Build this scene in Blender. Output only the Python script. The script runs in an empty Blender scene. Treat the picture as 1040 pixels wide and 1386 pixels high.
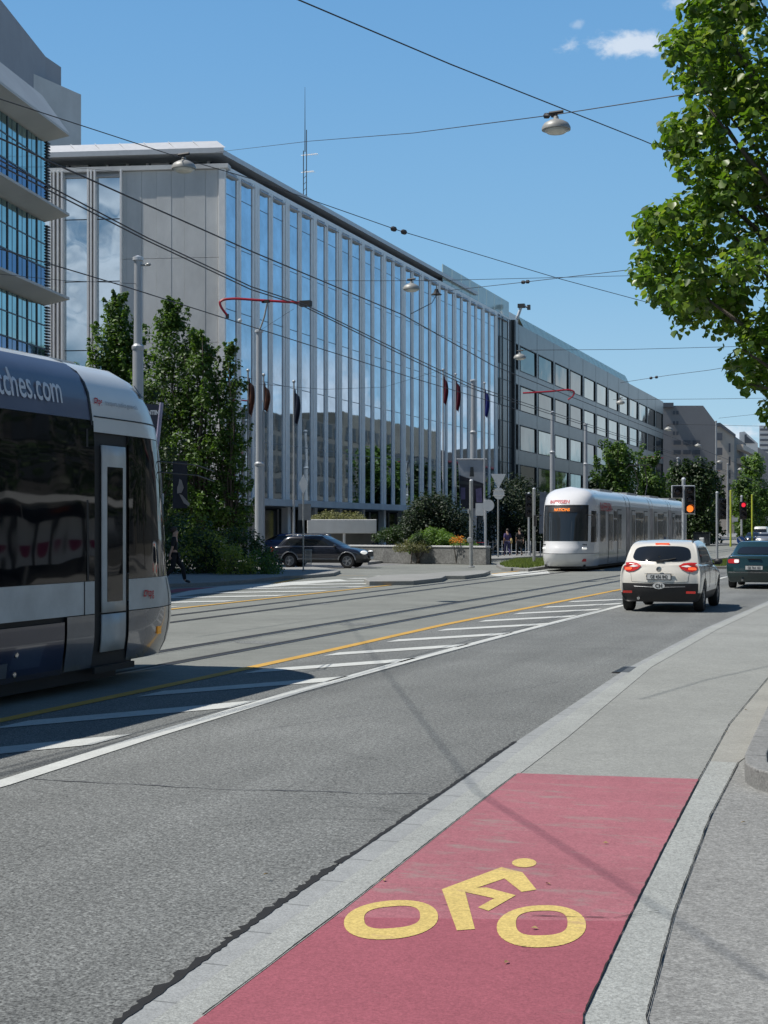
import bpy, bmesh, math, random
import numpy as np
from mathutils import Vector, Matrix, Euler
random.seed(7); np.random.seed(7)
S = bpy.context.scene
COL = S.collection
R = math.radians
F = 2000.0; VPX = 1220.0; HOR = 716.0; CX = 520.0; CAMH = 1.8
TH = math.atan((VPX-CX)/F)
CT, ST = math.cos(TH), math.sin(TH)

# ---- measured placement: the street runs along +Y, x is lateral, camera at (0,0,1.8)
def ray(px, py):
    a = (px-CX)/F; b = (HOR-py)/F
    return Vector((a*CT-ST, a*ST+CT, b))
def gp(px, py, h=0.0):
    d = ray(px, py); t = (h-CAMH)/d.z
    return Vector((d.x*t, d.y*t, h))
def ad(px, py, Z):
    d = ray(px, py); return Vector((d.x*Z, d.y*Z, CAMH+d.z*Z))
def ax(px, py, x):
    d = ray(px, py); t = x/d.x; return Vector((x, d.y*t, CAMH+d.z*t))
def base(px, Z, h=0.0):
    v = ad(px, HOR, Z); return Vector((v.x, v.y, h))

# ---------------------------------------------------------------- materials
def nodes_of(m):
    m.use_nodes = True
    return m.node_tree.nodes, m.node_tree.links
def mat(name, col, rough=0.6, metal=0.0, var=0.15, scale=3.0, bump=0.0, bscale=None, spec=0.5, emit=None, estr=0.0, ior=None, alpha=None, dirt=None, coord='Position', stretch=None, trans=0.0, coat=0.0):
    m = bpy.data.materials.new(name); N, L = nodes_of(m)
    p = N['Principled BSDF']
    p.inputs['Roughness'].default_value = rough; p.inputs['Metallic'].default_value = metal
    p.inputs['Specular IOR Level'].default_value = spec
    if coat: p.inputs['Coat Weight'].default_value = coat; p.inputs['Coat Roughness'].default_value = 0.04
    if ior: p.inputs['IOR'].default_value = ior
    if trans: p.inputs['Transmission Weight'].default_value = trans
    if emit: p.inputs['Emission Color'].default_value = (*emit, 1); p.inputs['Emission Strength'].default_value = estr
    g = N.new('ShaderNodeNewGeometry'); vec = g.outputs['Position']
    if stretch:
        mp = N.new('ShaderNodeMapping'); mp.inputs['Scale'].default_value = stretch
        L.new(vec, mp.inputs['Vector']); vec = mp.outputs['Vector']
    n = N.new('ShaderNodeTexNoise'); n.inputs['Scale'].default_value = scale; n.inputs['Detail'].default_value = 8
    n.inputs['Roughness'].default_value = 0.62
    L.new(vec, n.inputs['Vector'])
    r = N.new('ShaderNodeValToRGB')
    a = [max(0, c*(1-var)) for c in col]; b = [min(1, c*(1+var)) for c in col]
    if dirt: a = dirt
    r.color_ramp.elements[0].position = 0.3; r.color_ramp.elements[1].position = 0.7
    r.color_ramp.elements[0].color = (*a, 1); r.color_ramp.elements[1].color = (*b, 1)
    L.new(n.outputs['Fac'], r.inputs['Fac']); L.new(r.outputs['Color'], p.inputs['Base Color'])
    if bump:
        n2 = N.new('ShaderNodeTexNoise'); n2.inputs['Scale'].default_value = bscale or scale*4; n2.inputs['Detail'].default_value = 4
        L.new(g.outputs['Position'], n2.inputs['Vector'])
        bp = N.new('ShaderNodeBump'); bp.inputs['Strength'].default_value = min(1, bump); bp.inputs['Distance'].default_value = 0.02
        L.new(n2.outputs['Fac'], bp.inputs['Height']); L.new(bp.outputs['Normal'], p.inputs['Normal'])
    m['p'] = 1
    return m

def ground_mat(name, col, speck=0.5, sscale=90, patch=0.18, pscale=0.35, bump=0.5, dark=None, lines=None, joints=None, tracks=0.0, wear=(0.56, 0.72), jv=0.8):
    """asphalt / concrete: fine aggregate speckle, broad patches, faint stains, bump"""
    m = bpy.data.materials.new(name); N, L = nodes_of(m); p = N['Principled BSDF']
    p.inputs['Roughness'].default_value = 0.85; p.inputs['Specular IOR Level'].default_value = 0.3
    g = N.new('ShaderNodeNewGeometry'); P = g.outputs['Position']
    def noise(s, d=3, rgh=0.6):
        n = N.new('ShaderNodeTexNoise'); n.inputs['Scale'].default_value = s; n.inputs['Detail'].default_value = d
        n.inputs['Roughness'].default_value = rgh; L.new(P, n.inputs['Vector']); return n.outputs['Fac']
    def ramp(fac, p0, p1, v0, v1):
        r = N.new('ShaderNodeMapRange'); r.inputs[1].default_value = p0; r.inputs[2].default_value = p1
        r.inputs[3].default_value = v0; r.inputs[4].default_value = v1; L.new(fac, r.inputs[0]); return r.outputs[0]
    def mul(a, b):
        x = N.new('ShaderNodeMath'); x.operation = 'MULTIPLY'; L.new(a, x.inputs[0])
        if isinstance(b, float): x.inputs[1].default_value = b
        else: L.new(b, x.inputs[1])
        return x.outputs[0]
    s1 = noise(sscale, 4, 0.75); s2 = noise(sscale*0.37, 3, 0.7); s3 = noise(pscale, 6, 0.6); s4 = noise(pscale*7, 5, 0.6)
    v = mul(ramp(s1, 0.32, 0.68, 1-speck, 1+speck), ramp(s2, 0.3, 0.7, 1-speck*0.45, 1+speck*0.45))
    v = mul(v, ramp(s3, 0.3, 0.7, 1-patch, 1+patch)); v = mul(v, ramp(s4, 0.3, 0.7, 1-patch*0.5, 1+patch*0.5))
    # small dark spots
    vo = N.new('ShaderNodeTexVoronoi'); vo.inputs['Scale'].default_value = 3.1; L.new(P, vo.inputs['Vector'])
    v = mul(v, ramp(vo.outputs['Distance'], 0.02, 0.05, 0.6, 1.0))
    if tracks:
        for (sc_, st_, lo, hi) in (((1.1, 0.035, 1), 1.0, 1-tracks, 1+tracks), ((0.5, 0.16, 1), 1.7, 1-tracks*.7, 1+tracks*.6)):
            mp = N.new('ShaderNodeMapping'); mp.inputs['Scale'].default_value = sc_; L.new(P, mp.inputs['Vector'])
            nn = N.new('ShaderNodeTexNoise'); nn.inputs['Scale'].default_value = st_; nn.inputs['Detail'].default_value = 5; L.new(mp.outputs[0], nn.inputs['Vector'])
            v = mul(v, ramp(nn.outputs['Fac'], 0.35, 0.65, lo, hi))
        vc = N.new('ShaderNodeTexVoronoi'); vc.feature = 'DISTANCE_TO_EDGE'; vc.inputs['Scale'].default_value = 0.17
        nd = N.new('ShaderNodeTexNoise'); nd.inputs['Scale'].default_value = 1.2; nd.inputs['Detail'].default_value = 6; L.new(P, nd.inputs['Vector'])
        av = N.new('ShaderNodeVectorMath'); av.operation = 'MULTIPLY_ADD'; L.new(nd.outputs['Color'], av.inputs[0]); av.inputs[1].default_value = (1.3, 1.3, 0); L.new(P, av.inputs[2])
        L.new(av.outputs[0], vc.inputs['Vector'])
        v = mul(v, ramp(vc.outputs['Distance'], 0.0, 0.0016, 0.72, 1.0))
    if lines:   # fine brushed ridges across the lane
        mp = N.new('ShaderNodeMapping'); mp.inputs['Scale'].default_value = (1.0, lines, 1.0); mp.inputs['Rotation'].default_value = (0, 0, 0.12)
        L.new(P, mp.inputs['Vector'])
        w = N.new('ShaderNodeTexWave'); w.inputs['Scale'].default_value = 1.0; w.bands_direction = 'Y'; w.inputs['Distortion'].default_value = 1.5
        w.inputs['Detail'].default_value = 2; L.new(mp.outputs[0], w.inputs['Vector'])
        v = mul(v, ramp(w.outputs['Fac'], 0.0, 1.0, 0.88, 1.08))
    if joints:
        mp = N.new('ShaderNodeMapping'); mp.inputs['Scale'].default_value = (0.001, 1.0, 1.0)
        L.new(P, mp.inputs['Vector'])
        br = N.new('ShaderNodeTexWave'); br.bands_direction = 'Y'; br.inputs['Scale'].default_value = 0.3142/joints; br.inputs['Distortion'].default_value = 0.0
        L.new(P, br.inputs['Vector'])
        v = mul(v, ramp(br.outputs['Fac'], 0.0, 0.004, 0.55, 1.0))
    c = N.new('ShaderNodeVectorMath'); c.operation = 'SCALE'; c.inputs[0].default_value = col; L.new(v, c.inputs['Scale'])
    out = c.outputs[0]
    if dark:    # worn paint: shows the surface below in streaks
        n = N.new('ShaderNodeTexNoise'); n.inputs['Scale'].default_value = 2.2; n.inputs['Detail'].default_value = 12; n.inputs['Roughness'].default_value = 0.78
        mp2 = N.new('ShaderNodeMapping'); mp2.inputs['Scale'].default_value = (0.9, 2.6, 1); L.new(P, mp2.inputs['Vector']); L.new(mp2.outputs[0], n.inputs['Vector'])
        mx = N.new('ShaderNodeMix'); mx.data_type = 'RGBA'; L.new(ramp(n.outputs['Fac'], wear[0], wear[1], 0.0, 0.8), mx.inputs[0])
        L.new(out, mx.inputs[6]); mx.inputs[7].default_value = (*dark, 1); out = mx.outputs[2]
    L.new(out, p.inputs['Base Color'])
    bp = N.new('ShaderNodeBump'); bp.inputs['Strength'].default_value = bump; bp.inputs['Distance'].default_value = 0.01
    L.new(s1, bp.inputs['Height']); L.new(bp.outputs['Normal'], p.inputs['Normal'])
    return m

def leaf_mat(name, cols, rough=0.45, trans=0.35, spec=0.5):
    m = bpy.data.materials.new(name); N, L = nodes_of(m); p = N['Principled BSDF']
    g = N.new('ShaderNodeNewGeometry')
    r = N.new('ShaderNodeValToRGB'); L.new(g.outputs['Random Per Island'], r.inputs['Fac'])
    el = r.color_ramp.elements
    el[0].color = (*cols[0], 1); el[1].color = (*cols[-1], 1)
    for i, c in enumerate(cols[1:-1]):
        e = el.new((i+1)/(len(cols)-1)); e.color = (*c, 1)
    L.new(r.outputs['Color'], p.inputs['Base Color']); p.inputs['Roughness'].default_value = rough
    p.inputs['Specular IOR Level'].default_value = spec
    t = N.new('ShaderNodeBsdfTranslucent'); mx = N.new('ShaderNodeMixShader'); mx.inputs[0].default_value = trans
    sc = N.new('ShaderNodeVectorMath'); sc.operation = 'MULTIPLY'; sc.inputs[1].default_value = (1.5, 1.6, 0.5); L.new(r.outputs['Color'], sc.inputs[0])
    L.new(sc.outputs[0], t.inputs['Color'])
    L.new(p.outputs[0], mx.inputs[1]); L.new(t.outputs[0], mx.inputs[2])
    L.new(mx.outputs[0], N['Material Output'].inputs['Surface'])
    return m

def emis(name, col, s):
    return mat(name, tuple(c*0.3 for c in col), 0.4, emit=col, estr=s, var=0.02)

def glassy(name, col, rough=0.03, metal=0.0, ior=1.5, wav=0.0, wsc=0.5, var=0.1):
    m = mat(name, col, rough, metal, var=var, scale=0.6, ior=ior, spec=0.5)
    if wav:
        N, L = nodes_of(m); p = N['Principled BSDF']; g = N.new('ShaderNodeNewGeometry')
        n = N.new('ShaderNodeTexNoise'); n.inputs['Scale'].default_value = wsc; n.inputs['Detail'].default_value = 1.5
        L.new(g.outputs['Position'], n.inputs['Vector'])
        b = N.new('ShaderNodeBump'); b.inputs['Strength'].default_value = 1.0; b.inputs['Distance'].default_value = wav
        L.new(n.outputs['Fac'], b.inputs['Height']); L.new(b.outputs['Normal'], p.inputs['Normal'])
    return m

# ---------------------------------------------------------------- objects
def tag(o, label=None, cat=None, group=None, kind=None):
    if label: o['label'] = label
    if cat: o['category'] = cat
    if group: o['group'] = group
    if kind: o['kind'] = kind
    return o
def thing(name, label, cat, loc=(0, 0, 0), rz=0.0, group=None):
    o = bpy.data.objects.new(name, None); COL.objects.link(o)
    o.location = loc; o.rotation_euler = (0, 0, rz); o.empty_display_size = 0.3
    return tag(o, label, cat, group)
def origin_of(o):
    v = Vector((0, 0, 0))
    while o is not None:
        v += o.location; o = o.parent
    return v
def link_mesh(name, me, parent=None):
    o = bpy.data.objects.new(name, me); COL.objects.link(o)
    if parent is not None: o.parent = parent
    return o
def mesh_from(name, verts, faces, m, parent=None, smooth=False, world=False, fm=None):
    """world=True: verts are in world coordinates, parent chain is unrotated"""
    off = origin_of(parent) if (world and parent is not None) else Vector((0, 0, 0))
    me = bpy.data.meshes.new(name)
    me.from_pydata([(v[0]-off.x, v[1]-off.y, v[2]-off.z) for v in verts], [], faces)
    for mm in (m if isinstance(m, (list, tuple)) else [m]): me.materials.append(mm)
    if fm is not None: me.polygons.foreach_set('material_index', fm)
    if smooth: me.polygons.foreach_set('use_smooth', [True]*len(me.polygons))
    me.update()
    return link_mesh(name, me, parent)
def deps_mesh(o):
    dg = bpy.context.evaluated_depsgraph_get(); dg.update()
    return bpy.data.meshes.new_from_object(o.evaluated_get(dg))

class MB:
    def __init__(s): s.v = []; s.f = []; s.fm = []; s.cur = 0; s.sm = False
    def add(s, vs, fs):
        n = len(s.v); s.v += [tuple(v) for v in vs]; s.f += [tuple(i+n for i in f) for f in fs]; s.fm += [s.cur]*len(fs); return s
    def box(s, c, d, rz=0.0, rot=None):
        x, y, z = d[0]/2, d[1]/2, d[2]/2
        M = rot if rot is not None else Matrix.Rotation(rz, 3, 'Z')
        vs = [Vector(c)+M @ Vector(p) for p in [(-x,-y,-z),(x,-y,-z),(x,y,-z),(-x,y,-z),(-x,-y,z),(x,-y,z),(x,y,z),(-x,y,z)]]
        return s.add(vs, [(0,3,2,1),(4,5,6,7),(0,1,5,4),(1,2,6,5),(2,3,7,6),(3,0,4,7)])
    def mm(s, a, b):
        c = [(a[i]+b[i])/2 for i in range(3)]; d = [abs(b[i]-a[i]) for i in range(3)]; return s.box(c, d)
    def prism(s, poly, z0, z1):
        n = len(poly)
        vs = [(p[0], p[1], z0) for p in poly]+[(p[0], p[1], z1) for p in poly]
        ar = sum(poly[i][0]*poly[(i+1) % n][1]-poly[(i+1) % n][0]*poly[i][1] for i in range(n))
        if ar < 0: vs = [(p[0], p[1], z0) for p in poly[::-1]]+[(p[0], p[1], z1) for p in poly[::-1]]
        return s.add(vs, [tuple(range(n-1, -1, -1)), tuple(range(n, 2*n))]+[(i, (i+1) % n, n+(i+1) % n, n+i) for i in range(n)])
    def sheet(s, poly, z=None):
        vs = [(p[0], p[1], p[2] if z is None else z) for p in poly]
        n = len(vs); ar = sum(vs[i][0]*vs[(i+1) % n][1]-vs[(i+1) % n][0]*vs[i][1] for i in range(n))
        if ar < 0: vs = vs[::-1]
        return s.add(vs, [tuple(range(n))])
    def quad(s, a, b, c, d): return s.add([a, b, c, d], [(0, 1, 2, 3)])
    def tube(s, pts, r, n=8, cap=True):
        pts = [Vector(p) for p in pts]; k = len(pts)
        rs = r if isinstance(r, (list, tuple)) else [r]*k
        vs = []; prev = None
        for i, p in enumerate(pts):
            t = (pts[min(i+1, k-1)]-pts[max(i-1, 0)]).normalized()
            if prev is None:
                a = Vector((0, 0, 1)) if abs(t.z) < 0.9 else Vector((1, 0, 0)); u = t.cross(a).normalized()
            else: u = (prev-t*prev.dot(t)).normalized()
            prev = u; w = t.cross(u)
            for j in range(n):
                an = 2*math.pi*j/n; vs.append(p+(u*math.cos(an)+w*math.sin(an))*rs[i])
        fs = [(i*n+j, i*n+(j+1) % n, (i+1)*n+(j+1) % n, (i+1)*n+j) for i in range(k-1) for j in range(n)]
        if cap: fs += [tuple(range(n-1, -1, -1)), tuple(range((k-1)*n, k*n))]
        return s.add(vs, fs)
    def lathe(s, prof, c=(0, 0, 0), n=24, M=None):
        c = Vector(c); vs = []
        for r, z in prof:
            for j in range(n):
                a = 2*math.pi*j/n; v = Vector((r*math.cos(a), r*math.sin(a), z))
                if M is not None: v = M @ v
                vs.append(c+v)
        k = len(prof)
        fs = [(i*n+j, i*n+(j+1) % n, (i+1)*n+(j+1) % n, (i+1)*n+j) for i in range(k-1) for j in range(n)]
        if prof[0][0] > 1e-4: fs.append(tuple(range(n-1, -1, -1)))
        if prof[-1][0] > 1e-4: fs.append(tuple(range((k-1)*n, k*n)))
        return s.add(vs, fs)
    def blob(s, c, r, n=10, m=7, sq=1.0, jit=0.0):
        vs = []; c = Vector(c)
        for i in range(m+1):
            ph = math.pi*i/m
            for j in range(n):
                th = 2*math.pi*j/n; q = 1+random.uniform(-jit, jit)
                vs.append(c+Vector((r[0]*math.sin(ph)*math.cos(th)*q, r[1]*math.sin(ph)*math.sin(th)*q, r[2]*math.cos(ph)*q)))
        fs = [(i*n+j, (i+1)*n+j, (i+1)*n+(j+1) % n, i*n+(j+1) % n) for i in range(m) for j in range(n)]
        return s.add(vs, fs)
    def build(s, name, m, parent=None, smooth=False, world=True, bevel=0.0, autos=False):
        o = mesh_from(name, s.v, s.f, m, parent, smooth, world, fm=s.fm)
        if bevel:
            b = o.modifiers.new('bevel', 'BEVEL'); b.width = bevel; b.segments = 2; b.limit_method = 'ANGLE'
        if autos:
            o.data.polygons.foreach_set('use_smooth', [True]*len(o.data.polygons))
            sh = o.data.attributes.get('sharp_edge') or o.data.attributes.new('sharp_edge', 'BOOLEAN', 'EDGE')
            bm = bmesh.new(); bm.from_mesh(o.data)
            for e in bm.edges:
                if len(e.link_faces) == 2 and e.calc_face_angle(0) > R(35): e.smooth = False
            bm.to_mesh(o.data); bm.free()
        return o
def struct(name, mb, m, **k):
    return tag(mb.build(name, m, None, **k), kind='structure')
def one(name, mb, m, label, cat, group=None, **k):
    return tag(mb.build(name, m, None, **k), label, cat, group)
def copy_tree(o, parent=None):
    c = o.copy(); COL.objects.link(c)
    if parent is not None: c.parent = parent
    for ch in [x for x in KIDS.get(o.name, [])]: pass
    return c

def text_mesh(s, size=1.0, bold=0.0, font_w=1.0):
    cu = bpy.data.curves.new('txt', 'FONT'); cu.body = s; cu.size = size; cu.offset = bold; cu.resolution_u = 3
    o = bpy.data.objects.new('txt', cu); COL.objects.link(o)
    me = deps_mesh(o); vs = [(v.co.x*font_w, v.co.y) for v in me.vertices]; fs = [tuple(p.vertices) for p in me.polygons]
    bpy.data.objects.remove(o); bpy.data.curves.remove(cu); bpy.data.meshes.remove(me)
    return vs, fs
def text_on(name, s, size, fn, m, parent, bold=0.0, font_w=1.0, center=False, world=False):
    vs, fs = text_mesh(s, size, bold, font_w)
    w = max(v[0] for v in vs); o = w/2 if center else 0
    return mesh_from(name, [fn(v[0]-o, v[1]) for v in vs], fs, m, parent, world=world)

# ---------------------------------------------------------------- foliage
def leaf_mesh(name, centers, size, m, parent, normals=None, shape='quad', world=True, droop=0.0):
    """many small separate leaves; centers Nx3"""
    C_ = np.asarray(centers, dtype=np.float64); n = len(C_)
    nr = np.random.normal(size=(n, 3)) if normals is None else np.asarray(normals)+np.random.normal(scale=0.55, size=(n, 3))
    nr[:, 2] += 0.5
    nr /= np.linalg.norm(nr, axis=1)[:, None]+1e-9
    t = np.random.normal(size=(n, 3)); t[:, 2] -= droop
    t -= nr*np.sum(t*nr, axis=1)[:, None]; t /= np.linalg.norm(t, axis=1)[:, None]+1e-9
    b = np.cross(nr, t)
    sz = size*np.random.uniform(0.5, 1.25, n)
    if shape == 'heart':
        P2 = [(0.0, -0.45), (0.42, -0.3), (0.5, 0.1), (0.0, 0.62), (-0.5, 0.1), (-0.42, -0.3)]
        up = [0.0, 0.1, 0.14, -0.1, 0.14, 0.1]
        F_ = [(0, 1, 2, 3), (0, 3, 4, 5)]
    else:
        P2 = [(0, -0.6), (0.38, 0.0), (0, 0.6), (-0.38, 0.0)]; up = [0, 0.12, 0, 0.12]; F_ = [(0, 1, 2), (0, 2, 3)]
    k = len(P2)
    V = np.zeros((n, k, 3))
    for i, (u, w) in enumerate(P2):
        V[:, i] = C_ + (b*u+t*w+nr*up[i])*sz[:, None]
    V = V.reshape(-1, 3)
    if world and parent is not None: V -= np.array(origin_of(parent))
    me = bpy.data.meshes.new(name); me.vertices.add(n*k); me.vertices.foreach_set('co', V.ravel())
    fl = len(F_[0]); nf = n*len(F_)
    idx = (np.arange(n)[:, None, None]*k+np.array(F_)[None]).reshape(-1)
    me.loops.add(nf*fl); me.loops.foreach_set('vertex_index', idx.astype(np.int32))
    me.polygons.add(nf); me.polygons.foreach_set('loop_start', np.arange(nf, dtype=np.int32)*fl)
    me.materials.append(m); me.update(calc_edges=True)
    return link_mesh(name, me, parent)
def clump_points(clumps, per, shell=0.55):
    out = []; nm = []
    for (c, r) in clumps:
        k = int(per*(r if not isinstance(r, tuple) else sum(r)/3)**2) + 6
        d = np.random.normal(size=(k, 3)); d /= np.linalg.norm(d, axis=1)[:, None]
        rr = np.random.uniform(shell, 1.0, k)**0.7
        rv = np.array(r if isinstance(r, tuple) else (r, r, r))
        out.append(np.array(c)+d*rr[:, None]*rv); nm.append(d)
    return np.vstack(out), np.vstack(nm)
# ================================================================ camera, world, sun
cam = bpy.data.cameras.new('camera'); co = bpy.data.objects.new('camera', cam); COL.objects.link(co)
co.location = (0, 0, CAMH); co.rotation_euler = (R(90), 0, TH)
cam.sensor_fit = 'VERTICAL'; cam.sensor_height = 36; cam.lens = F/1386*36; cam.shift_y = (HOR-693)/1386
cam.clip_end = 6000; cam.clip_start = 0.1
S.camera = co
S.view_settings.view_transform = 'Standard'; S.view_settings.look = 'None'; S.view_settings.exposure = 0
SUN = Vector((-0.56, -0.26, 1.0)).normalized()
sl = bpy.data.lights.new('sun', 'SUN'); sl.energy = 5.0; sl.angle = R(0.5); sl.color = (1, 0.96, 0.9)
so = bpy.data.objects.new('sun', sl); COL.objects.link(so); so.rotation_euler = SUN.to_track_quat('Z', 'Y').to_euler()
W = bpy.data.worlds.new('World'); S.world = W; W.use_nodes = True
N = W.node_tree.nodes; L = W.node_tree.links
sky = N.new('ShaderNodeTexSky'); sky.sky_type = 'NISHITA'; sky.sun_disc = False
sky.sun_elevation = math.asin(SUN.z); sky.sun_rotation = math.atan2(SUN.x, SUN.y)
sky.air_density = 1.0; sky.dust_density = 0.6; sky.ozone_density = 1.6; sky.altitude = 300
tc = N.new('ShaderNodeTexCoord'); D = tc.outputs['Generated']
def wm(op, a, b=None, c=None):
    x = N.new('ShaderNodeMath'); x.operation = op
    for i, q in enumerate((a, b, c)):
        if q is None: continue
        if isinstance(q, (int, float)): x.inputs[i].default_value = q
        else: L.new(q, x.inputs[i])
    return x.outputs[0]
def wr(f, a, b, c, d, smooth=True):
    x = N.new('ShaderNodeMapRange'); x.interpolation_type = 'SMOOTHSTEP' if smooth else 'LINEAR'
    for i, q in enumerate((a, b, c, d)): x.inputs[i+1].default_value = q
    L.new(f, x.inputs[0]); return x.outputs[0]
def wnoise(sc, det=8, rg=0.6, stretch=(1, 1, 1)):
    mp = N.new('ShaderNodeMapping'); mp.inputs['Scale'].default_value = stretch; L.new(D, mp.inputs[0])
    n = N.new('ShaderNodeTexNoise'); n.inputs['Scale'].default_value = sc; n.inputs['Detail'].default_value = det
    n.inputs['Roughness'].default_value = rg; L.new(mp.outputs[0], n.inputs['Vector']); return n.outputs['Fac']
def cloud(px, py, rx, ry, nz, gain=1.0):
    d = ray(px, py).normalized(); r_ = Vector((CT, ST, 0))
    sub = N.new('ShaderNodeVectorMath'); sub.operation = 'SUBTRACT'; L.new(D, sub.inputs[0]); sub.inputs[1].default_value = d
    def dot(v, s):
        q = N.new('ShaderNodeVectorMath'); q.operation = 'DOT_PRODUCT'; L.new(sub.outputs[0], q.inputs[0]); q.inputs[1].default_value = tuple(v*(F/s)); return q.outputs['Value']
    a = dot(r_, rx); b = dot(Vector((0, 0, 1)), ry)
    rr = wm('SQRT', wm('ADD', wm('MULTIPLY', a, a), wm('MULTIPLY', b, b)))
    # only the hemisphere of the cloud
    v = wm('ADD', wm('SUBTRACT', 1.0, rr), wm('MULTIPLY', wm('SUBTRACT', nz, 0.5), 3.2))
    return wm('MULTIPLY', wr(v, 0.0, 0.9, 0.0, gain), wr(rr, 0.8, 2.2, 1.0, 0.0))
n1 = wnoise(38, 8, 0.62, (1, 1, 1.6)); n2 = wnoise(60, 6, 0.6)
cl = cloud(842, 60, 62, 20, n1, 0.8)
cl = wm('MAXIMUM', cl, cloud(782, 32, 12, 7, n2, 0.3))
cl = wm('MAXIMUM', cl, cloud(930, 2, 30, 9, n2, 0.5))
cl = wm('MAXIMUM', cl, cloud(1000, 590, 45, 22, n1, 0.9))
# cumulus bank low in the rest of the sky (mirrored in the glass fronts)
sep = N.new('ShaderNodeSeparateXYZ'); L.new(D, sep.inputs[0])
n3 = wnoise(7.5, 9, 0.6, (1, 1, 1.8))
side = wm('MAXIMUM', wr(sep.outputs[0], 0.0, 0.15, 0, 1), wr(sep.outputs[1], 0.3, 0.1, 0, 1))
el = wm('MULTIPLY', wr(sep.outputs[2], 0.0, 0.05, 0.55, 1), wr(sep.outputs[2], 0.12, 0.24, 1, 0))
z_ = sep.outputs[2]
fwd = wm('MULTIPLY', wm('MULTIPLY', wr(z_, 0.02, 0.06, 0.4, 1), wr(z_, 0.095, 0.13, 1, 0)), wr(sep.outputs[1], 0.2, 0.4, 0, 1))
bck = wm('MULTIPLY', wm('MULTIPLY', wr(z_, 0.1, 0.14, 0, 1), wr(z_, 0.2, 0.25, 1, 0)), wr(sep.outputs[1], 0.2, 0.4, 1, 0))
bank = wm('MULTIPLY', wm('MULTIPLY', wr(n3, 0.44, 0.55, 0, 0.95), wm('MAXIMUM', fwd, bck)), side)
cl = wm('MAXIMUM', cl, bank)
mx = N.new('ShaderNodeMix'); mx.data_type = 'RGBA'; L.new(cl, mx.inputs[0])
hs = N.new('ShaderNodeHueSaturation'); hs.inputs['Saturation'].default_value = 1.12; hs.inputs['Value'].default_value = 1.0; L.new(sky.outputs[0], hs.inputs['Color'])
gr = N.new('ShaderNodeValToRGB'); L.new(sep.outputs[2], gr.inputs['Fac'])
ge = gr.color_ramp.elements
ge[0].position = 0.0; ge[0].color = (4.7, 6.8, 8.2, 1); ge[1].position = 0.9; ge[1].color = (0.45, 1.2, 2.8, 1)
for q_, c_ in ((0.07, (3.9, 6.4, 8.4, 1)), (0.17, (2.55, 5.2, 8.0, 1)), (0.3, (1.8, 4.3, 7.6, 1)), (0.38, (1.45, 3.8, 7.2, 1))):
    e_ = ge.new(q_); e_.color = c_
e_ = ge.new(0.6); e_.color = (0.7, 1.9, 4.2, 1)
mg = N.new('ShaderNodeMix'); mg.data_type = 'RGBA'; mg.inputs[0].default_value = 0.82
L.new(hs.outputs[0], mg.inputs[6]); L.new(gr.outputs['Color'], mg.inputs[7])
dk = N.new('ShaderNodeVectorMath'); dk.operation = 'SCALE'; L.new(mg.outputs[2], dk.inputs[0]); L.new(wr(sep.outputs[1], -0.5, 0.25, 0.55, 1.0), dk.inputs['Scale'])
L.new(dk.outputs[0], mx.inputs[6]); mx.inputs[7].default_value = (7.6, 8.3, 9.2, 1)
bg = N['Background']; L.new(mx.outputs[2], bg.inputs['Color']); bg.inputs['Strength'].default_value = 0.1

# ================================================================ materials used around
M = {}
M['ground'] = ground_mat('pale_asphalt', (0.2, 0.2, 0.195), 0.3, 60)
M['asphalt'] = ground_mat('asphalt', (0.163, 0.168, 0.16), 0.9, 62, 0.12, 0.3, 0.6, tracks=0.12)
M['trackbed'] = ground_mat('track_concrete', (0.2, 0.206, 0.185), 0.3, 70, 0.14, 0.5, 0.3)
M['walk'] = ground_mat('grey_pavement', (0.235, 0.235, 0.222), 0.5, 75, 0.1, 0.6, 0.45)
M['lane'] = ground_mat('cycle_lane_concrete', (0.265, 0.27, 0.25), 0.3, 80, 0.1, 0.5, 0.35, lines=60)
M['red'] = ground_mat('red_lane_paint', (0.30, 0.088, 0.11), 0.22, 70, 0.08, 0.6, 0.3, dark=(0.24, 0.13, 0.13), lines=150, wear=(0.62, 0.75))
M['red_worn'] = ground_mat('red_lane_paint_worn', (0.335, 0.125, 0.145), 0.26, 70, 0.1, 0.6, 0.3, dark=(0.27, 0.22, 0.2), lines=150, wear=(0.53, 0.66))
M['yellow'] = ground_mat('yellow_symbol_paint', (0.58, 0.44, 0.15), 0.24, 70, 0.08, 0.8, 0.25, dark=(0.4, 0.25, 0.17), lines=150, wear=(0.56, 0.68))
M['orange'] = ground_mat('yellow_line_paint', (0.52, 0.31, 0.07), 0.16, 60, 0.1, 0.8, 0.2, dark=(0.25, 0.19, 0.1))
M['white_line'] = ground_mat('white_line_paint', (0.52, 0.53, 0.5), 0.15, 60, 0.08, 0.8, 0.2, dark=(0.3, 0.3, 0.29))
M['kerb'] = ground_mat('kerb_granite', (0.32, 0.33, 0.31), 0.4, 90, 0.1, 1.0, 0.5)
M['gutter'] = ground_mat('gutter_stone', (0.29, 0.3, 0.295), 0.25, 90, 0.1, 1.0, 0.3, joints=0.5)
M['crack'] = mat('crack_dark', (0.012, 0.012, 0.012), 0.9, bump=0.5)
M['rail'] = mat('rail_steel', (0.1, 0.095, 0.09), 0.4, 0.6, scale=20)
M['groove'] = mat('rail_groove', (0.02, 0.02, 0.02), 0.8)
M['kerbst'] = ground_mat('island_kerb_stone', (0.22, 0.22, 0.21), 0.3, 60, 0.1, 0.5, 0.3, joints=1.0)
M['island'] = ground_mat('island_concrete', (0.26, 0.26, 0.245), 0.25, 60, 0.1, 0.5, 0.3)

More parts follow.
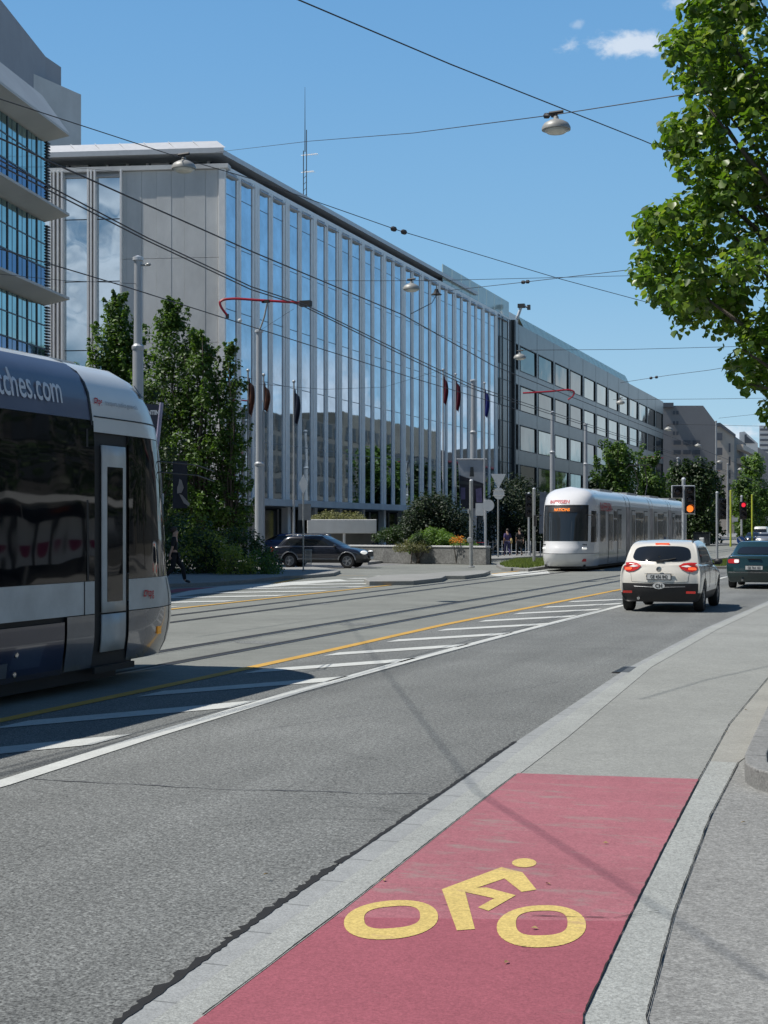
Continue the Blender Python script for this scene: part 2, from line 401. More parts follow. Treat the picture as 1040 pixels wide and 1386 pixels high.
# ================================================================ ground sheets
def sheet(name, pts, z, m):
    b = MB(); b.sheet([(p[0], p[1]) for p in pts], z); return struct(name, b, m)
sheet('ground', [(-700, -300), (700, -300), (700, 2500), (-700, 2500)], -0.012, M['ground'])
def cutp(l, y):   # x of a polyline at y
    for i in range(len(l)-1):
        if l[i].y <= y <= l[i+1].y: f = (y-l[i].y)/(l[i+1].y-l[i].y); return Vector((l[i].x*(1-f)+l[i+1].x*f, y, 0))
def cols(l):   # pixel list on the ground -> points
    return [gp(*p) for p in l]
kerbL = [(-25, -2.35)] + [(p.y, p.x) for p in cols([(165, 1386), (550, 1110), (850, 905), (1020, 826)])]
def poly_strip(a, b): return a + b[::-1]
KL = cols([(165, 1386), (345, 1252), (550, 1110), (700, 1005), (850, 905), (955, 851), (1020, 823)])
KL = [Vector((-2.5, -12, 0)), Vector((-2.58, 1, 0))] + KL + [Vector((-3.0, 45, 0)), Vector((-2.9, 80, 0)), Vector((-2.8, 150, 0)), Vector((-2.8, 400, 0))]
sheet('road', poly_strip([Vector((-8.05, -40, 0)), Vector((-8.05, 400, 0))], [Vector((-2.5, -40, 0))]+KL), 0.0, M['asphalt'])
sheet('tram_track_bed', [(-15.3, -40), (-8.05, -40), (-8.05, 400), (-15.3, 400)], 0.0, M['trackbed'])
sheet('side_road', [(-15.3, -40), (-15.3, 400), (-24, 400), (-24, -40)], -0.006, M['asphalt_l'] if 'asphalt_l' in M else M['trackbed'])
# rails (grooved) with a few covers
for x in (-9.15, -10.2, -13.2, -14.25):
    b = MB(); b.cur = 0; b.sheet([(x-0.035, -40), (x+0.035, -40), (x+0.035, 400), (x-0.035, 400)], 0.006)
    b.cur = 1; b.sheet([(x-0.16, -40), (x-0.035, -40), (x-0.035, 400), (x-0.16, 400)], 0.0062)
    struct('tram_rail', b, [M['rail'], M['groove']])
# gutter stones, cement kerb strip, cycle lane, red field
KG = cols([(212, 1386), (395, 1250), (590, 1108), (722, 1006), (862, 905), (962, 851), (1026, 823)])
KG = [Vector((-2.4, -12, 0)), Vector((-2.45, 1, 0))]+KG+[Vector((-2.85, 45, 0)), Vector((-2.75, 80, 0)), Vector((-2.7, 150, 0)), Vector((-2.7, 400, 0))]
KS = cols([(275, 1386), (470, 1236), (650, 1092), (700, 1054), (770, 1000), (882, 905), (972, 853), (1032, 824)])
KS = [Vector((-2.15, -12, 0)), Vector((-2.3, 1, 0))]+KS+[Vector((-2.65, 45, 0)), Vector((-2.6, 80, 0)), Vector((-2.5, 150, 0)), Vector((-2.5, 400, 0))]
sheet('gutter', poly_strip(KL, KG), 0.012, M['gutter'])
sheet('kerb_strip', poly_strip(KG, KS), 0.022, M['kerb'])
RR = cols([(790, 1386), (845, 1265), (900, 1152), (947, 1060)])
KR = cols([(875, 1386), (912, 1245), (962, 1110), (1000, 1036)])
far_r = cols([(988, 984), (1045, 915)])
RRx = [Vector((-0.35, -12, 0)), Vector((-0.2, 1, 0))]+RR
lane_r = RRx+far_r+[Vector((1.2, 45, 0)), Vector((1.3, 400, 0))]
sheet('cycle_lane', poly_strip(KS, lane_r), 0.018, M['lane'])
KRx = [Vector((0.05, -12, 0)), Vector((0.1, 1, 0))]+KR+cols([(1008, 1030), (1060, 985)])+[Vector((1.9, 45, 0)), Vector((2.0, 400, 0))]
sheet('pavement', poly_strip(KRx, [Vector((14, -12, 0)), Vector((14, 400, 0))]), 0.02, M['walk'])
ysplit = gp(985, 1036).y
sheet('stone_strip', poly_strip([p for p in lane_r if p.y < ysplit]+[cutp(lane_r, ysplit)], [p for p in KRx if p.y < ysplit]+[cutp(KRx, ysplit)]), 0.026, M['kerb'])
sheet('ramp_strip', poly_strip([cutp(lane_r, ysplit)]+[p for p in lane_r if p.y > ysplit], [cutp(KRx, ysplit)]+[p for p in KRx if p.y > ysplit]), 0.026, ground_mat('ramp_cement', (0.29, 0.285, 0.255), 0.25, 80, .1, .8, .3))
rl = [Vector((-2.12, -2, 0)), Vector((-2.25, 1, 0))]+cols([(275, 1386), (470, 1236), (650, 1092), (701, 1052)])
rr = [Vector((-0.33, -2, 0)), Vector((-0.2, 1, 0))]+RR
ysp = gp(700, 1252).y
sl_, sr_ = cutp(rl, ysp-.25), cutp(rr, ysp+.12)
sheet('red_cycle_field', poly_strip([p for p in rl if p.y < sl_.y]+[sl_], [p for p in rr if p.y < sr_.y]+[sr_]), 0.030, M['red'])
sheet('red_cycle_field', poly_strip([sl_]+[p for p in rl if p.y > sl_.y], [sr_]+[p for p in rr if p.y > sr_.y]), 0.030, M['red_worn'])
def crackline(name, pts, w, jit, z, step=0.05):
    b = MB(); pl = []; wv = .5
    for i in range(len(pts)-1):
        a, c = pts[i], pts[i+1]; n = max(1, int((c-a).length/step))
        for k in range(n): pl.append(a.lerp(c, k/n))
    L_, R_ = [], []
    for p in pl:
        wv = min(1, max(0, wv+random.uniform(-.28, .28)))
        L_.append((p.x-w*(0.25+0.75*wv)-random.uniform(0, jit), p.y+random.uniform(-.01,.01))); R_.append((p.x+w*0.2+random.uniform(0, jit*0.3), p.y))
    vs = [(x, y, z) for x, y in L_]+[(x, y, z) for x, y in R_]; n = len(pl)
    b.add(vs, [(i, n+i, n+i+1, i+1) for i in range(n-1)])
    return struct(name, b, M['crack'])
crackline('road_edge_crack', cols([(120, 1420), (165, 1386), (345, 1252), (460, 1172)]), 0.026, 0.042, 0.0155, 0.035)
crackline('road_edge_crack', cols([(460, 1172), (550, 1110), (700, 1005)]), 0.03, 0.018, 0.0155, 0.04)
crackline('joint', [Vector((-0.2, 1, 0))]+RR+far_r, 0.004, 0.005, 0.0345)
crackline('joint', [Vector((0.1, 1, 0))]+KR, 0.004, 0.003, 0.0345)
crackline('joint', cols([(275, 1386), (470, 1236), (650, 1092), (701, 1052)]), 0.006, 0.004, 0.0345)
crackline('joint', cols([(720, 1206+43), (830, 1252), (905, 1240)]), 0.004, 0.003, 0.0345)
# painted bicycle with rider
def z2(pts): return [gp(420+x/1.677, 860+y/1.677) for x, y in pts]
def ring(b, co_, a, bb, ci, ai, bi, z, tilt):
    n = 40; vs = []
    def e(c, A, B, t, sq):
        cs, sn = math.cos(t), math.sin(t)
        u = A*math.copysign(abs(cs)**sq, cs); v = B*math.copysign(abs(sn)**sq, sn)
        return gp(c[0]+u*math.cos(tilt)+v*math.sin(tilt), c[1]-u*math.sin(tilt)+v*math.cos(tilt))
    for k in range(n):
        t = 2*math.pi*k/n; p = e(co_, a, bb, t, 0.92); q = e(ci, ai, bi, t, 0.72)
        vs += [(p.x, p.y, z), (q.x, q.y, z)]
    b.add(vs, [(2*k, 2*k+1, (2*k+3) % (2*n), (2*k+2) % (2*n)) for k in range(n)])
b = MB()
ring(b, (529.5, 1254.5), 64, 26.5, (531, 1251), 38, 15, 0.0325, R(5))
ring(b, (733, 1263.5), 60.5, 29, (733.5, 1259), 35, 17, 0.0325, R(2))
A_ = z2([(299, 591), (434, 540), (482, 552), (514, 592), (480, 597), (441, 566), (352, 597), (374, 683), (333, 686)])
b.add([(p.x, p.y, 0.0325) for p in A_], [(0, 1, 5, 6), (1, 2, 3, 4, 5), (0, 6, 7, 8)][::1])
B_ = z2([(352, 597.5), (376, 588), (400, 587), (467, 605), (405, 641), (381, 633), (418, 612)])
b.add([(p.x, p.y, 0.0327) for p in B_], [(0, 6, 3, 2, 1), (6, 5, 4, 3)])
H_ = [z2([(486+28*math.cos(t), 530+10.5*math.sin(t))])[0] for t in np.linspace(0, 2*math.pi, 18, endpoint=False)]
b.sheet([(p.x, p.y) for p in H_], 0.0325)
tag(struct('bicycle_marking', b, M['yellow']), kind='structure')
bm = bmesh.new(); bm.from_mesh(b and bpy.data.objects['bicycle_marking'].data); 
for f in bm.faces:
    f.normal_update()
    if f.normal.z < 0: f.normal_flip()
bm.to_mesh(bpy.data.objects['bicycle_marking'].data); bm.free()
# road lines
def line(name, pts, w, m, z=0.006):
    b = MB(); n = len(pts)
    b.add([(p[0]-w/2, p[1], z) for p in pts]+[(p[0]+w/2, p[1], z) for p in pts], [(i, n+i, n+i+1, i+1) for i in range(n-1)]); return struct(name, b, m)
WL = cols([(0, 1062), (200, 998), (400, 937), (560, 893), (700, 856), (845, 819)])
line('white_line', [Vector((-5.8, -10, 0)), Vector((-6.0, 3, 0))]+WL, 0.17, M['white_line'])
line('white_line', [Vector((-6.2, 46, 0)), Vector((-6.2, 110, 0))], 0.15, M['white_line'])
OL = cols([(270, 919), (440, 882), (600, 846), (845, 797)])
line('yellow_line', [Vector((-8.0, -10, 0)), Vector((-8.02, 5, 0))]+OL+[Vector((-7.95, 120, 0))], 0.17, M['orange'])
line('yellow_line', [Vector((-15.5, -10, 0)), Vector((-15.45, 30, 0)), Vector((-15.45, 62, 0))], 0.16, M['orange'])
line('yellow_line', [gp(370, 790), gp(428, 779), gp(495, 779)], 0.25, M['orange'])
for k in range(-6, 8):
    y0 = 16.75+2.7*k; b = MB(); xr = -6.36
    b.sheet([(-7.72, y0), (xr, y0+2.15), (xr, y0+2.85), (-7.72, y0+0.62)], 0.006); struct('hatch_stripe', b, M['white_line'])
for k in range(9):
    y0 = 30+3.2*k; b = MB()
    b.sheet([(-15.8, y0), (-18.2-0.1*k, y0-2.6), (-18.2-0.1*k, y0-1.7), (-15.8, y0+0.8)], 0.004); struct('hatch_stripe', b, M['white_line'])
b = MB(); b.sheet([gp(x, y) for x, y in [(205, 812), (275, 795), (460, 784), (470, 786), (300, 800)]], 0.002); struct('white_line', b, M['white_line'])
b = MB(); b.sheet([gp(x, y) for x, y in [(190, 808), (240, 797), (300, 794), (230, 803), (195, 812)]], 0.003); struct('red_cycle_strip', b, M['red'])
b = MB(); b.sheet([gp(x, y) for x, y in [(655, 777), (740, 772), (745, 776), (680, 781)]], 0.004); struct('white_line', b, M['white_line'])
# tar patches
for (a, w, l) in (((-9.6, 21.5), 0.5, 0.35), ((-13.3, 33), 0.5, 0.5), ((-9.7, 26.2), 0.35, 0.5)):
    b = MB(); b.sheet([(a[0]+w*math.cos(t)*random.uniform(.7, 1), a[1]+l*math.sin(t)*random.uniform(.7, 1)) for t in np.linspace(0, 6.28, 12, endpoint=False)], 0.003); struct('tar_patch', b, M['crack_soft'] if 'crack_soft' in M else M['asphalt'])
# long sealed crack and a painted wire shadow across the road
def dark_line(pts, w):
    b = MB(); P_ = []
    for i in range(len(pts)-1):
        for k in range(14): P_.append(pts[i].lerp(pts[i+1], k/14)+Vector((0, random.uniform(-.03, .03), 0)))
    n = len(P_); b.add([(p.x, p.y-w*random.uniform(.2, 1), 0.0035) for p in P_]+[(p.x, p.y+w*random.uniform(.2, 1), 0.0035) for p in P_], [(i, i+1, n+i+1, n+i) for i in range(n-1)])
    return struct('seal_and_shadow_line', b, M['tar_and_shadow'])
M['tar_and_shadow'] = mat('tar_and_shadow', (0.035, 0.0325, 0.037), 0.6)
dark_line(cols([(340, 990), (560, 957), (700, 934), (850, 905)]), 0.012)
dark_line(cols([(30, 1054), (330, 1070), (600, 1076)]), 0.01)  # overhead wire's shadow, drawn on the asphalt as a dark strip
# drain grate
g = gp(868, 908)
t = thing('drain_grate', 'dark cast iron drain grate set in the road beside the kerb', 'drain grate', (g.x, g.y, 0.004))
b = MB(); b.mm((-.3, -.42, -.002), (.3, .42, 0.004)); b.build('recess', M['crack'], t, world=False)
for i in range(7):
    b = MB(); b.mm((-.28, -.37+i*.115, 0.004), (.28, -.32+i*.115, 0.012)); b.build('bar', M['rail'], t, world=False)
# kerb islands -------------------------------------------------
def island(name, pts, h, m, side=None, z0=-0.02):
    b = MB(); b.prism([(p.x, p.y) for p in pts], z0, h); o = struct(name, b, m, bevel=0.02); return o
island('traffic_island', [gp(x, y, 0.14) for x, y in [(493, 783), (520, 778), (585, 776), (604, 779), (598, 782), (560, 786), (500, 786.5)]], 0.14, M['island'])
island('traffic_island', [gp(x, y, 0.133) for x, y in [(568, 777), (600, 774), (655, 771.5), (664, 772.5), (655, 776), (630, 779), (575, 779)]], 0.133, M['island'])
island('pavement_corner', [gp(x, y, 0.12) for x, y in [(60, 815), (225, 790), (285, 788), (340, 784), (385, 779.5), (420, 778), (452, 775.5), (461, 772), (452, 769.5), (425, 767), (385, 768), (300, 757), (100, 757)]], 0.12, M['island'])
island('pavement_far', [gp(x, y, 0.12) for x, y in [(498, 761), (520, 758.5), (600, 758), (682, 755.5), (760, 750), (900, 738), (900, 728), (500, 728), (380, 745)]], 0.12, M['island'])
GI = [gp(x, y, 0.12) for x, y in [(672, 764), (680, 768), (715, 770), (742, 766), (741, 757), (700, 757)]]
island('grass_island', GI, 0.12, M['kerbst'])
GR = [gp(x, y, 0.12) for x, y in [(940, 748), (975, 764.5), (1040, 760), (1060, 752), (1000, 746)]]
# long planted strip beyond the cars, between track and lane
island('grass_island', [Vector((-9.0, 68, 0)), Vector((-7.4, 68, 0)), Vector((-7.3, 95, 0)), Vector((-8.9, 95, 0))][::1], 0.12, M['kerbst'])
island('traffic_island', [gp(x, y, .12) for x, y in [(960, 757), (1060, 748), (1060, 741), (1010, 745)]], 0.12, M['island'])
island('pavement_far', [gp(x, y, .12) for x, y in [(940, 738), (1060, 735), (1060, 727), (940, 727)]], 0.12, M['island'])
# gravel bed with kerb at right
g0 = gp(1010, 1022, 0.16)
t = thing('planting_bed', 'granite kerb edged gravel bed at the right edge of the pavement', 'planting bed', (g0.x, g0.y, 0.02))
pts = [gp(x, y, 0.16) for x, y in [(1045, 942), (1022, 990), (1008, 1020), (1009, 1032), (1022, 1040), (1045, 1046)]]
out = [Vector((p.x, p.y, 0)) for p in pts]
out = [Vector((out[0].x+0.35, out[0].y+3.0, 0))]+out+[Vector((3.2, out[-1].y-0.12, 0))]
cen = Vector((3.0, 13.5, 0))
inn = [p+(cen-p).normalized()*0.13+Vector((.04, 0.02, 0)) for p in out]; inn[-1] = Vector((3.2, out[-1].y+0.16, 0))
b = MB(); n = len(out)
b.add([(p.x, p.y, 0.0) for p in out]+[(p.x, p.y, 0.16) for p in out]+[(p.x, p.y, 0.16) for p in inn]+[(p.x, p.y, 0.0) for p in inn],
      [(i+k*n, i+1+k*n, i+1+((k+1) % 4)*n, i+((k+1) % 4)*n) for i in range(n-1) for k in range(4)])
b.build('kerb', M['kerbst'], t, bevel=0.012)
b = MB(); b.prism([(p.x, p.y) for p in inn]+[(3.2, 17)], 0.0, 0.1); b.build('soil', mat('gravel_soil', (0.17, 0.13, 0.11), 0.9, var=.5, scale=40, bump=1), t)
gm = mat('pebble', (0.36, 0.27, 0.25), 0.85, var=.7, scale=9)
b = MB()
for i in range(1500):
    x = random.uniform(1.4, 3.1); y = random.uniform(11, 16)
    b.blob((x, y, 0.11), (random.uniform(.008, .022), random.uniform(.008, .02), .012), 5, 3)
gv = b.build('gravel', gm, t); gv['kind'] = 'stuff'
def grass(name, box_pts, n, hgt, m, z, col=None):
    xs = [p.x for p in box_pts]; ys = [p.y for p in box_pts]; vs = []; fs = []
    from mathutils.geometry import intersect_point_tri_2d
    def inside(x, y):
        c = False; k = len(box_pts)
        for i in range(k):
            a, q = box_pts[i], box_pts[(i+1) % k]
            if (a.y > y) != (q.y > y) and x < (q.x-a.x)*(y-a.y)/(q.y-a.y)+a.x: c = not c
        return c
    cnt = 0
    while cnt < n:
        x, y = random.uniform(min(xs), max(xs)), random.uniform(min(ys), max(ys))
        if not inside(x, y): continue
        cnt += 1; a = random.uniform(0, 6.28); w = 0.02; h = hgt*random.uniform(.4, 1.3); lx, ly = random.uniform(-.4, .4)*h, random.uniform(-.4, .4)*h
        k = len(vs); vs += [(x-w*math.cos(a), y-w*math.sin(a), z), (x+w*math.cos(a), y+w*math.sin(a), z), (x+lx, y+ly, z+h)]; fs.append((k, k+1, k+2))
    o = mesh_from(name, vs, fs, m); tag(o, kind='stuff'); return o
M['grass'] = leaf_mat('grass_blades', [(0.10, 0.14, 0.03), (0.16, 0.2, 0.05), (0.07, 0.12, 0.025)])
tag(grass('grass', [p.lerp(sum(GI, Vector())/len(GI), .12) for p in GI], 4500, .16, M['grass'], .12), 'rough grass with pale weeds on the kerbed island in front of the far tram', 'grass')
tag(grass('grass', [Vector((-8.85, 68.2, 0)), Vector((-7.55, 68.2, 0)), Vector((-7.45, 94.8, 0)), Vector((-8.75, 94.8, 0))], 9000, .14, M['grass'], .12), 'narrow strip of short grass beyond the cream car', 'grass')
# ================================================================ buildings
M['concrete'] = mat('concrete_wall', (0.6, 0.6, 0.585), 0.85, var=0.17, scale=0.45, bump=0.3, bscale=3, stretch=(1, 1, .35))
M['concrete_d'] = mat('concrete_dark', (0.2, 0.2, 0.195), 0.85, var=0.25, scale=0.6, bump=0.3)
M['alu'] = mat('aluminium_fin', (0.82, 0.8, 0.77), 0.5, 0.2, var=0.06, scale=2)
M['alu_l'] = mat('aluminium_cap', (0.62, 0.64, 0.66), 0.4, 0.3, var=0.05)
M['roofmetal'] = mat('roof_metal', (0.55, 0.56, 0.57), 0.5, 0.3, var=0.06)
M['mirror'] = glassy('solar_glass', (0.44, 0.55, 0.66), 0.02, 1.0, wav=0.004, wsc=0.45, var=.2)
M['mirror_side'] = glassy('solar_glass_wavy', (0.52, 0.6, 0.66), 0.02, 1.0, wav=0.03, wsc=0.3)
M['mirror2'] = glassy('tinted_glass', (0.42, 0.47, 0.45), 0.03, 1.0, wav=0.02, wsc=0.4, var=0.25)
M['darkglass'] = glassy('dark_glass', (0.012, 0.016, 0.018), 0.05, 0.0, 1.6)
M['spandrel'] = mat('glass_joint', (0.09, 0.12, 0.16), 0.4)
M['frame_d'] = mat('dark_frame', (0.035, 0.04, 0.042), 0.5)
M['panel'] = mat('steel_panel', (0.2, 0.205, 0.2), 0.34, 0.5, var=0.13, scale=0.5, bump=0.12, bscale=1.5)
FX = -37.6                      # plane of the long fronts
A = ax(305, 700, FX)            # near corner
ya = 79.0; ZT = 23.0; ZL = 3.7
yb = ya+14.15*4.78              # far end (px 672)
fa = R(13.0); ev = Vector((-math.cos(fa), -math.sin(fa), 0)); en = Vector((math.sin(fa), -math.cos(fa), 0))   # end wall direction / outward normal
C0 = Vector((FX, ya, 0))
def E(s, o, z): p = C0+ev*s+en*o; return (p.x, p.y, z)
B1 = thing('office_building', 'long glass office with pale vertical fins and a bare concrete end wall', 'building', (FX-10, ya+30, 0))
def ebox(b, s0, s1, o0, o1, z0, z1):
    vs = [E(s0, o0, z0), E(s1, o0, z0), E(s1, o1, z0), E(s0, o1, z0), E(s0, o0, z1), E(s1, o0, z1), E(s1, o1, z1), E(s0, o1, z1)]
    b.add(vs, [(0,3,2,1),(4,5,6,7),(0,1,5,4),(1,2,6,5),(2,3,7,6),(3,0,4,7)])
# core
b = MB(); w_ = 30
core = [E(0.2, -0.35, 0)[:2], E(w_, -0.35, 0)[:2], (FX-29.5, yb+0.3), (FX-0.35, yb+0.3), (FX-0.35, ya+0.6)]
b.prism(core, ZL, ZT-0.2); b.build('core_wall', M['concrete_d'], B1)
# end wall panels with joints (px 160..303)
b = MB(); js = [0.0, 0.42, 1.15, 2.4, 3.2, 4.1, 5.0, 5.9, 6.15]
for i in range(8):
    for (z0, z1) in ((ZL, 8.6), (8.62, 12.8), (12.82, 17.8), (17.82, ZT)):
        ebox(b, js[i]+0.005+(0.3 if i == 0 else 0), js[i+1]-0.005, -0.3, 0.0-(0.012 if i % 2 else 0), z0, z1-0.004)
b.build('end_wall', M['concrete'], B1)
b = MB(); ebox(b, -0.05, 0.3, -0.25, 0.12, ZL, ZT+.1); b.build('corner_fin', M['alu'], B1)
b = MB(); ebox(b, -0.25, 30, -0.6, 0.2, ZT+.02, ZT+0.28); b.build('parapet', M['concrete'], B1)
# end glazing
for s0, s1 in ((6.3, 7.75), (8.25, 9.75), (10.5, 12)):
    for z0, z1 in ((ZL, 8.3), (8.36, 12.4), (12.46, 16.5), (16.56, 20.2), (20.26, ZT-0.3)):
        b = MB(); ebox(b, s0, s1, -0.2, -0.12, z0, z1); b.build('window', M['mirror_side'], B1)
for s in (6.2, 7.8, 8.02, 8.2, 9.8, 10.05, 10.3, 10.5, 12.1):
    b = MB(); ebox(b, s-0.055, s+0.055, -0.2, 0.25, ZL, ZT+0.1); b.build('fin', M['alu'], B1)
for s0, s1 in ((6.2, 7.9), (8.15, 10), (10.3, 12.1)):
    b = MB(); b.add([E(s0, .1, ZT-.28), E(s1, .1, ZT-.28), E(s1, -.3, ZT+.1), E(s0, -.3, ZT+.1), E(s0, -.3, ZT-.3), E(s1, -.3, ZT-.3)], [(0, 1, 2, 3), (0, 4, 5, 1), (0, 3, 4), (1, 5, 2)]); b.build('cap', M['alu_l'], B1)
# street front
P_ = 4.78
for k in range(15):
    y0 = ya+0.75+k*P_-0.45
    if y0 > yb-2: break
    for g0, g1 in ((0.0, 1.42), (2.05, 3.68)):
        a0, a1 = y0+g0, min(y0+g1, yb)
        b = MB()
        b.cur = 0; b.mm((FX-0.14, a0, ZL), (FX-0.055, a1, ZT-0.25))
        b.cur = 1
        for zz in (7.2, 11.0, 14.8, 18.6, 21.6): b.mm((FX-0.06, a0, zz), (FX-0.05, a1, zz+0.05))
        b.build('window', [M['mirror'], M['spandrel']], B1)
        b = MB(); b.add([(FX+.22, a0, ZT-.3), (FX+.22, a1, ZT-.3), (FX-.2, a1, ZT+.05), (FX-.2, a0, ZT+.05), (FX-.1, a0, ZT-.32), (FX-.1, a1, ZT-.32)], [(0, 1, 2, 3), (0, 4, 5, 1), (0, 3, 4), (1, 5, 2)]); b.build('cap', M['alu_l'], B1)
    # narrow fin (two profiles) and wide pier (three profiles)
    b = MB(); b.mm((FX-0.1, y0+1.42, ZL), (FX, y0+1.68, ZT)); b.mm((FX-0.1, y0+1.76, ZL), (FX, y0+2.05, ZT)); b.mm((FX-0.1, y0+1.68, ZL), (FX-.04, y0+1.76, ZT-.05)); b.build('fin', M['alu'], B1)
    b = MB(); b.mm((FX-0.1, y0+3.68, ZL), (FX, y0+3.98, ZT)); b.mm((FX-0.1, y0+4.05, ZL), (FX+.02, y0+4.4, ZT)); b.mm((FX-0.1, y0+4.47, ZL), (FX, y0+4.77, ZT)); b.mm((FX-0.1, y0+3.98, ZL), (FX-.04, y0+4.05, ZT-.05)); b.mm((FX-0.1, y0+4.4, ZL), (FX-.04, y0+4.47, ZT-.05)); b.build('pier', M['alu'], B1)
b = MB(); b.mm((FX-0.6, ya-0.1, ZL-0.45), (FX+0.75, yb+0.2, ZL-0.02)); ebox(b, 0.1, 20, -0.6, 0.5, ZL-.45, ZL-.04); b.build('ledge', M['concrete'], B1)
b = MB(); b.mm((FX-0.5, ya, ZT+.02), (FX-0.1, yb, ZT+0.3)); b.build('gutter', M['alu'], B1)
# ground floor
b = MB(); b.mm((FX-4.2, ya-0.5, 0), (FX-4.1, yb, ZL-.45)); ebox(b, 4.5, 22, -3, -2.9, 0, ZL-.45); b.build('shop_glazing', M['darkglass'], B1)
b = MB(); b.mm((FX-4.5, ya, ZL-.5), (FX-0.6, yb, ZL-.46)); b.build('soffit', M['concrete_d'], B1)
for k in range(14):
    b = MB(); b.mm((FX-0.9, ya+1+k*P_, 0), (FX-0.45, ya+1.5+k*P_, ZL-.45)); b.build('column', M['alu'], B1)
for k in range(28):
    b = MB(); b.mm((FX-4.1, ya+.5+k*2.39, 0), (FX-4.0, ya+.6+k*2.39, ZL-.45)); b.build('window_post', M['alu'], B1)
# recessed top storey and metal roof
zt = ZT+0.3; zr = ZT+0.98
b = MB(); b.prism([E(1.2, -2.0, 0)[:2], E(28, -2.0, 0)[:2], (FX-28, yb), (FX-2.0, yb), (FX-2.0, ya+2.4)], zt, zr); b.build('top_storey', M['frame_d'], B1)
for i in range(14):
    s = 1.4+i*1.25
    b = MB(); ebox(b, s+.1, s+1.05, -1.98, -1.9, zt+.1, zr-.05); b.build('top_window', M['mirror2'] if i % 4 != 2 else M['alu'], B1)
    b = MB(); ebox(b, s-.08, s+.08, -1.97, -1.8, zt, zr-.05); b.build('top_post', M['alu'], B1)
for k in range(26):
    y = ya+3+k*2.5; b = MB(); b.mm((FX-1.98, y, zt+.1), (FX-1.9, y+2.1, zr-.05)); b.build('top_window', M['mirror2'], B1)
ov = 0.3
yre = ax(650, 404, FX).y
rp = [E(-0.0, .2, 0)[:2], E(29, .2, 0)[:2], (FX-29, yre), (FX-0.2, yre), (FX-.2, ya+.2)]
b = MB(); b.prism([(p[0], p[1]) for p in rp], zr-.06, zr+0.24); b.build('roof_fascia', M['roofmetal'], B1)
# sloped metal sheets with seams on the near side
b = MB()
nS = 20
for i in range(nS):
    s0, s1 = -0.1+i*1.5, -0.1+(i+1)*1.5-0.06
    b.add([E(s0, .17, zr+.245), E(s1, .17, zr+.245), E(s1+.75, -.9, zr+.92), E(s0+.75, -.9, zr+.92)], [(0, 1, 2, 3)])
    b.add([E(s1, .18, zr+.25), E(s1+.07, .18, zr+.25), E(s1+.82, -.9, zr+.97), E(s1+.75, -.9, zr+.97)], [(0, 1, 2, 3)])
b.build('roof_sheet', M['roofmetal'], B1)
b = MB(); b.prism([E(.9, -.95, 0)[:2], E(29, -.95, 0)[:2], (FX-29, yre-1), (FX-8, yre-1), (FX-8, ya+3)], zr+.2, zr+.9); b.build('roof_core', M['concrete_d'], B1)
b = MB(); b.mm((FX-8, ax(306, 210, FX-3).y, zr+.4), (FX-3, ax(372, 240, FX-3).y, zr+1.9)); b.build('roof_plant_room', M['concrete_d'], B1)
q = E(7.4, -4, 0); b = MB(); b.lathe([(.0, zr), (.3, zr), (.3, zr+1.2), (.42, zr+1.2), (.42, zr+1.5), (.2, zr+1.62), (0, zr+1.62)], (q[0], q[1], 0), 16); b.build('roof_vent', M['roofmetal'], B1, autos=True)
# antenna mast
q = ad(413, 270, 108)
ms = thing('antenna_mast', 'thin lattice antenna mast with side aerials on the glass office roof', 'antenna', (q.x, q.y, zr+.4))
b = MB(); zt_ = ad(413, 118, 108).z; zm = ad(413, 176, 108).z
b.tube([(q.x-.12, q.y, zr), (q.x-.12, q.y, zm-1.5)], .035, 5); b.tube([(q.x+.12, q.y, zr), (q.x+.12, q.y, zm)], .035, 5)
for i in range(9): b.tube([(q.x-.12, q.y, zr+.3+i*.45), (q.x+.12, q.y, zr+.5+i*.45)], .02, 4)
b.tube([(q.x, q.y, zm-1.6), (q.x, q.y, zt_)], [.04, .012], 5); b.build('mast', M['frame_d'], ms)
for py, l in ((210, 1.0), (233, .7)):
    z = ad(413, py, 108).z; b = MB(); b.tube([(q.x-.3, q.y, z), (q.x+l, q.y, z+.02)], .025, 4)
    for i in range(6): b.tube([(q.x+l*i/6+.1, q.y-.3, z), (q.x+l*i/6+.1, q.y+.3, z)], .015, 4)
    b.build('aerial', M['alu'], ms)
b = MB(); b.blob((q.x-.1, q.y-.2, zr+.8), (.28, .15, .35)); b.build('dish', M['alu'], ms, smooth=True)
# flat roof extension with glass balustrade (px 600-650)
b = MB(); y1 = ax(606, 400, FX).y; y2 = yb+1
for i in range(8):
    a0 = y1+(y2-y1)*i/8; b.mm((FX-.5, a0, ZT+.3), (FX-.44, a0+(y2-y1)/8-.1, ZT+2.1))
M['pale_glass'] = glassy('pale_green_glass', (0.45, 0.55, 0.52), 0.1, 0.0, 1.45)
b.build('glass_balustrade', M['pale_glass'], B1)

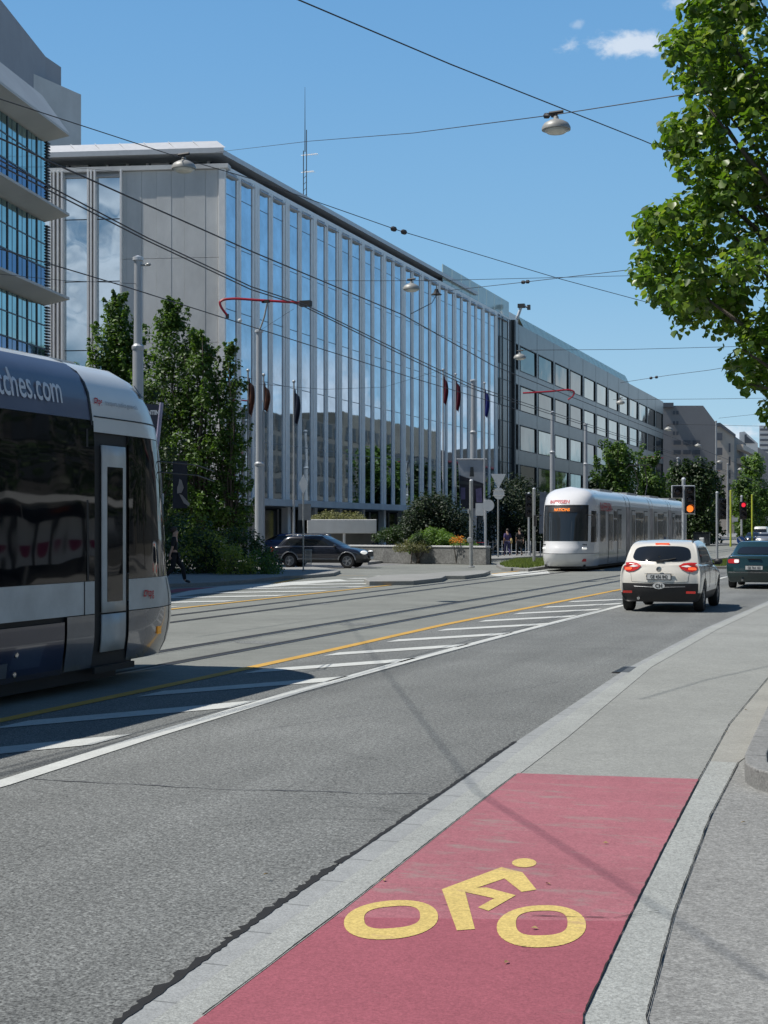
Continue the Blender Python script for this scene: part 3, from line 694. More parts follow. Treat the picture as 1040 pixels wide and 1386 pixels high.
# ---------------------------------------------------------------- steel panel office block
yc = yb+0.6; Z2 = 23.1
wl = [ax(600+.3462*z, 600, FX).y for z in (222,299,369,433,492,547,596,643,685,727,765,800,832)]
wpitch = (wl[-1]-wl[0])/12
ye = ax(898, 600, FX).y
B2 = thing('steel_clad_office', 'grey metal clad office with four rows of wide windows', 'building', (FX-10, (yc+ye)/2, 0))
b = MB(); b.mm((FX-18, yc, 0), (FX-.2, ye, Z2-.1)); b.build('core_wall', M['concrete_d'], B2)
rows = [(18.3, 21.0), (14.15, 16.85), (10.0, 12.7), (5.85, 8.55)]
zs = [4.8]+[z for r in rows[::-1] for z in r]+[Z2]
b = MB()
for i in range(14):
    w0 = wl[0]+(i-1)*wpitch+wpitch*.9; 
    a0 = yc+0.35 if i == 0 else w0; a1 = wl[0] + i*wpitch if i < 13 else ye
    b.mm((FX-.2, a0, 4.8), (FX+.0, a1-.01, Z2))          # pier strip between windows
for i in range(13):
    a0 = wl[0]+i*wpitch; a1 = a0+wpitch*.9
    for j in range(0, len(zs), 2): b.mm((FX-.2, a0, zs[j]), (FX-.004, a1-.01, zs[j+1]))
b.build('wall', M['panel'], B2)
b = MB()
for i in range(14):
    y = wl[0]+i*wpitch-.55; b.mm((FX-.05, y-.03, 4.8), (FX+.006, y+.03, Z2))
b.build('panel_joint', M['frame_d'], B2)
b = MB(); b.mm((FX-.6, yc-.25, 0), (FX+.3, yc+.35, Z2+.1)); b.build('corner_strip', M['frame_d'], B2)
M['winglass'] = [glassy('window_glass_dark', (0.055, 0.09, 0.085), 0.03, 1.0, wav=0.03, wsc=0.25, var=.3), glassy('window_glass_pale', (0.22, 0.29, 0.275), 0.05, 1.0, wav=0.03, wsc=0.25, var=.2)]
for i in range(13):
    for (z0, z1) in rows:
        a0 = wl[0]+i*wpitch+.02; a1 = a0+wpitch*.9-.04
        b = MB(); t_ = .08
        b.mm((FX-.15, a0, z0), (FX+.03, a0+t_*1.6, z1)); b.mm((FX-.15, a1-t_*1.6, z0), (FX+.03, a1, z1)); b.mm((FX-.15, a0+t_*1.6, z0), (FX+.03, a1-t_*1.6, z0+t_)); b.mm((FX-.15, a0+t_*1.6, z1-t_), (FX+.03, a1-t_*1.6, z1))
        w = b.build('window', M['frame_d'], B2)
        b = MB(); e = random.uniform(-.04, .04); b.add([(FX-.1, a0+.1, z0+.06), (FX-.1-e*.3, a1-.1, z0+.06), (FX-.1+e*.2, a1-.1, z1-.06), (FX-.1+e*.2, a0+.1, z1-.06)], [(0, 1, 2, 3)])
        bright = (i >= 5 and z0 > 10) or (i in (2, 3, 4) and z0 < 12)
        b.build('pane', M['winglass'][1 if bright else 0], w)
        if z0 < 14 and random.random() < .5:
            pass
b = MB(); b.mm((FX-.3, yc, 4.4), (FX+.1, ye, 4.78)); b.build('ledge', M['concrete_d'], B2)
b = MB()
for i in range(14): b.mm((FX-.19, yc+1+i*8, 0.2), (FX-.1, yc+8.4+i*8, 4.3))
b.build('shop_glazing', M['darkglass'], B2)
M['roofglass'] = mat('yellow_green_roof_glass', (0.55, 0.6, 0.42), 0.3, var=.08, alpha=1)
b = MB(); yr0, yr1 = yc+6, ax(855, 500, FX).y
for i in range(20):
    a0 = yr0+(yr1-yr0)*i/20; a1 = yr0+(yr1-yr0)*(i+1)/20-.15
    b.add([(FX-.3, a0, Z2+.15), (FX-.3, a1, Z2+.15), (FX-.9, a1, Z2+1.35), (FX-.9, a0, Z2+1.35)], [(0, 1, 2, 3)])
b.build('roof_glass_edge', M['roofglass'], B2)
b = MB(); b.mm((FX-8, yc, Z2-.1), (FX-.9, yr1, Z2+1.3)); b.build('top_storey', M['alu'], B2)
# small davit on the roof
q = ad(703, 430, 152); dv = thing('roof_davit', 'small white roof crane arm at the near end of the grey metal office', 'crane', (q.x, q.y, Z2+1.3))
b = MB(); a_ = ad(700, 432, 152); c_ = ad(706, 414, 152); d_ = ad(716, 416, 152)
b.tube([a_, c_], .16, 6); b.tube([c_, d_], .12, 6); b.build('arm', M['alu_l'], dv)
b = MB(); b.box(tuple(c_), (.7, .5, .4)); b.box(tuple(d_), (.3, .3, .5)); b.build('winch', M['frame_d'], dv)

# ---------------------------------------------------------------- left building with projecting slabs
M['teal'] = glassy('teal_glass', (0.33, 0.5, 0.5), 0.06, 1.0, wav=0.02, wsc=0.4, var=0.2)
M['teal_b'] = glassy('teal_blue_glass', (0.1, 0.19, 0.32), 0.06, 1.0, wav=0.02, wsc=0.4)
M['lbframe'] = mat('blue_grey_frame', (0.1, 0.13, 0.15), .5)
M['slab'] = mat('slab_concrete', (0.58, 0.575, 0.55), 0.8, var=.1, scale=.4, bump=.2)
vpl = (800-CX)/F; phi = math.atan(vpl)
du = Vector((math.sin(phi-TH), math.cos(phi-TH), 0)); dn = Vector((du.y, -du.x, 0))   # along front, outward normal (towards the street)
Q0 = base(66, 60)            # right end of the glazing
def Lp(s, o, z): p = Q0+du*s+dn*o; return (p.x, p.y, z)
def lbox(b, s0, s1, o0, o1, z0, z1):
    vs = [Lp(s0, o0, z0), Lp(s1, o0, z0), Lp(s1, o1, z0), Lp(s0, o1, z0), Lp(s0, o0, z1), Lp(s1, o0, z1), Lp(s1, o1, z1), Lp(s0, o1, z1)]
    b.add(vs, [(0,3,2,1),(4,5,6,7),(0,1,5,4),(1,2,6,5),(2,3,7,6),(3,0,4,7)])
LB = thing('slab_edged_office', 'teal glazed office with sharp projecting concrete slabs cut off by the left edge', 'building', (Q0.x-8, Q0.y-5, 0))
b = MB(); lbox(b, -26, -.05, -14, -.25, 0, 18.3); b.build('core_wall', M['concrete_d'], LB)
zf = [ad(66, y, 60).z for y in (183, 290, 402)]         # underside at glazing end, upper to lower
fl = 3.3
tips = [17.75, 14.5, 11.1, 7.8]
for k, zt0 in enumerate(tips):
    b = MB(); o1 = 0.85; top = 1.7 if k == 0 else 0.2
    # wedge: thin at the tip, thick at the wall
    for s0, s1 in ((-26, -.0),):
        vs = [Lp(s0, -.3, zt0-.25), Lp(s1+.05, -.3, zt0-.25), Lp(s1+.1, o1, zt0), Lp(s0, o1, zt0), Lp(s0, -.3, zt0+top), Lp(s1+.05, -.3, zt0+top), Lp(s1+.1, o1, zt0+.1), Lp(s0, o1, zt0+.1)]
        b.add(vs, [(0,3,2,1),(4,5,6,7),(0,1,5,4),(1,2,6,5),(2,3,7,6),(3,0,4,7)])
    b.build('canopy_slab', M['slab'], LB)
    zb = tips[k+1]+.42 if k < 3 else 5.0
    ztop = zt0-.25
    b = MB(); lbox(b, -26, 0, -.3, -.1, zb-.25 if k < 3 else zb, zb); b.build('sill', M['alu'], LB)
    for i in range(13):
        s0 = -1.0-i*1.0
        b = MB()
        b.cur = 0; lbox(b, s0+.05, s0+.95, -.2, -.12, zb+.9, ztop-.03)
        b.cur = 1; lbox(b, s0+.05, s0+.95, -.2, -.12, zb, zb+.84)
        b.cur = 2; lbox(b, s0-.03, s0+.03, -.2, -.08, zb, ztop-.03); lbox(b, s0+.47, s0+.495, -.2, -.11, zb, ztop-.03); lbox(b, s0+.04, s0+.94, -.2, -.09, zb+.84, zb+.9)
        lbox(b, s0+.04, s0+.94, -.2, -.1, zb+1.8, zb+1.85)
        b.build('window', [M['teal'], M['teal_b'], M['lbframe']], LB)
    b = MB()
    for i in range(22): lbox(b, .0, .35, -1.2, -.05, zb+.05+i*.12, zb+.1+i*.12)
    b.build('louvre', M['frame_d'], LB)
b = MB(); lbox(b, -26, 0, -.5, -.1, 0, 5.0); b.build('lower_wall', M['slab'], LB)
# roof blocks behind
M['grey_render'] = mat('grey_render', (0.3, 0.31, 0.33), 0.85, var=.06, scale=.5)
p1 = ad(110, 125, 72); 
b = MB(); zA = ad(110, 127, 72).z
lbox(b, -24, 10.5, -9, 2.0, 15, zA) ; 
RB = thing('roof_block', 'tall plain concrete block rising behind the teal glazed office', 'building', tuple(Q0+Vector((-6, 0, 0))))
b = MB(); e1 = base(110, 132); e0 = base(0, 122)
RB.location = (e1.x-8, e1.y, 0)
b.prism([(e1.x, e1.y), (e0.x, e0.y), (e0.x-30, e0.y+10), (e1.x-14, e1.y+16)], 0, ad(110, 128, 132).z); b.build('wall', M['slab'], RB)
e2 = base(83, 133); b = MB(); e3 = base(-30, 110); q2 = base(62, 130)
zU = ad(83, 91, 133).z
b.prism([(e2.x, e2.y), (q2.x, q2.y), (q2.x-8, q2.y+10), (e2.x-8, e2.y+10)], 10, zU); b.cur = 0
b.prism([(q2.x, q2.y), (e3.x, e3.y), (e3.x-8, e3.y+10), (q2.x-8, q2.y+10)], 10, zU); b.build('upper_wall', M['grey_render'], RB)

# ---------------------------------------------------------------- far street buildings
M['beige'] = mat('beige_render', (0.66, 0.58, 0.5), 0.9, var=.08, scale=.4)
M['greyblue'] = mat('grey_render_far', (0.3, 0.29, 0.29), 0.9, var=.06, scale=.3)
M['greyblue_d'] = mat('grey_slate', (0.16, 0.17, 0.19), 0.9, var=.1, scale=.3)
M['white_r'] = mat('white_render', (0.75, 0.75, 0.74), 0.9, var=.05, scale=.3)
M['farwin'] = mat('far_window', (0.09, 0.1, 0.12), 0.3, var=.3, scale=.8)
def pxpoly(b, pts, Z, depth):
    """flat front facing the camera built at one depth, extruded backwards along the street"""
    f = [ad(x, y, Z) for x, y in pts]; c_ = sum(f, Vector())/len(f); d = Vector((c_.x, c_.y, 0)).normalized()*depth; n = len(f)
    vs = [tuple(v) for v in f]+[tuple(v+d) for v in f]
    b.add(vs, [tuple(range(n)), tuple(range(2*n-1, n-1, -1))]+[(i, n+i, n+(i+1) % n, (i+1) % n) for i in range(n)])
def rectpx(b, x0, y0, x1, y1, Z): 
    b.add([tuple(ad(x0, y1, Z)), tuple(ad(x1, y1, Z)), tuple(ad(x1, y0, Z)), tuple(ad(x0, y0, Z))], [(0, 1, 2, 3)])
g = base(935, 262); B3 = thing('gabled_block', 'grey block with a sloping roof edge behind the metal clad office', 'building', tuple(g))
b = MB(); pxpoly(b, [(890, 722), (890, 549), (952, 549), (969, 572), (972, 722)], 262, 30); b.build('wall', M['greyblue'], B3)
for r_ in range(8):
    for c in range(3):
        b = MB(); rectpx(b, 911+c*4.6, 556+r_*14, 914+c*4.6, 561+r_*14, 261.6) if c < 2 and r_ < 3 else rectpx(b, 912+c*13, 583+(r_-2)*13, 922+c*13, 589+(r_-2)*13, 261.6)
        if r_ < 3 and c == 2: continue
        b.build('window', M['farwin'], B3)
b = MB(); b.mm((-37-8, 245, 22), (-37, 252, 27)); 
b = MB(); pxpoly(b, [(898, 551), (898, 545), (912, 545), (912, 551)], 261, 5); b.build('roof_plant', M['greyblue_d'], B3)
g = base(985, 300); B4 = thing('beige_apartment_block', 'beige apartment house with balconies and a slanted roof beyond the trams', 'building', tuple(g))
b = MB(); pxpoly(b, [(966, 722), (966, 570), (975, 576), (994, 590), (994, 722)], 300, 3); b.build('wall', M['beige'], B4)
b = MB()
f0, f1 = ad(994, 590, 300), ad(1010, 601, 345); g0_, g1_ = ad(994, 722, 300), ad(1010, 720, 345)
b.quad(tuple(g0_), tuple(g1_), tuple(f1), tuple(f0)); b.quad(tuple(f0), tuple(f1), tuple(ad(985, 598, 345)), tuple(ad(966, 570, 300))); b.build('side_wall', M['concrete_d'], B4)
b = MB(); pxpoly(b, [(963, 573), (975, 572), (996, 588), (996, 592), (975, 577), (963, 577)], 299.5, 2); b.build('roof_edge', M['greyblue_d'], B4)
for r_ in range(6):
    b = MB(); rectpx(b, 969, 586+r_*20, 978, 596+r_*20, 299.2); b.build('balcony', M['greyblue_d'], B4)
    b = MB(); rectpx(b, 986.5, 600+r_*18, 989, 612+r_*18, 299.2); b.build('window', M['farwin'], B4)
    b = MB(); a_, c_ = 0.15, .8
    q0, q1 = ad(994, 600+r_*19, 300).lerp(ad(1010, 607+r_*16.5, 345), .2), ad(994, 600+r_*19, 300).lerp(ad(1010, 607+r_*16.5, 345), .85)
    b.mm((q0.x, q0.y, q0.z-1.1), (q0.x+1.3, q1.y, q0.z)); b.build('balcony', M['beige'], B4)
g = base(1020, 380); B5 = thing('white_apartment_block', 'white gable ended block beyond the beige apartments', 'building', tuple(g))
b = MB(); pxpoly(b, [(1001, 722), (1001, 585), (1008, 584), (1026, 600), (1026, 722)], 380, 40); b.build('wall', M['white_r'], B5)
b = MB(); rectpx(b, 1008, 588, 1011, 599, 379.5); b.add([tuple(ad(1008, 588, 379.4)), tuple(ad(1023, 600, 379.4)), tuple(ad(1008, 600, 379.4))], [(0, 1, 2)]); b.build('window', M['farwin'], B5)
g = base(1040, 450); B6 = thing('grey_side_block', 'grey block at the right edge in front of the distant tower', 'building', tuple(g))
b = MB(); pxpoly(b, [(1026, 722), (1026, 605), (1050, 620), (1080, 640), (1080, 722)], 430, 30); b.build('wall', M['greyblue'], B6)
for i in range(5):
    b = MB(); rectpx(b, 1029, 620+i*14, 1034, 625+i*14, 429.5); b.build('window', M['farwin'], B6)
g = base(1045, 700); B7 = thing('distant_tower', 'distant pale tower with stacked balconies at the right edge', 'tower', tuple(g))
b = MB(); pxpoly(b, [(1028, 722), (1028, 576), (1056, 576), (1056, 722)], 700, 20); b.build('wall', M['white_r'], B7)
for i in range(9):
    b = MB(); rectpx(b, 1029, 580+i*7, 1055, 583+i*7, 699); b.build('balcony', M['greyblue_d'], B7)
# ---------------------------------------------------------------- the other side of the street (out of frame, mirrored in the glass fronts)
M['opp'] = [mat('opp_stone', (0.1, 0.098, 0.09), 0.9), mat('opp_cream', (0.14, 0.135, 0.115), 0.9), mat('opp_grey', (0.065, 0.065, 0.065), 0.9), mat('opp_white', (0.15, 0.15, 0.14), 0.9)]
M['maroon'] = mat('maroon_awning', (0.12, 0.015, 0.03), 0.8)
ly = 30.0; oi = 0
labs = ['stone house with arched windows across the street', 'cream house with maroon awnings across the street', 'grey house with flat windows across the street', 'white house with maroon awnings across the street', 'stone corner house with flat windows across the street', 'cream long house with arched windows across the street', 'grey tall house with maroon awnings across the street', 'white low house with flat windows across the street']
for wdt, hgt in ((40, 20), (46, 23), (38, 19), (52, 24), (44, 20.5), (60, 23), (50, 19), (80, 22)):
    t = thing('street_house', labs[oi], 'building', (26, ly+wdt/2, 0))
    b = MB(); b.mm((20, ly, 0), (32, ly+wdt-.5, hgt)); b.build('wall', M['opp'][oi % 4], t)
    nw = 0
    for f in range(int(hgt//3.4)):
        for i in range(int(wdt//3.2)):
            if nw >= 98: break
            nw += 1; y = ly+1+i*3.2; b = MB(); b.mm((19.9, y, .9+f*3.4), (19.98, y+2.1, 3.3+f*3.4)); b.build('window', M['frame_d'], t)
    for f in range(2, 5):
        if oi in (1, 3, 6): b = MB(); b.mm((18.9, ly+1, 3.0+f*3.4), (19.88, ly+wdt-2, 3.35+f*3.4)); b.build('awning', M['maroon'], t)
    ly += wdt; oi += 1
t = thing('street_house', 'wide pale house behind the tram on the near left', 'building', (-70, -25, 0))
b = MB(); b.mm((-96, -38, 0), (-60, -22, 26)); b.build('wall', M['opp'][3], t)
for f in range(6):
    for i in range(8):
        b = MB(); b.mm((-95+i*4.3, -21.98, 2+f*4), (-92.4+i*4.3, -21.9, 4.6+f*4)); b.build('window', M['farwin'], t)
# ================================================================ trams
M['tr_white'] = mat('tram_white_paint', (0.62, 0.63, 0.62), 0.28, var=.04, scale=1.5, coat=.4)
M['tr_dirty'] = mat('tram_white_band', (0.5, 0.5, 0.48), 0.4, var=.15, scale=2.5)
M['tr_grey'] = mat('tram_grey_skirt', (0.12, 0.125, 0.14), 0.25, 0.3, var=.15, coat=.8)
M['tr_blue'] = mat('tram_advert_blue', (0.085, 0.10, 0.155), 0.35, var=.06, coat=.3)
M['tr_navy'] = mat('tram_navy', (0.012, 0.016, 0.045), 0.18, var=.1, coat=.8)
M['tr_black'] = glassy('tram_black_glass', (0.004, 0.005, 0.007), 0.03, 0.0, 1.55, wav=.012, wsc=.9)
M['tr_screen'] = glassy('tram_windscreen', (0.03, 0.035, 0.04), 0.03, 0.0, 1.7)
M['rubber'] = mat('black_rubber', (0.015, 0.015, 0.016), 0.6)
M['txt_white'] = mat('lettering_silver', (0.6, 0.62, 0.66), 0.5, var=.02)
M['txt_red'] = mat('lettering_red', (0.5, 0.04, 0.05), 0.5, var=.02)
M['txt_grey'] = mat('lettering_grey', (0.3, 0.3, 0.32), 0.5, var=.02)
M['txt_black'] = mat('lettering_black', (0.02, 0.02, 0.02), 0.5, var=.02)
M['amber'] = mat('amber_lens', (0.75, 0.32, 0.03), 0.3, emit=(1, .45, .05), estr=.15)
M['chrome'] = mat('chrome', (0.6, 0.6, 0.6), 0.12, 1.0, var=.03)
M['lamp_glass'] = mat('headlight_glass', (0.75, 0.75, 0.72), 0.1, 0.3, emit=(1, 1, .95), estr=.5)
BN = [(0.25, 1.55), (0.4, 1.82), (0.75, 1.98), (1.0, 1.95), (1.22, 1.8), (1.8, 1.7), (2.4, 1.6), (2.75, 1.5), (3.05, 1.35), (3.35, 1.05), (3.57, .7), (3.72, .35), (3.8, .1)]
AN = [(0.25, 1.1), (0.6, 1.15), (2.6, 1.15), (3.0, 1.135), (3.3, 1.09), (3.5, 1.0), (3.64, .82), (3.73, .57), (3.78, .3), (3.8, .05)]
def itp(T, z):
    if z <= T[0][0]: return T[0][1]
    for i in range(len(T)-1):
        if z <= T[i+1][0]:
            f = (z-T[i][0])/(T[i+1][0]-T[i][0]); return T[i][1]*(1-f)+T[i+1][1]*f
    return T[-1][1]
def TS(u, z, off=0.0):
    """tram surface: u<0 right side (y=u), 0..1 round the nose, >1 left side; local front at y=0"""
    def P(u, z):
        a, b = itp(AN, z), itp(BN, z)
        if u < 0: return Vector((a, u, z))
        if u > 1: return Vector((-a, -(u-1), z))
        t = u*math.pi; c, s = math.cos(t), math.sin(t); q = 0.86
        return Vector((a*math.copysign(abs(c)**q, c), b*abs(s)**q, z))
    p = P(u, z)
    if off:
        e = 0.01 if 0 < u < 1 else 0.05
        du_ = P(u+e if not (u < 0 <= u+e) else u-1e-9, z)-P(u-e, z) if not (u < 0) else Vector((0, 1, 0))
        if u > 1: du_ = Vector((0, -1, 0))
        dz_ = P(u, z+.02)-P(u, z-.02)
        n = du_.cross(dz_); n.normalize(); p = p+n*off
    return p
def patch(name, m, parent, u0, u1, z0, z1, off=0.0, nu=None, nz=None, thick=0.0, smooth=True):
    def seg(a, b):
        r = []
        if nu: return [a+(b-a)*i/nu for i in range(nu+1)]
        cuts = [a]+[c for c in (0.0, 1.0) if a < c < b]+[b]
        for i in range(len(cuts)-1):
            p, q = cuts[i], cuts[i+1]
            k = max(1, int((q-p)*36)) if 0 <= p and q <= 1 else max(1, int(abs(q-p)/4))
            r += [p+(q-p)*j/k for j in range(k)]
        return r+[b]
    us = seg(u0, u1)
    zk = nz or max(2, int((z1-z0)/.12)); zs = [z0+(z1-z0)*i/zk for i in range(zk+1)]
    vs = []; fs = []
    for u in us:
        for z in zs: vs.append(tuple(TS(u if u != 0 else 1e-6, z, off)))
    m_ = zk+1
    for i in range(len(us)-1):
        for j in range(zk): fs.append((i*m_+j, (i+1)*m_+j, (i+1)*m_+j+1, i*m_+j+1))
    o = mesh_from(name, vs, fs, m, parent, smooth)
    if thick:
        s = o.modifiers.new('solid', 'SOLIDIFY'); s.thickness = thick; s.offset = -1
    return o
def side_text(name, s, size, m, parent, y0, z0, bold=0, fw=1.0, off=.012, slope=0.0):
    return text_on(name, s, size, lambda x, t: tuple(TS(y0+x, z0+t, off)) if y0+x < 0 else tuple(TS(0.0001, z0+t, off)), m, parent, bold, fw)
def mk_pantograph(parent, y, M_):
    b = MB()
    for sx in (-.35, .35): b.tube([(sx, y, 3.62), (sx*.7, y-1.5, 4.5), (sx*.9, y-.2, 5.5)], .03, 5)
    b.tube([(-.75, y-.2, 5.35), (-.55, y-.2, 5.55), (.55, y-.2, 5.55), (.75, y-.2, 5.35)], .03, 5); b.build('pantograph', M_, parent, world=False)

# ---- near tram (seen from its right side, cut by the left edge)
T1 = thing('tram', 'tram with navy advert roof band reading tches.com, cut off by the left edge', 'tram', (-9.6, 15.35, 0))
Lr = -22.0
patch('body_side', M['tr_dirty'], T1, Lr, -0.93, .86, 1.22)
patch('body_side', M['tr_dirty'], T1, -0.16, 1.16, .86, 1.22)
patch('body_side', M['tr_dirty'], T1, 1.16, 1-Lr, .86, 1.22)
patch('skirt', M['tr_navy'], T1, Lr, -1.55, .24, .80)
patch('skirt', M['tr_grey'], T1, -1.5, -0.93, .26, .85)
patch('bumper', M['tr_grey'], T1, -0.16, 1.16, .28, .85)
patch('skirt', M['tr_navy'], T1, 1.16, 1-Lr, .24, .85)
patch('shadow_gap', M['rubber'], T1, Lr, -.93, .79, .86, -.04)
patch('window_band', M['tr_black'], T1, Lr, -0.93, 1.225, 3.0)
patch('window_band', M['tr_black'], T1, 1.16, 1-Lr, 1.225, 3.0)
patch('cab_window', M['tr_black'], T1, -0.16, 1.16, 1.225, 2.87)
patch('advert_band', M['tr_blue'], T1, Lr, -.99, 3.005, 3.64)
patch('roof', M['tr_white'], T1, Lr, -.99, 3.642, 3.8)
patch('advert_band', M['tr_blue'], T1, 1.99, 1-Lr, 3.005, 3.64)
patch('roof', M['tr_white'], T1, 1.99, 1-Lr, 3.642, 3.8)
patch('cab_roof', M['tr_white'], T1, -.97, 1.97, 2.88, 3.8)
patch('cab_roof_edge', M['rubber'], T1, -.92, 1.92, 3.045, 3.06, .006, nz=1)
patch('roof_seam', M['rubber'], T1, -1.0, -.955, 2.95, 3.795, .008)
b = MB(); b.mm((-.3, Lr, 3.6), (.3, .05, 3.79)); b.build('roof_spine', M['tr_white'], T1, world=False)
# door: dark surround, pale leaf, glass
patch('door_frame', M['rubber'], T1, -.93, -.16, .3, 2.88, -.02)
dr = patch('door', M['tr_dirty'], T1, -.78, -.25, .86, 2.74, .012, thick=.02)
dr2 = patch('door_lower_panel', M['tr_dirty'], T1, -.78, -.25, .42, .84, .012, thick=.02)
patch('door_glass', M['tr_black'], dr, -.68, -.33, .98, 2.5, .018)
b = MB(); b.mm((1.16, -1.0, .2), (1.19, -.1, .27)); b.build('door_step', M['rubber'], T1, world=False)
patch('window_pillar', M['rubber'], T1, -1.10, -1.06, 1.23, 2.9, .006, nz=1)
patch('window_pillar', M['rubber'], T1, -3.6, -3.56, 1.23, 2.9, .006, nz=1)
for y in (-1.15,):
    patch('panel_gap', M['rubber'], T1, y-.01, y+.01, .86, 1.22, .004, nz=1)
patch('nose_gap', M['rubber'], T1, .165, .172, .3, 1.2, .004)
patch('windscreen_post', M['rubber'], T1, .225, .235, 1.23, 2.85, .01)
patch('windscreen_post', M['rubber'], T1, .765, .775, 1.23, 2.85, .01)
patch('roof_vent', M['rubber'], T1, .08, .14, 3.36, 3.5, .012)
def fitw(s_, size, w): 
    vs, _ = text_mesh(s_, size); return w/max(v[0] for v in vs)
side_text('lettering', 'tches.com', .42, M['txt_white'], T1, -2.74, 3.15, .003, fitw('tches.com', .42, 1.19))
def logo(parent, y, z, k, m):
    f = lambda x, t: tuple(TS(y+x if y+x < -1e-4 else (y+x)*.16+1e-5, z+t, .013))
    b = MB()
    for (x0, t0, x1, t1) in ((0, 0, .1, .03), (0, 0, .03, .13), (.0, .1, .13, .13), (.1, .03, .13, .13)):
        vs = [f((x0+.3*t0)*k, t0*k), f((x1+.3*t0)*k, t0*k), f((x1+.3*t1)*k, t1*k), f((x0+.3*t1)*k, t1*k)]; b.add(vs, [(0, 1, 2, 3)])
    b.build('logo', m, parent, world=False)
def nose_text(name, s, size, m, parent, u0, z0, k, bold=0, fw=1.0, off=.014):
    """k: metres of surface per unit of u"""
    return text_on(name, s, size, lambda x, t: tuple(TS(u0+x/k, z0+t, off)), m, parent, bold, fw)
def mixed_text(name, s, size, m, parent, y0, z0, bold=0, fw=1.0, k=6.0):
    def f(x, t):
        y = y0+x
        return tuple(TS(y, z0+t, .014)) if y < -1e-4 else tuple(TS(y/k+1e-5, z0+t, .014))
    return text_on(name, s, size, f, m, parent, bold, fw)
# red logo lettering by the door, small line on the cab roof
logo(T1, .12, 1.0, .6, M['txt_red'])
mixed_text('lettering', 'tpg', .14, M['txt_red'], T1, .21, 1.0, .002, .85)
logo(T1, -.88, 3.2, .5, M['txt_red'])
mixed_text('lettering', 'tpg', .1, M['txt_red'], T1, -.81, 3.2, .002, .85)
mixed_text('lettering', 'transports publics genevois', .085, M['txt_grey'], T1, -.64, 3.2, 0, .78, k=4.5)
# indicators, hatch, keyholes
for (y, z) in ((-3.1, .62), (.3, .58)):
    b = MB(); p = TS(y, z, .006) if y < 0 else TS(.09, z, .01); b.box(tuple(p), (.02, .075, .09)); b.build('side_marker', M['amber'], T1, world=False)
for (y, z) in ((-3.12, .48), (-2.45, .52), (-2.45, .25+.07)):
    b = MB(); p = TS(y, z, .004); b.lathe([(.028, -.004), (.03, .004), (.018, .006)], tuple(p), 12, Matrix.Rotation(R(90), 3, 'Y')); b.build('lock', M['chrome'], T1, world=False)
patch('hatch', M['tr_grey'], T1, -2.95, -2.6, .30, .45, .006, nz=1)
# two thin wipers / feelers ahead of the nose
for z in (2.63, 2.5):
    b = MB(); b.tube([(1.02, .35, z), (1.15, 1.6, z-.02), (1.0, 2.4, z-.07)], .008, 5); b.build('mirror_stay', M['rubber'], T1, world=False)
b = MB(); b.box((-.1, 2.0, 2.55), (.02, .02, .02)); 
# interior hints: seats and a red strap behind the glass are only mirrored light in the photo; underframe
b = MB(); b.mm((-1.0, Lr, .1), (1.0, -.2, .3)); b.build('underframe', M['rubber'], T1, world=False)
b = MB(); b.mm((-1.1, Lr, .25), (1.1, -.02, .9)); b.build('floor', M['rubber'], T1, world=False)
patch('advert_patch', M['txt_red'], T1, -3.15, -3.02, 2.38, 2.62, .004, nz=1)
b = MB(); b.box((1.2, .18, 1.25), (.03, .03, .02)); 
# tram stop shelter with posters behind the camera's right shoulder (mirrored in the windows)
SH = thing('tram_shelter', 'glass tram shelter with white posters behind the pavement', 'shelter', (4.4, 34, 0))
b = MB(); b.mm((3.4, 30.2, 2.5), (5.4, 37.5, 2.72)); b.build('roof', M['tr_white'], SH)
b = MB(); b.mm((5.2, 30.4, .3), (5.25, 37.3, 2.4)); b.build('rear_wall', M['darkglass'], SH)
M['magenta'] = mat('poster_magenta', (.42, .02, .12), .5); M['poster'] = mat('poster_white', (.8, .8, .8), .5, var=.04)
for i in range(5):
    y = 30.9+i*1.25; b = MB(); b.cur = 0; b.mm((4.4, y, .85), (4.44, y+.95, 2.05))
    b.cur = 1; b.add([(4.39, y+.47+.4*math.cos(t), 1.45+.35*math.sin(t)) for t in np.linspace(math.pi, 2*math.pi, 12)], [tuple(range(12))]); b.build('poster', [M['poster'], M['magenta']], SH)
for y in (30.5, 33.8, 37.2): b = MB(); b.tube([(5.1, y, 0), (5.1, y, 2.5)], .05, 8); b.build('post', M['alu'], SH)

# ---- far tram (facing the camera)
nose2 = base(768, 65.5)
T2 = thing('tram', 'white articulated tram with orange destination display coming towards the camera', 'tram', (-13.55, 63.3, 0), math.pi)
T2.scale = (.97, 1, .955)
# local +y points to the camera; local left side (u>1) is the side we see
M['tr2_white'] = mat('tram_white_gloss', (0.72, 0.72, 0.72), 0.25, var=.03, scale=1.5, coat=.5)
M['tr2_side'] = mat('tram_silver_side', (0.42, 0.43, 0.44), 0.3, 0.3, var=.08, scale=1.2, coat=.4)
M['tr2_ad'] = mat('tram_advert_print', (0.30, 0.26, 0.26), 0.4, var=.7, scale=1.6)
W2 = M['tr2_white']
patch('bumper', W2, T2, -.2, 1.6, .22, .78)
patch('bumper_gap', M['rubber'], T2, -.2, 1.6, .78, .80, -.01, nz=1)
patch('front_panel', W2, T2, -.2, 1.6, .80, 1.34)
patch('cab_side', W2, T2, -.2, .19, 1.34, 2.95); patch('cab_side', W2, T2, .81, 1.6, 1.34, 2.95)
patch('windscreen', M['tr_screen'], T2, .19, .81, 1.34, 2.95)
patch('windscreen_rim', M['rubber'], T2, .185, .2, 1.34, 2.95, .008); patch('windscreen_rim', M['rubber'], T2, .8, .815, 1.34, 2.95, .008)
patch('windscreen_rim', M['rubber'], T2, .19, .81, 2.9, 2.96, .008, nz=1)
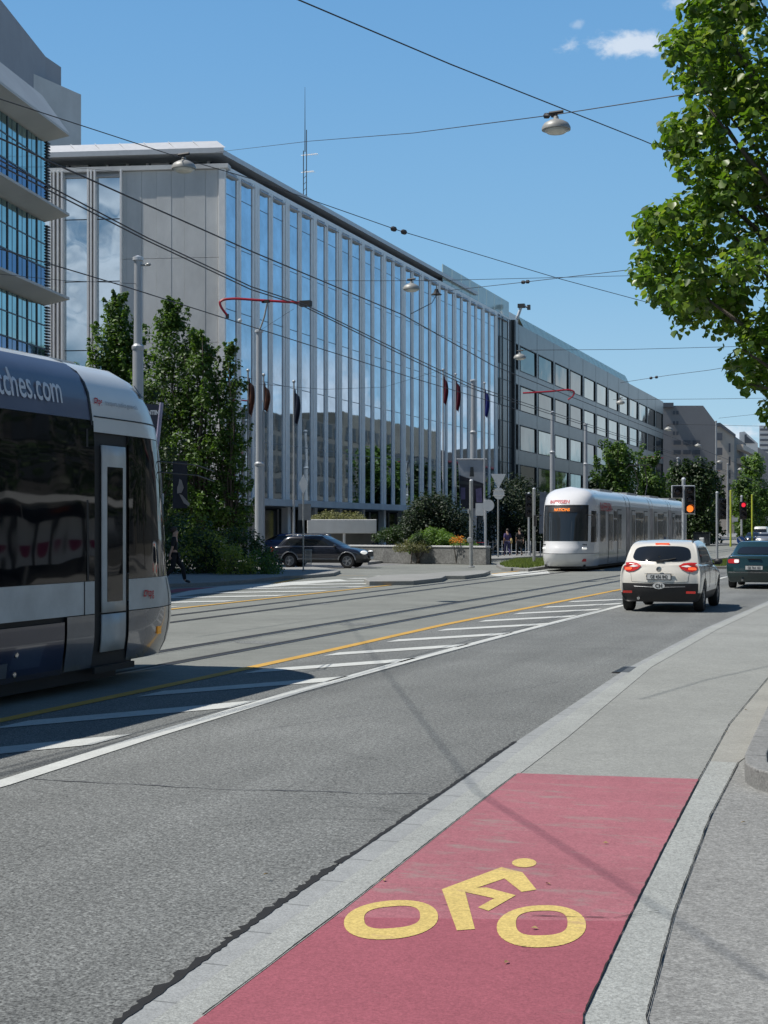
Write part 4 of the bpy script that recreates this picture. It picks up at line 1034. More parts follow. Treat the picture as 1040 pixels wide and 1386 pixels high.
patch('cab_roof', W2, T2, -.2, 1.6, 2.95, 3.8)
patch('cab_window', M['tr_black'], T2, .87, 1.02, 1.3, 2.7, .01)
patch('cab_window', M['tr_black'], T2, 1.25, 1.32, 1.5, 2.6, .01)
patch('destination_screen', M['rubber'], T2, .3, .7, 2.62, 2.88, .012)
M['led'] = emis('orange_led', (1, .25, .02), 1.1)
nose_text('destination_lettering', 'NATIONS', .17, M['led'], T2, .40, 2.68, 5.5, .006, 1.2, .02)
nose_text('front_lettering', 'RAIFFEISEN', .2, M['txt_red'], T2, .315, 3.03, 4.2, .004, 1.0)
for u in (.22, .745):
    for d in (0, .022, .044):
        b = MB(); p = TS(u+d, 1.02, .015); b.blob(tuple(p), (.05, .03, .05), 8, 5); b.build('headlight', M['lamp_glass'], T2, world=False, smooth=True)
    for d in (0, .022, .044):
        b = MB(); p = TS(u+d, 1.18, .01); b.blob(tuple(p), (.035, .02, .03), 8, 4); b.build('lamp', M['frame_d'], T2, world=False)
b = MB(); p = TS(.76, .5, .01); b.box(tuple(p), (.2, .06, .12), rz=.5); b.build('marker', M['txt_red'], T2, world=False)
# mirror
for sg in (1, -1):
    b = MB(); b.tube([(sg*1.05, 1.2, 2.5), (sg*1.3, 1.35, 2.5)], .02, 5); b.box((sg*1.3, 1.35, 2.25), (.12, .08, .5)); b.build('mirror', M['rubber'], T2, world=False)
y = -.6; k = 0
modules = [(6.9, 'cab'), (1.0, 'ad'), (6.0, 'mid'), (1.0, 'ad'), (5.6, 'mid'), (1.0, 'ad'), (6.5, 'mid')]
u = 1.6
for ln, kind in modules:
    u1 = u+ln-.12
    mm_ = M['tr2_ad'] if kind == 'ad' else M['tr2_side']
    patch('body_side', mm_, T2, u, u1, .25, 3.0); patch('roof', W2, T2, u, u1, 3.0, 3.79)
    patch('body_side', mm_, T2, -(u1-1), -(u-1), .25, 3.0); patch('roof', W2, T2, -(u1-1), -(u-1), 3.0, 3.79)
    patch('gangway', M['rubber'], T2, u1, u1+.12, .25, 3.6, -.05)
    if kind == 'cab':
        patch('window', M['tr_black'], T2, u+.35, u+1.5, 1.3, 2.75, .01)
        wins = [(2.1, 3.5)]
    if kind != 'ad':
        dl = [(u+2.2, u+3.3), (u+4.5, u+5.5)] if kind == 'cab' else [(u+.4, u+1.4), (u+ln-1.9, u+ln-.8)]
        for (a, c) in dl:
            patch('door_frame', M['rubber'], T2, a-.04, c+.04, .3, 2.85, .004)
            d = patch('door', M['tr2_side'], T2, a, c, .32, 2.8, .014)
            patch('door_glass', M['tr_black'], d, a+.12, a+(c-a)/2-.07, .9, 2.6, .02); patch('door_glass', M['tr_black'], d, a+(c-a)/2+.07, c-.12, .9, 2.6, .02)
        a, c = (u+3.45, u+4.35) if kind == 'cab' else (u+1.6, u+ln-2.1)
        n = max(1, int((c-a)/.95))
        for i in range(n):
            patch('window', M['tr_black'], T2, a+(c-a)*i/n+.06, a+(c-a)*(i+1)/n-.06, 1.3, 2.35, .01)
            patch('window', M['tr_black'], T2, a+(c-a)*i/n+.06, a+(c-a)*(i+1)/n-.06, 2.4, 2.75, .01)
    u = u1+.12
b = MB(); b.mm((-1.08, -(u-1), .3), (1.08, -(u-1)+.05, 3.4)); b.build('rear_wall', M['tr2_side'], T2, world=False)
b = MB(); b.mm((-.45, -(u-1), 3.55), (.45, -.4, 3.62)); b.build('roof_spine', W2, T2, world=False)
for i in range(4): b = MB(); b.mm((-.7, -6-7*i, 3.6), (.7, -3-7*i, 3.78)); b.build('roof_box', M['tr2_side'], T2, world=False)
b = MB(); b.mm((-.9, -(u-1), .1), (.9, 1.2, .3)); b.build('underframe', M['rubber'], T2, world=False)
# lettering on the visible side: reads along world +y, i.e. away from the nose
text_on('side_lettering', 'RAIFFEISEN', .55, lambda x, t: tuple(TS(1.9+x, 2.72+t, .02)), M['txt_red'], T2, .004, 1.0)
mk_pantograph(T2, -17.5, M['rubber'])
# ================================================================ cars
M['tyre'] = mat('tyre', (0.018, 0.018, 0.018), 0.8, var=.1)
M['alloy'] = mat('alloy_rim', (0.35, 0.36, 0.37), 0.35, .7, var=.05)
M['car_glass'] = glassy('car_glass', (0.012, 0.014, 0.016), 0.03, 0.0, 1.7)
M['plastic'] = mat('black_plastic', (0.022, 0.022, 0.023), 0.55, var=.1)
M['redlens'] = mat('red_lens', (0.45, 0.02, 0.015), 0.15, emit=(1, .05, .02), estr=.06, coat=1)
M['redlit'] = mat('brake_lamp_lit', (0.7, 0.08, 0.03), 0.2, emit=(1, .12, .04), estr=.9)
M['plate'] = mat('number_plate', (0.62, 0.62, 0.6), 0.4, var=.03)
def box_lattice(nx, ny, nz, fn):
    idx = {}; vs = []; fs = []; tg = []
    def g(i, j, k):
        if (i, j, k) not in idx: idx[(i, j, k)] = len(vs); vs.append(tuple(fn(i, j, k)))
        return idx[(i, j, k)]
    for i in range(nx):
        for j in range(ny):
            fs.append((g(i,j,0), g(i,j+1,0), g(i+1,j+1,0), g(i+1,j,0))); tg.append(('bot', i, j))
            fs.append((g(i,j,nz), g(i+1,j,nz), g(i+1,j+1,nz), g(i,j+1,nz))); tg.append(('top', i, j))
        for k in range(nz):
            fs.append((g(i,0,k), g(i+1,0,k), g(i+1,0,k+1), g(i,0,k+1))); tg.append(('rear', i, k))
            fs.append((g(i,ny,k), g(i,ny,k+1), g(i+1,ny,k+1), g(i+1,ny,k))); tg.append(('front', i, k))
    for j in range(ny):
        for k in range(nz):
            fs.append((g(0,j,k), g(0,j,k+1), g(0,j+1,k+1), g(0,j+1,k))); tg.append(('left', j, k))
            fs.append((g(nx,j,k), g(nx,j+1,k), g(nx,j+1,k+1), g(nx,j,k+1))); tg.append(('right', j, k))
    return vs, fs, tg
def smooth_split(vs, fs, cls, names, mats, parent, levels=2, cutters=()):
    """subdivide the cage, cut the wheel arches, then split by class into separate named meshes"""
    me = bpy.data.meshes.new('tmp'); me.from_pydata(vs, [], fs)
    for n in names: me.materials.append(mats[n])
    me.polygons.foreach_set('material_index', cls)
    o = bpy.data.objects.new('tmp', me); COL.objects.link(o)
    s = o.modifiers.new('s', 'SUBSURF'); s.levels = levels; s.render_levels = levels
    tmp = [o]
    for (c, r, w) in cutters:
        b = MB(); b.lathe([(r, -w/2), (r, w/2)], c, 28, Matrix.Rotation(R(90), 3, 'Y')); q = b.build('cut', mats[names[0]], None, world=False); tmp.append(q)
        bo = o.modifiers.new('b', 'BOOLEAN'); bo.object = q; bo.operation = 'DIFFERENCE'; bo.solver = 'EXACT'
    m2 = deps_mesh(o)
    V = [v.co.copy() for v in m2.vertices]
    out = {}
    for ni, n in enumerate(names):
        F_ = [tuple(p.vertices) for p in m2.polygons if p.material_index == ni]
        if not F_: continue
        mp = {}; nv = []
        for f in F_:
            for v in f:
                if v not in mp: mp[v] = len(nv); nv.append(V[v])
        out[n] = mesh_from(n, nv, [tuple(mp[v] for v in f) for f in F_], mats[n], parent, smooth=True)
        bm = bmesh.new(); bm.from_mesh(out[n].data)
        for e in bm.edges:
            if len(e.link_faces) == 2 and e.calc_face_angle(0) > R(50): e.smooth = False
        bm.to_mesh(out[n].data); bm.free()
    for q in tmp: bpy.data.objects.remove(q)
    return out
def wheel(parent, x, y, r, w, sg, spokes=5, rimr=.66):
    t = bpy.data.objects.new('wheel', None); COL.objects.link(t); t.parent = parent; t.location = (x, y, r)
    Mx = Matrix.Rotation(R(90), 3, 'Y')
    b = MB(); b.lathe([(r*rimr, -w/2), (r*.93, -w/2), (r, -w/2+.035), (r, w/2-.035), (r*.93, w/2), (r*rimr, w/2), (r*rimr, -w/2)], (0, 0, 0), 28, Mx); b.build('tyre', M['tyre'], t, world=False, autos=True)
    b = MB(); xo = sg*(w/2-.03)
    b.lathe([(r*rimr*1.0, -.02), (r*rimr, .02), (r*rimr*.9, .02), (r*rimr*.88, -.02)], (xo, 0, 0), 28, Mx)
    for i in range(spokes):
        a = 2*math.pi*i/spokes+.3; rt = Matrix.Rotation(a, 3, 'X')
        b.box(tuple(Vector((xo, 0, 0))+rt @ Vector((0, 0, r*rimr*.47))), (.03, r*.17, r*rimr*.9), rot=rt)
    b.lathe([(r*.16, -.03), (r*.16, .03)], (xo, 0, 0), 14, Mx); b.build('rim', M['alloy'], t, world=False, autos=True)
    b = MB(); b.lathe([(r*rimr*.98, -.01), (r*rimr*.98, .01)], (sg*(w/2-.08), 0, 0), 20, Mx); b.build('brake_disc', M['frame_d'], t, world=False)
    return t
def make_car(root, Lh, Wd, spec, paint, name='body'):
    """spec: ys (stations, fractions), zt (top height per station), wt (top half width), levels, greenhouse"""
    mats = {'body': paint, 'lower_cladding': spec.get('clad', M['plastic']), 'window': M['car_glass'], 'rear_window': M['car_glass'], 'windscreen': M['car_glass'], 'roof': paint}
    ys = spec['ys']; ny = len(ys)-1; hw = Wd/2
    lev = spec['lev']; nz = len(lev)           # levels below the top: list of (z, halfwidth factor, rear shift, front shift)
    colx = [-1, -.88, -.5, 0, .5, .88, 1]; nx = 6
    def fn(i, j, k):
        y = ys[j]
        if k < nz:
            z, wf, rs, fs_ = lev[k]; 
        else: z, wf, rs, fs_ = spec['zt'][j], spec['wt'][j], spec['rs_top'], spec['fs_top']
        if k < nz: z = min(z, spec['zt'][j]-.04*(nz-k))
        x = colx[i]*hw*wf
        if j == 0: y += rs; x *= spec.get('rear_taper', .93)
        if j == ny: y -= fs_; x *= spec.get('front_taper', .86)
        if j in (0,) : y += spec.get('rear_round', .12)*abs(colx[i])**3
        if j == ny: y -= spec.get('front_round', .22)*abs(colx[i])**2.5
        if k == nz and 0 < j < ny: z += .03*(1-colx[i]**2)
        return (x, y, z)
    vs, fs, tg = box_lattice(nx, ny, nz, fn)
    cl = []
    for t in tg:
        low = (t[0] == 'bot') or (t[0] in ('rear', 'front') and t[2] < spec.get('clad_rear', 1)) or (t[0] in ('left', 'right') and t[2] < spec.get('clad_side', 0))
        cl.append(1 if low else 0)
    cut = [((0, wy, spec['wr']), spec['wr']*1.17, Wd*1.3) for wy in spec['wheels']]
    sh = dict(smooth_split(vs, fs, cl, ['body', 'lower_cladding'], mats, root, 3, cut))
    # dark floor / arches
    b = MB(); b.mm((-hw*.62, ys[0]+.25, .24), (hw*.62, ys[-1]-.25, .62)); b.build('underbody', M['rubber'], root, world=False)
    # greenhouse
    G = spec['gh']; cx = [-1, -G.get('pw', .84), -.3, .3, G.get('pw', .84), 1]
    def gn(i, j, k):
        z, w = G['lev'][k]; y = G['ys'][k][j]; x = cx[i]*hw*w
        if j == 0: x *= .92; y += G.get('rr', .16)*abs(cx[i])**3
        if j == len(G['ys'][0])-1: x *= .93; y -= .2*abs(cx[i])**2.5
        zz = z+(G['crown']*(1-cx[i]**2) if k == len(G['lev'])-1 else 0)
        if k == len(G['lev'])-1: zz += G['tilt'][j]
        return (x, y, zz)
    nj = len(G['ys'][0])-1; nk = len(G['lev'])-1
    vs, fs, tg = box_lattice(5, nj, nk, gn); cl = []
    for t in tg:
        c = 0
        if t[0] in ('left', 'right') and G['glass'][t[1]] and 0 < t[2] < nk-0 and t[2] < G.get('gk', 2): c = 1
        if not spec.get('decal') and t[0] == 'rear' and 1 <= t[1] <= 3 and 0 < t[2] < G.get('gk', 2): c = 2
        if t[0] == 'front' and t[2] > 0 and t[2] < G.get('gk', 2): c = 3
        cl.append(c)
    sh.update(smooth_split(vs, fs, cl, ['roof', 'window', 'rear_window', 'windscreen'], mats, root, 3))
    for wy in spec['wheels']:
        for sg in (1, -1): wheel(root, sg*(hw-.125), wy, spec['wr'], .21, sg, spec.get('spokes', 5))
    for sg in (1, -1):
        b = MB(); yy = spec['mirror'][0]; b.blob((sg*(hw+.05), yy, spec['mirror'][1]-.03), (.1, .07, .075), 10, 6); b.box((sg*(hw-.05), yy, spec['mirror'][1]-.08), (.14, .05, .04)); b.build('side_mirror', spec.get('mirror_mat', M['plastic']), root, world=False, smooth=True)
    return sh
from mathutils.bvhtree import BVHTree
def bvh(objs):
    V, F_ = [], []
    for o in objs:
        n = len(V); V += [v.co.copy() for v in o.data.vertices]; F_ += [tuple(i+n for i in p.vertices) for p in o.data.polygons]
    return BVHTree.FromPolygons(V, F_)
def hit(T, a, z, ax_, sgn, off):
    if ax_ == 'y': o = Vector((a, 5*sgn, z)); d = Vector((0, -sgn, 0))
    else: o = Vector((5*sgn, a, z)); d = Vector((-sgn, 0, 0))
    loc, nrm, i, dist = T.ray_cast(o, d)
    if loc is None: loc, nrm, i, dist = T.find_nearest(Vector((a, 2.0*sgn, z)) if ax_ == 'y' else Vector((.9*sgn, a, z)))
    if nrm.dot(d) > 0: nrm = -nrm
    return loc+nrm*off
def decal(root, name, T, outline, m, ax_='y', sgn=-1, off=.012, rings=6):
    n = len(outline); c = (sum(p[0] for p in outline)/n, sum(p[1] for p in outline)/n)
    vs = [hit(T, c[0], c[1], ax_, sgn, off)]; fs = []
    for r_ in range(1, rings+1):
        f = r_/rings
        for p in outline: vs.append(hit(T, c[0]+(p[0]-c[0])*f, c[1]+(p[1]-c[1])*f, ax_, sgn, off))
    for i in range(n):
        fs.append((0, 1+i, 1+(i+1) % n))
        for r_ in range(rings-1): a = 1+r_*n; fs.append((a+i, a+n+i, a+n+(i+1) % n, a+(i+1) % n))
    o = mesh_from(name, vs, fs, m, root, smooth=True)
    bm = bmesh.new(); bm.from_mesh(o.data); bmesh.ops.recalc_face_normals(bm, faces=bm.faces)
    d = Vector((0, sgn, 0)) if ax_ == 'y' else Vector((sgn, 0, 0))
    if sum((f.normal.dot(d) for f in bm.faces)) < 0: bmesh.ops.reverse_faces(bm, faces=bm.faces)
    bm.to_mesh(o.data); bm.free(); return o
def sup(cx, cz, rx, rt_, rb_, n=36, q=.62, lean=0.0):
    out = []
    for k in range(n):
        t = 2*math.pi*k/n; c, s_ = math.cos(t), math.sin(t); z = (rt_ if s_ > 0 else rb_)*math.copysign(abs(s_)**q, s_)
        out.append((cx+rx*math.copysign(abs(c)**q, c)*(1-lean*z/max(rt_, rb_)), cz+z))
    return out
def seam(root, T, pts, ax_='y', sgn=-1, w=.006, m=None):
    P2 = []
    for i in range(len(pts)-1):
        for k in range(8): f = k/8; P2.append((pts[i][0]*(1-f)+pts[i+1][0]*f, pts[i][1]*(1-f)+pts[i+1][1]*f))
    P2.append(pts[-1]); v = [hit(T, p[0], p[1], ax_, sgn, .002) for p in P2]
    b = MB(); b.tube(v, w/2, 4); return b.build('panel_gap', m or M['plastic'], root, world=False)
def plate(root, s, y, z, w=.5, h=.11, rot=math.pi):
    b = MB(); b.cur = 0; b.box((0, y, z), (w, .02, h)); b.cur = 1; b.box((0, y+.004, z), (w+.03, .015, h+.03)); p = b.build('number_plate', [M['plate'], M['plastic']], root, world=False)
    text_on('plate_lettering', s, h*.92, lambda x, t: (x, y-.014, z-h*.32+t), M['txt_black'], p, .002, .78, True)
# --- cream compact crossover
cr = gp(900, 827)
M['cream'] = mat('cream_car_paint', (0.68, 0.65, 0.58), 0.25, var=.02, coat=1)
q = gp(846, 828); q2 = gp(955, 829)
CA = thing('parked_car', 'cream compact crossover seen from behind with lit tail lamps', 'car', (-4.93, gp(900, 829).y+2.0, 0), R(-0.0))
CA.name = 'crossover_car'
spec = dict(ys=[-2.06, -1.9, -1.45, -.7, .1, .75, 1.25, 1.75, 2.06], zt=[1.0, 1.05, 1.05, 1.04, 1.0, .99, .97, .88, .74], wt=[.9, .93, .95, .96, .97, .95, .9, .82, .8],
            lev=[(.22, .9, .12, .2), (.42, .985, .02, .03), (.62, 1.0, .0, .0), (.86, 1.0, .04, .06)], rs_top=.12, fs_top=.2, wr=.34, wheels=(-1.28, 1.32), clad_rear=2, clad_side=1, mirror=(.72, 1.08), rear_round=.2,
            gh=dict(pw=.93, rr=.26, lev=[(.9, .97), (1.0, .95), (1.45, .83), (1.54, .72)],
                    ys=[[-2.0, -1.7, -.95, -.1, .75, 1.25], [-1.97, -1.66, -.95, -.1, .7, 1.2], [-1.62, -1.42, -.85, -.1, .15, .35], [-1.48, -1.2, -.8, -.1, .1, .22]],
                    crown=.03, tilt=[-.06, -.02, 0, .01, -.03, -.06], glass=[0, 1, 1, 1, 1], gk=2))
spec['decal'] = True; spec['gh']['glass'] = [0, 1, 1, 1, 1]
shc = make_car(CA, 4.12, 1.78, spec, M['cream'])
TC = bvh(list(shc.values()))
def lamp(root, name, c, r, m, rz=0):
    b = MB(); b.blob((0, 0, 0), r, 14, 8); rt = Matrix.Rotation(rz, 3, 'Z'); b.v = [tuple(Vector(c)+rt @ Vector(v)) for v in b.v]; return b.build(name, m, root, world=False, smooth=True)
decal(CA, 'rear_window', TC, sup(0, 1.255, .61, .165, .165, q=.5, lean=.06), M['car_glass'], off=.012, rings=8)
for sg in (1, -1):
    ol = [(.40, 1.0), (.5, 1.045), (.64, 1.065), (.76, 1.05), (.80, .98), (.77, .90), (.68, .865), (.56, .88), (.46, .93)]
    l = decal(CA, 'tail_lamp', TC, [(sg*x, z) for x, z in ol], M['redlens'], off=.022)
    decal(l, 'lit_lamp', TC, [(sg*x, z) for x, z in sup(.69, .935, .095, .03, .035, 20)], M['redlit'], off=.034)
    decal(l, 'clear_lens', TC, [(sg*x, z) for x, z in ((.45, .99), (.58, 1.02), (.66, .995), (.56, .965))], M['lamp_glass'], off=.03)
    b = MB(); b.box((sg*.68, -2.04, .44), (.2, .03, .05)); b.build('reflector', M['redlens'], CA, world=False)
    seam(CA, TC, [(sg*.60, .66), (sg*.63, .85), (sg*.62, 1.06)])
    seam(CA, TC, [(-.42, .50), (-.42, .97)], 'x', sg); seam(CA, TC, [(.72, .50), (.72, .95)], 'x', sg); seam(CA, TC, [(-1.25, .72), (-1.2, 1.0)], 'x', sg)
    seam(CA, TC, [(-1.7, .93), (-.5, .9), (1.2, .88)], 'x', sg, .004, M['cream'])
seam(CA, TC, [(-.60, .66), (0, .64), (.60, .66)])
seam(CA, TC, [(-.55, .56), (0, .54), (.55, .56)], w=.012, m=M['alloy'])
q_ = hit(TC, 0, 1.47, 'y', -1, .01); b = MB(); b.box(tuple(q_), (.3, .04, .03)); b.build('brake_light', M['redlit'], CA, world=False)
b = MB(); b.tube([hit(TC, x, z, 'y', -1, .03) for x, z in ((0, 1.10), (.16, 1.115), (.32, 1.15))], .012, 5); b.box(tuple(hit(TC, 0, 1.09, 'y', -1, .02)), (.16, .04, .05)); b.build('rear_wiper', M['plastic'], CA, world=False)
plate(CA, 'GE 456 842', -2.045, .77)
b = MB(); b.box((0, -2.03, .83), (.62, .03, .02)); b.build('plate_garnish', M['cream'], CA, world=False)
b = MB(); b.add([(.075+.0, 0, 0)], []); 
b = MB(); b.lathe([(.095, -.006), (.095, .006)], (0, 0, 0), 24, Matrix.Rotation(R(90), 3, 'X')); b.v = [(v[0]*1.35-.0, v[1]-2.075, v[2]*.72+.575) for v in b.v]; cs = b.build('country_sticker', M['plate'], CA, world=False)
text_on('sticker_lettering', 'CH', .12, lambda x, t: (x, -2.086, .535+t), M['txt_black'], cs, .003, .9, True)
b = MB(); b.tube([(.1, -1.2, 1.585), (.1, -1.28, 1.66)], .008, 5); b.build('aerial', M['plastic'], CA, world=False)
b = MB(); b.tube([(-.45, -2.0, .3), (-.45, -1.7, .3)], .035, 8); b.build('exhaust_pipe', M['chrome'], CA, world=False)
b = MB()
for sg in (1,): b.tube([(sg*.60, -1.25, 1.535), (sg*.60, .1, 1.55)], .012, 5)
b.build('roof_strip', M['plastic'], CA, world=False)
b = MB(); b.lathe([(.05, 0), (.06, .01), (0, .012)], (0, -2.03, .93), 12, Matrix.Rotation(R(90), 3, 'X')); b.build('badge', M['chrome'], CA, world=False)
for sg in (1, -1):
    b = MB(); b.box((sg*.872, .0, .86), (.03, .16, .03)); b.build('door_handle', M['cream'], CA, world=False)

# --- dark green saloon
M['dgreen'] = mat('dark_green_car_paint', (0.012, 0.035, 0.036), 0.22, var=.05, coat=1)
g = gp(985, 797); SA = thing('saloon_car', 'dark green saloon at the right edge ahead of the cream car', 'car', (-4.15, g.y+2.2, 0))
sal = dict(ys=[-2.2, -2.05, -1.5, -.9, .0, .8, 1.3, 1.9, 2.2], zt=[.95, 1.0, 1.0, .98, .96, .95, .92, .82, .68], wt=[.88, .92, .95, .96, .96, .95, .9, .84, .8],
           lev=[(.2, .9, .1, .15), (.4, .98, .0, .0), (.6, 1.0, .0, .0), (.82, .99, .05, .05)], rs_top=.08, fs_top=.15, wr=.31, wheels=(-1.25, 1.38), clad_rear=1, clad_side=0, clad=M['dgreen'], mirror=(.75, 1.0), mirror_mat=M['dgreen'],
           gh=dict(lev=[(.9, .95), (.98, .92), (1.32, .76), (1.41, .66)],
                   ys=[[-1.75, -1.4, -.7, .1, .9, 1.3], [-1.68, -1.35, -.7, .1, .85, 1.2], [-1.1, -.95, -.65, .05, .35, .5], [-1.0, -.85, -.6, 0, .25, .35]],
                   crown=.03, tilt=[-.03, 0, 0, .0, -.01, -.04], glass=[0, 1, 1, 1, 1], gk=2))
sal['decal'] = True; shs = make_car(SA, 4.4, 1.7, sal, M['dgreen']); sal['decal'] = False
TS_ = bvh(list(shs.values()))
for sg in (1, -1):
    l = decal(SA, 'tail_lamp', TS_, [(sg*x, z) for x, z in sup(.61, .83, .17, .065, .065, 24, .4)], M['redlens'], off=.014)
    decal(l, 'clear_lens', TS_, [(sg*x, z) for x, z in sup(.52, .83, .07, .05, .05, 16, .4)], M['lamp_glass'], off=.02)
    seam(SA, TS_, [(sg*.42, .62), (sg*.44, .95)])
decal(SA, 'rear_window', TS_, sup(0, 1.14, .55, .11, .11, q=.4, lean=.1), M['car_glass'], off=.012, rings=8)
plate(SA, 'GE 764 103', -2.24, .64)
b = MB(); b.box((0, -2.22, .5), (1.5, .03, .03)); b.build('bumper_strip', M['chrome'], SA, world=False)
b = MB(); b.box((0, -2.15, .9), (.4, .04, .02)); b.build('boot_badge', M['plastic'], SA, world=False)
b = MB(); b.tube([(-.35, -2.2, .27), (-.35, -1.9, .27)], .035, 8); b.build('exhaust_pipe', M['chrome'], SA, world=False)

# --- dark estate crossing in the side road
M['navy_paint'] = mat('dark_navy_car_paint', (0.012, 0.014, 0.022), 0.2, var=.05, coat=1)
est = dict(ys=[-2.3, -2.1, -1.6, -.9, .1, .9, 1.3, 1.95, 2.35], zt=[.98, 1.0, 1.0, .99, .98, .97, .94, .85, .72], wt=[.9, .93, .95, .96, .96, .95, .9, .84, .8],
           lev=[(.24, .9, .1, .15), (.45, .985, .0, .0), (.62, 1.0, .0, .0), (.84, 1.0, .04, .05)], rs_top=.08, fs_top=.15, wr=.335, wheels=(-1.33, 1.42), clad_rear=1, clad_side=1, mirror=(.85, 1.05), mirror_mat=M['navy_paint'],
           gh=dict(lev=[(.92, .95), (1.0, .93), (1.39, .78), (1.49, .68)],
                   ys=[[-2.15, -1.8, -.8, .1, .95, 1.4], [-2.1, -1.75, -.8, .1, .9, 1.3], [-1.75, -1.55, -.75, .05, .35, .5], [-1.6, -1.35, -.7, 0, .2, .35]],
                   crown=.03, tilt=[-.04, -.01, 0, .0, -.01, -.04], glass=[0, 1, 1, 1, 1], gk=2))
f_ = gp(463, 769); r_ = gp(389, 769)
ce = (f_+r_)/2; 
AU = thing('estate_car', 'dark estate car with silver roof rails crossing in the side road', 'car', (ce.x, ce.y+1.0, 0), TH-R(90)-R(14))
make_car(AU, 4.65, 1.8, est, M['navy_paint'])
b = MB()
for sg in (1, -1): b.tube([(sg*.6, -1.6, 1.5), (sg*.6, -1.3, 1.55), (sg*.58, .0, 1.56), (sg*.58, .25, 1.5)], .025, 6)
b.build('roof_rail', M['chrome'], AU, world=False)
for sg in (1, -1):
    b = MB(); b.mm((sg*.885-.015, -.95, .4), (sg*.885+.03, 1.0, .45)); b.build('side_trim', M['chrome'], AU, world=False)
    for wy in (-1.33, 1.42):
        b = MB(); b.tube([(sg*.9, wy+.41*math.cos(t), .335+.41*math.sin(t)) for t in np.linspace(.1, 3.04, 12)], .028, 6); b.build('arch_trim', M['alloy'], AU, world=False)
    lamp(AU, 'headlight', (sg*.62, 2.15, .72), (.2, .12, .09), M['lamp_glass'], sg*R(-30))
    lamp(AU, 'tail_lamp', (sg*.78, -2.22, .85), (.1, .08, .12), M['redlens'])
    for y in (-.5, .5): b = MB(); b.box((sg*.88, y, .87), (.04, .16, .03)); b.build('door_handle', M['navy_paint'], AU, world=False)
    b = MB(); b.tube([(sg*.87, -1.75, 1.0), (sg*.87, .9, .99)], .012, 5); b.build('window_trim', M['chrome'], AU, world=False)
b = MB(); b.mm((-.35, 2.26, .5), (.35, 2.36, .76)); b.build('grille', M['plastic'], AU, world=False)
b = MB(); b.box((0, 2.38, .47), (.5, .02, .11)); b.build('number_plate', M['plate'], AU, world=False)
# --- blue car behind it
M['bluep'] = mat('blue_car_paint', (0.02, 0.05, 0.16), 0.25, var=.05, coat=1)
g = base(385, 93); BL = thing('parked_car', 'blue car parked behind the dark estate by the office entrance', 'car', (g.x, g.y, .1), TH+R(90))
bl = dict(sal); bl['clad'] = M['bluep']; bl['mirror_mat'] = M['bluep']; make_car(BL, 4.2, 1.75, bl, M['bluep'])
# --- far van and cars at the right
def far_car(px, Z, label, paint, rz, kind='car', sc=1.0):
    g = base(px, Z); t = thing('parked_car' if kind == 'car' else 'van', label, kind, (g.x, g.y, 0), rz)
    s = dict(sal); s['clad'] = paint; s['mirror_mat'] = paint
    if kind == 'van':
        s = dict(est); s['zt'] = [1.2, 1.3, 1.3, 1.3, 1.25, 1.2, 1.1, .95, .8]
        s['gh'] = dict(lev=[(1.1, .97), (1.3, .96), (1.85, .9), (2.1, .84)], ys=[[-2.2, -1.9, -.8, .1, 1.2, 1.6], [-2.2, -1.9, -.8, .1, 1.15, 1.5], [-2.15, -1.8, -.8, .1, .8, 1.0], [-2.1, -1.7, -.8, 0, .6, .8]], crown=.03, tilt=[0]*6, glass=[0, 0, 0, 1, 1], gk=2)
        s['clad'] = paint; s['mirror_mat'] = paint
    make_car(t, 4.4, 1.75, s, paint); return t
far_car(1030, 190, 'white van facing the camera far down the street', M['tr_white'], math.pi, 'van')
far_car(1020, 170, 'small dark car far down the street below the white van', M['navy_paint'], math.pi)
far_car(1036, 160, 'silver blue car far down the street at the right edge', M['alloy'], math.pi)
# ================================================================ vegetation
M['bark'] = mat('bark', (0.09, 0.075, 0.06), 0.9, var=.35, scale=6, bump=.8)
LM = {}
LM['linden'] = leaf_mat('linden_leaf', [(0.05, 0.1, 0.014), (0.09, 0.17, 0.025), (0.15, 0.245, 0.04), (0.2, 0.25, 0.07)], .36, .45, .6)
LM['dark'] = leaf_mat('dark_leaf', [(0.018, 0.038, 0.012), (0.03, 0.06, 0.015), (0.055, 0.1, 0.025)], .5, .3)
LM['mid'] = leaf_mat('mid_leaf', [(0.04, 0.085, 0.018), (0.075, 0.14, 0.028), (0.125, 0.215, 0.045)], .5, .35)
LM['vdark'] = leaf_mat('very_dark_leaf', [(0.008, 0.018, 0.007), (0.014, 0.03, 0.01), (0.03, 0.055, 0.015)], .6, .15)
LM['light'] = leaf_mat('light_leaf', [(0.08, 0.15, 0.03), (0.12, 0.21, 0.04), (0.16, 0.26, 0.06)], .5, .35)
LM['yellowgreen'] = leaf_mat('yellow_green_leaf', [(0.22, 0.26, 0.05), (0.32, 0.34, 0.07), (0.12, 0.17, 0.03)], .5, .35)
LM['olive'] = leaf_mat('dry_grass', [(0.12, 0.12, 0.05), (0.17, 0.17, 0.07), (0.09, 0.1, 0.04)], .7, .2)
LM['orange'] = leaf_mat('orange_petals', [(0.6, 0.2, 0.02), (0.7, 0.32, 0.03), (0.5, 0.12, 0.02)], .6, .2)
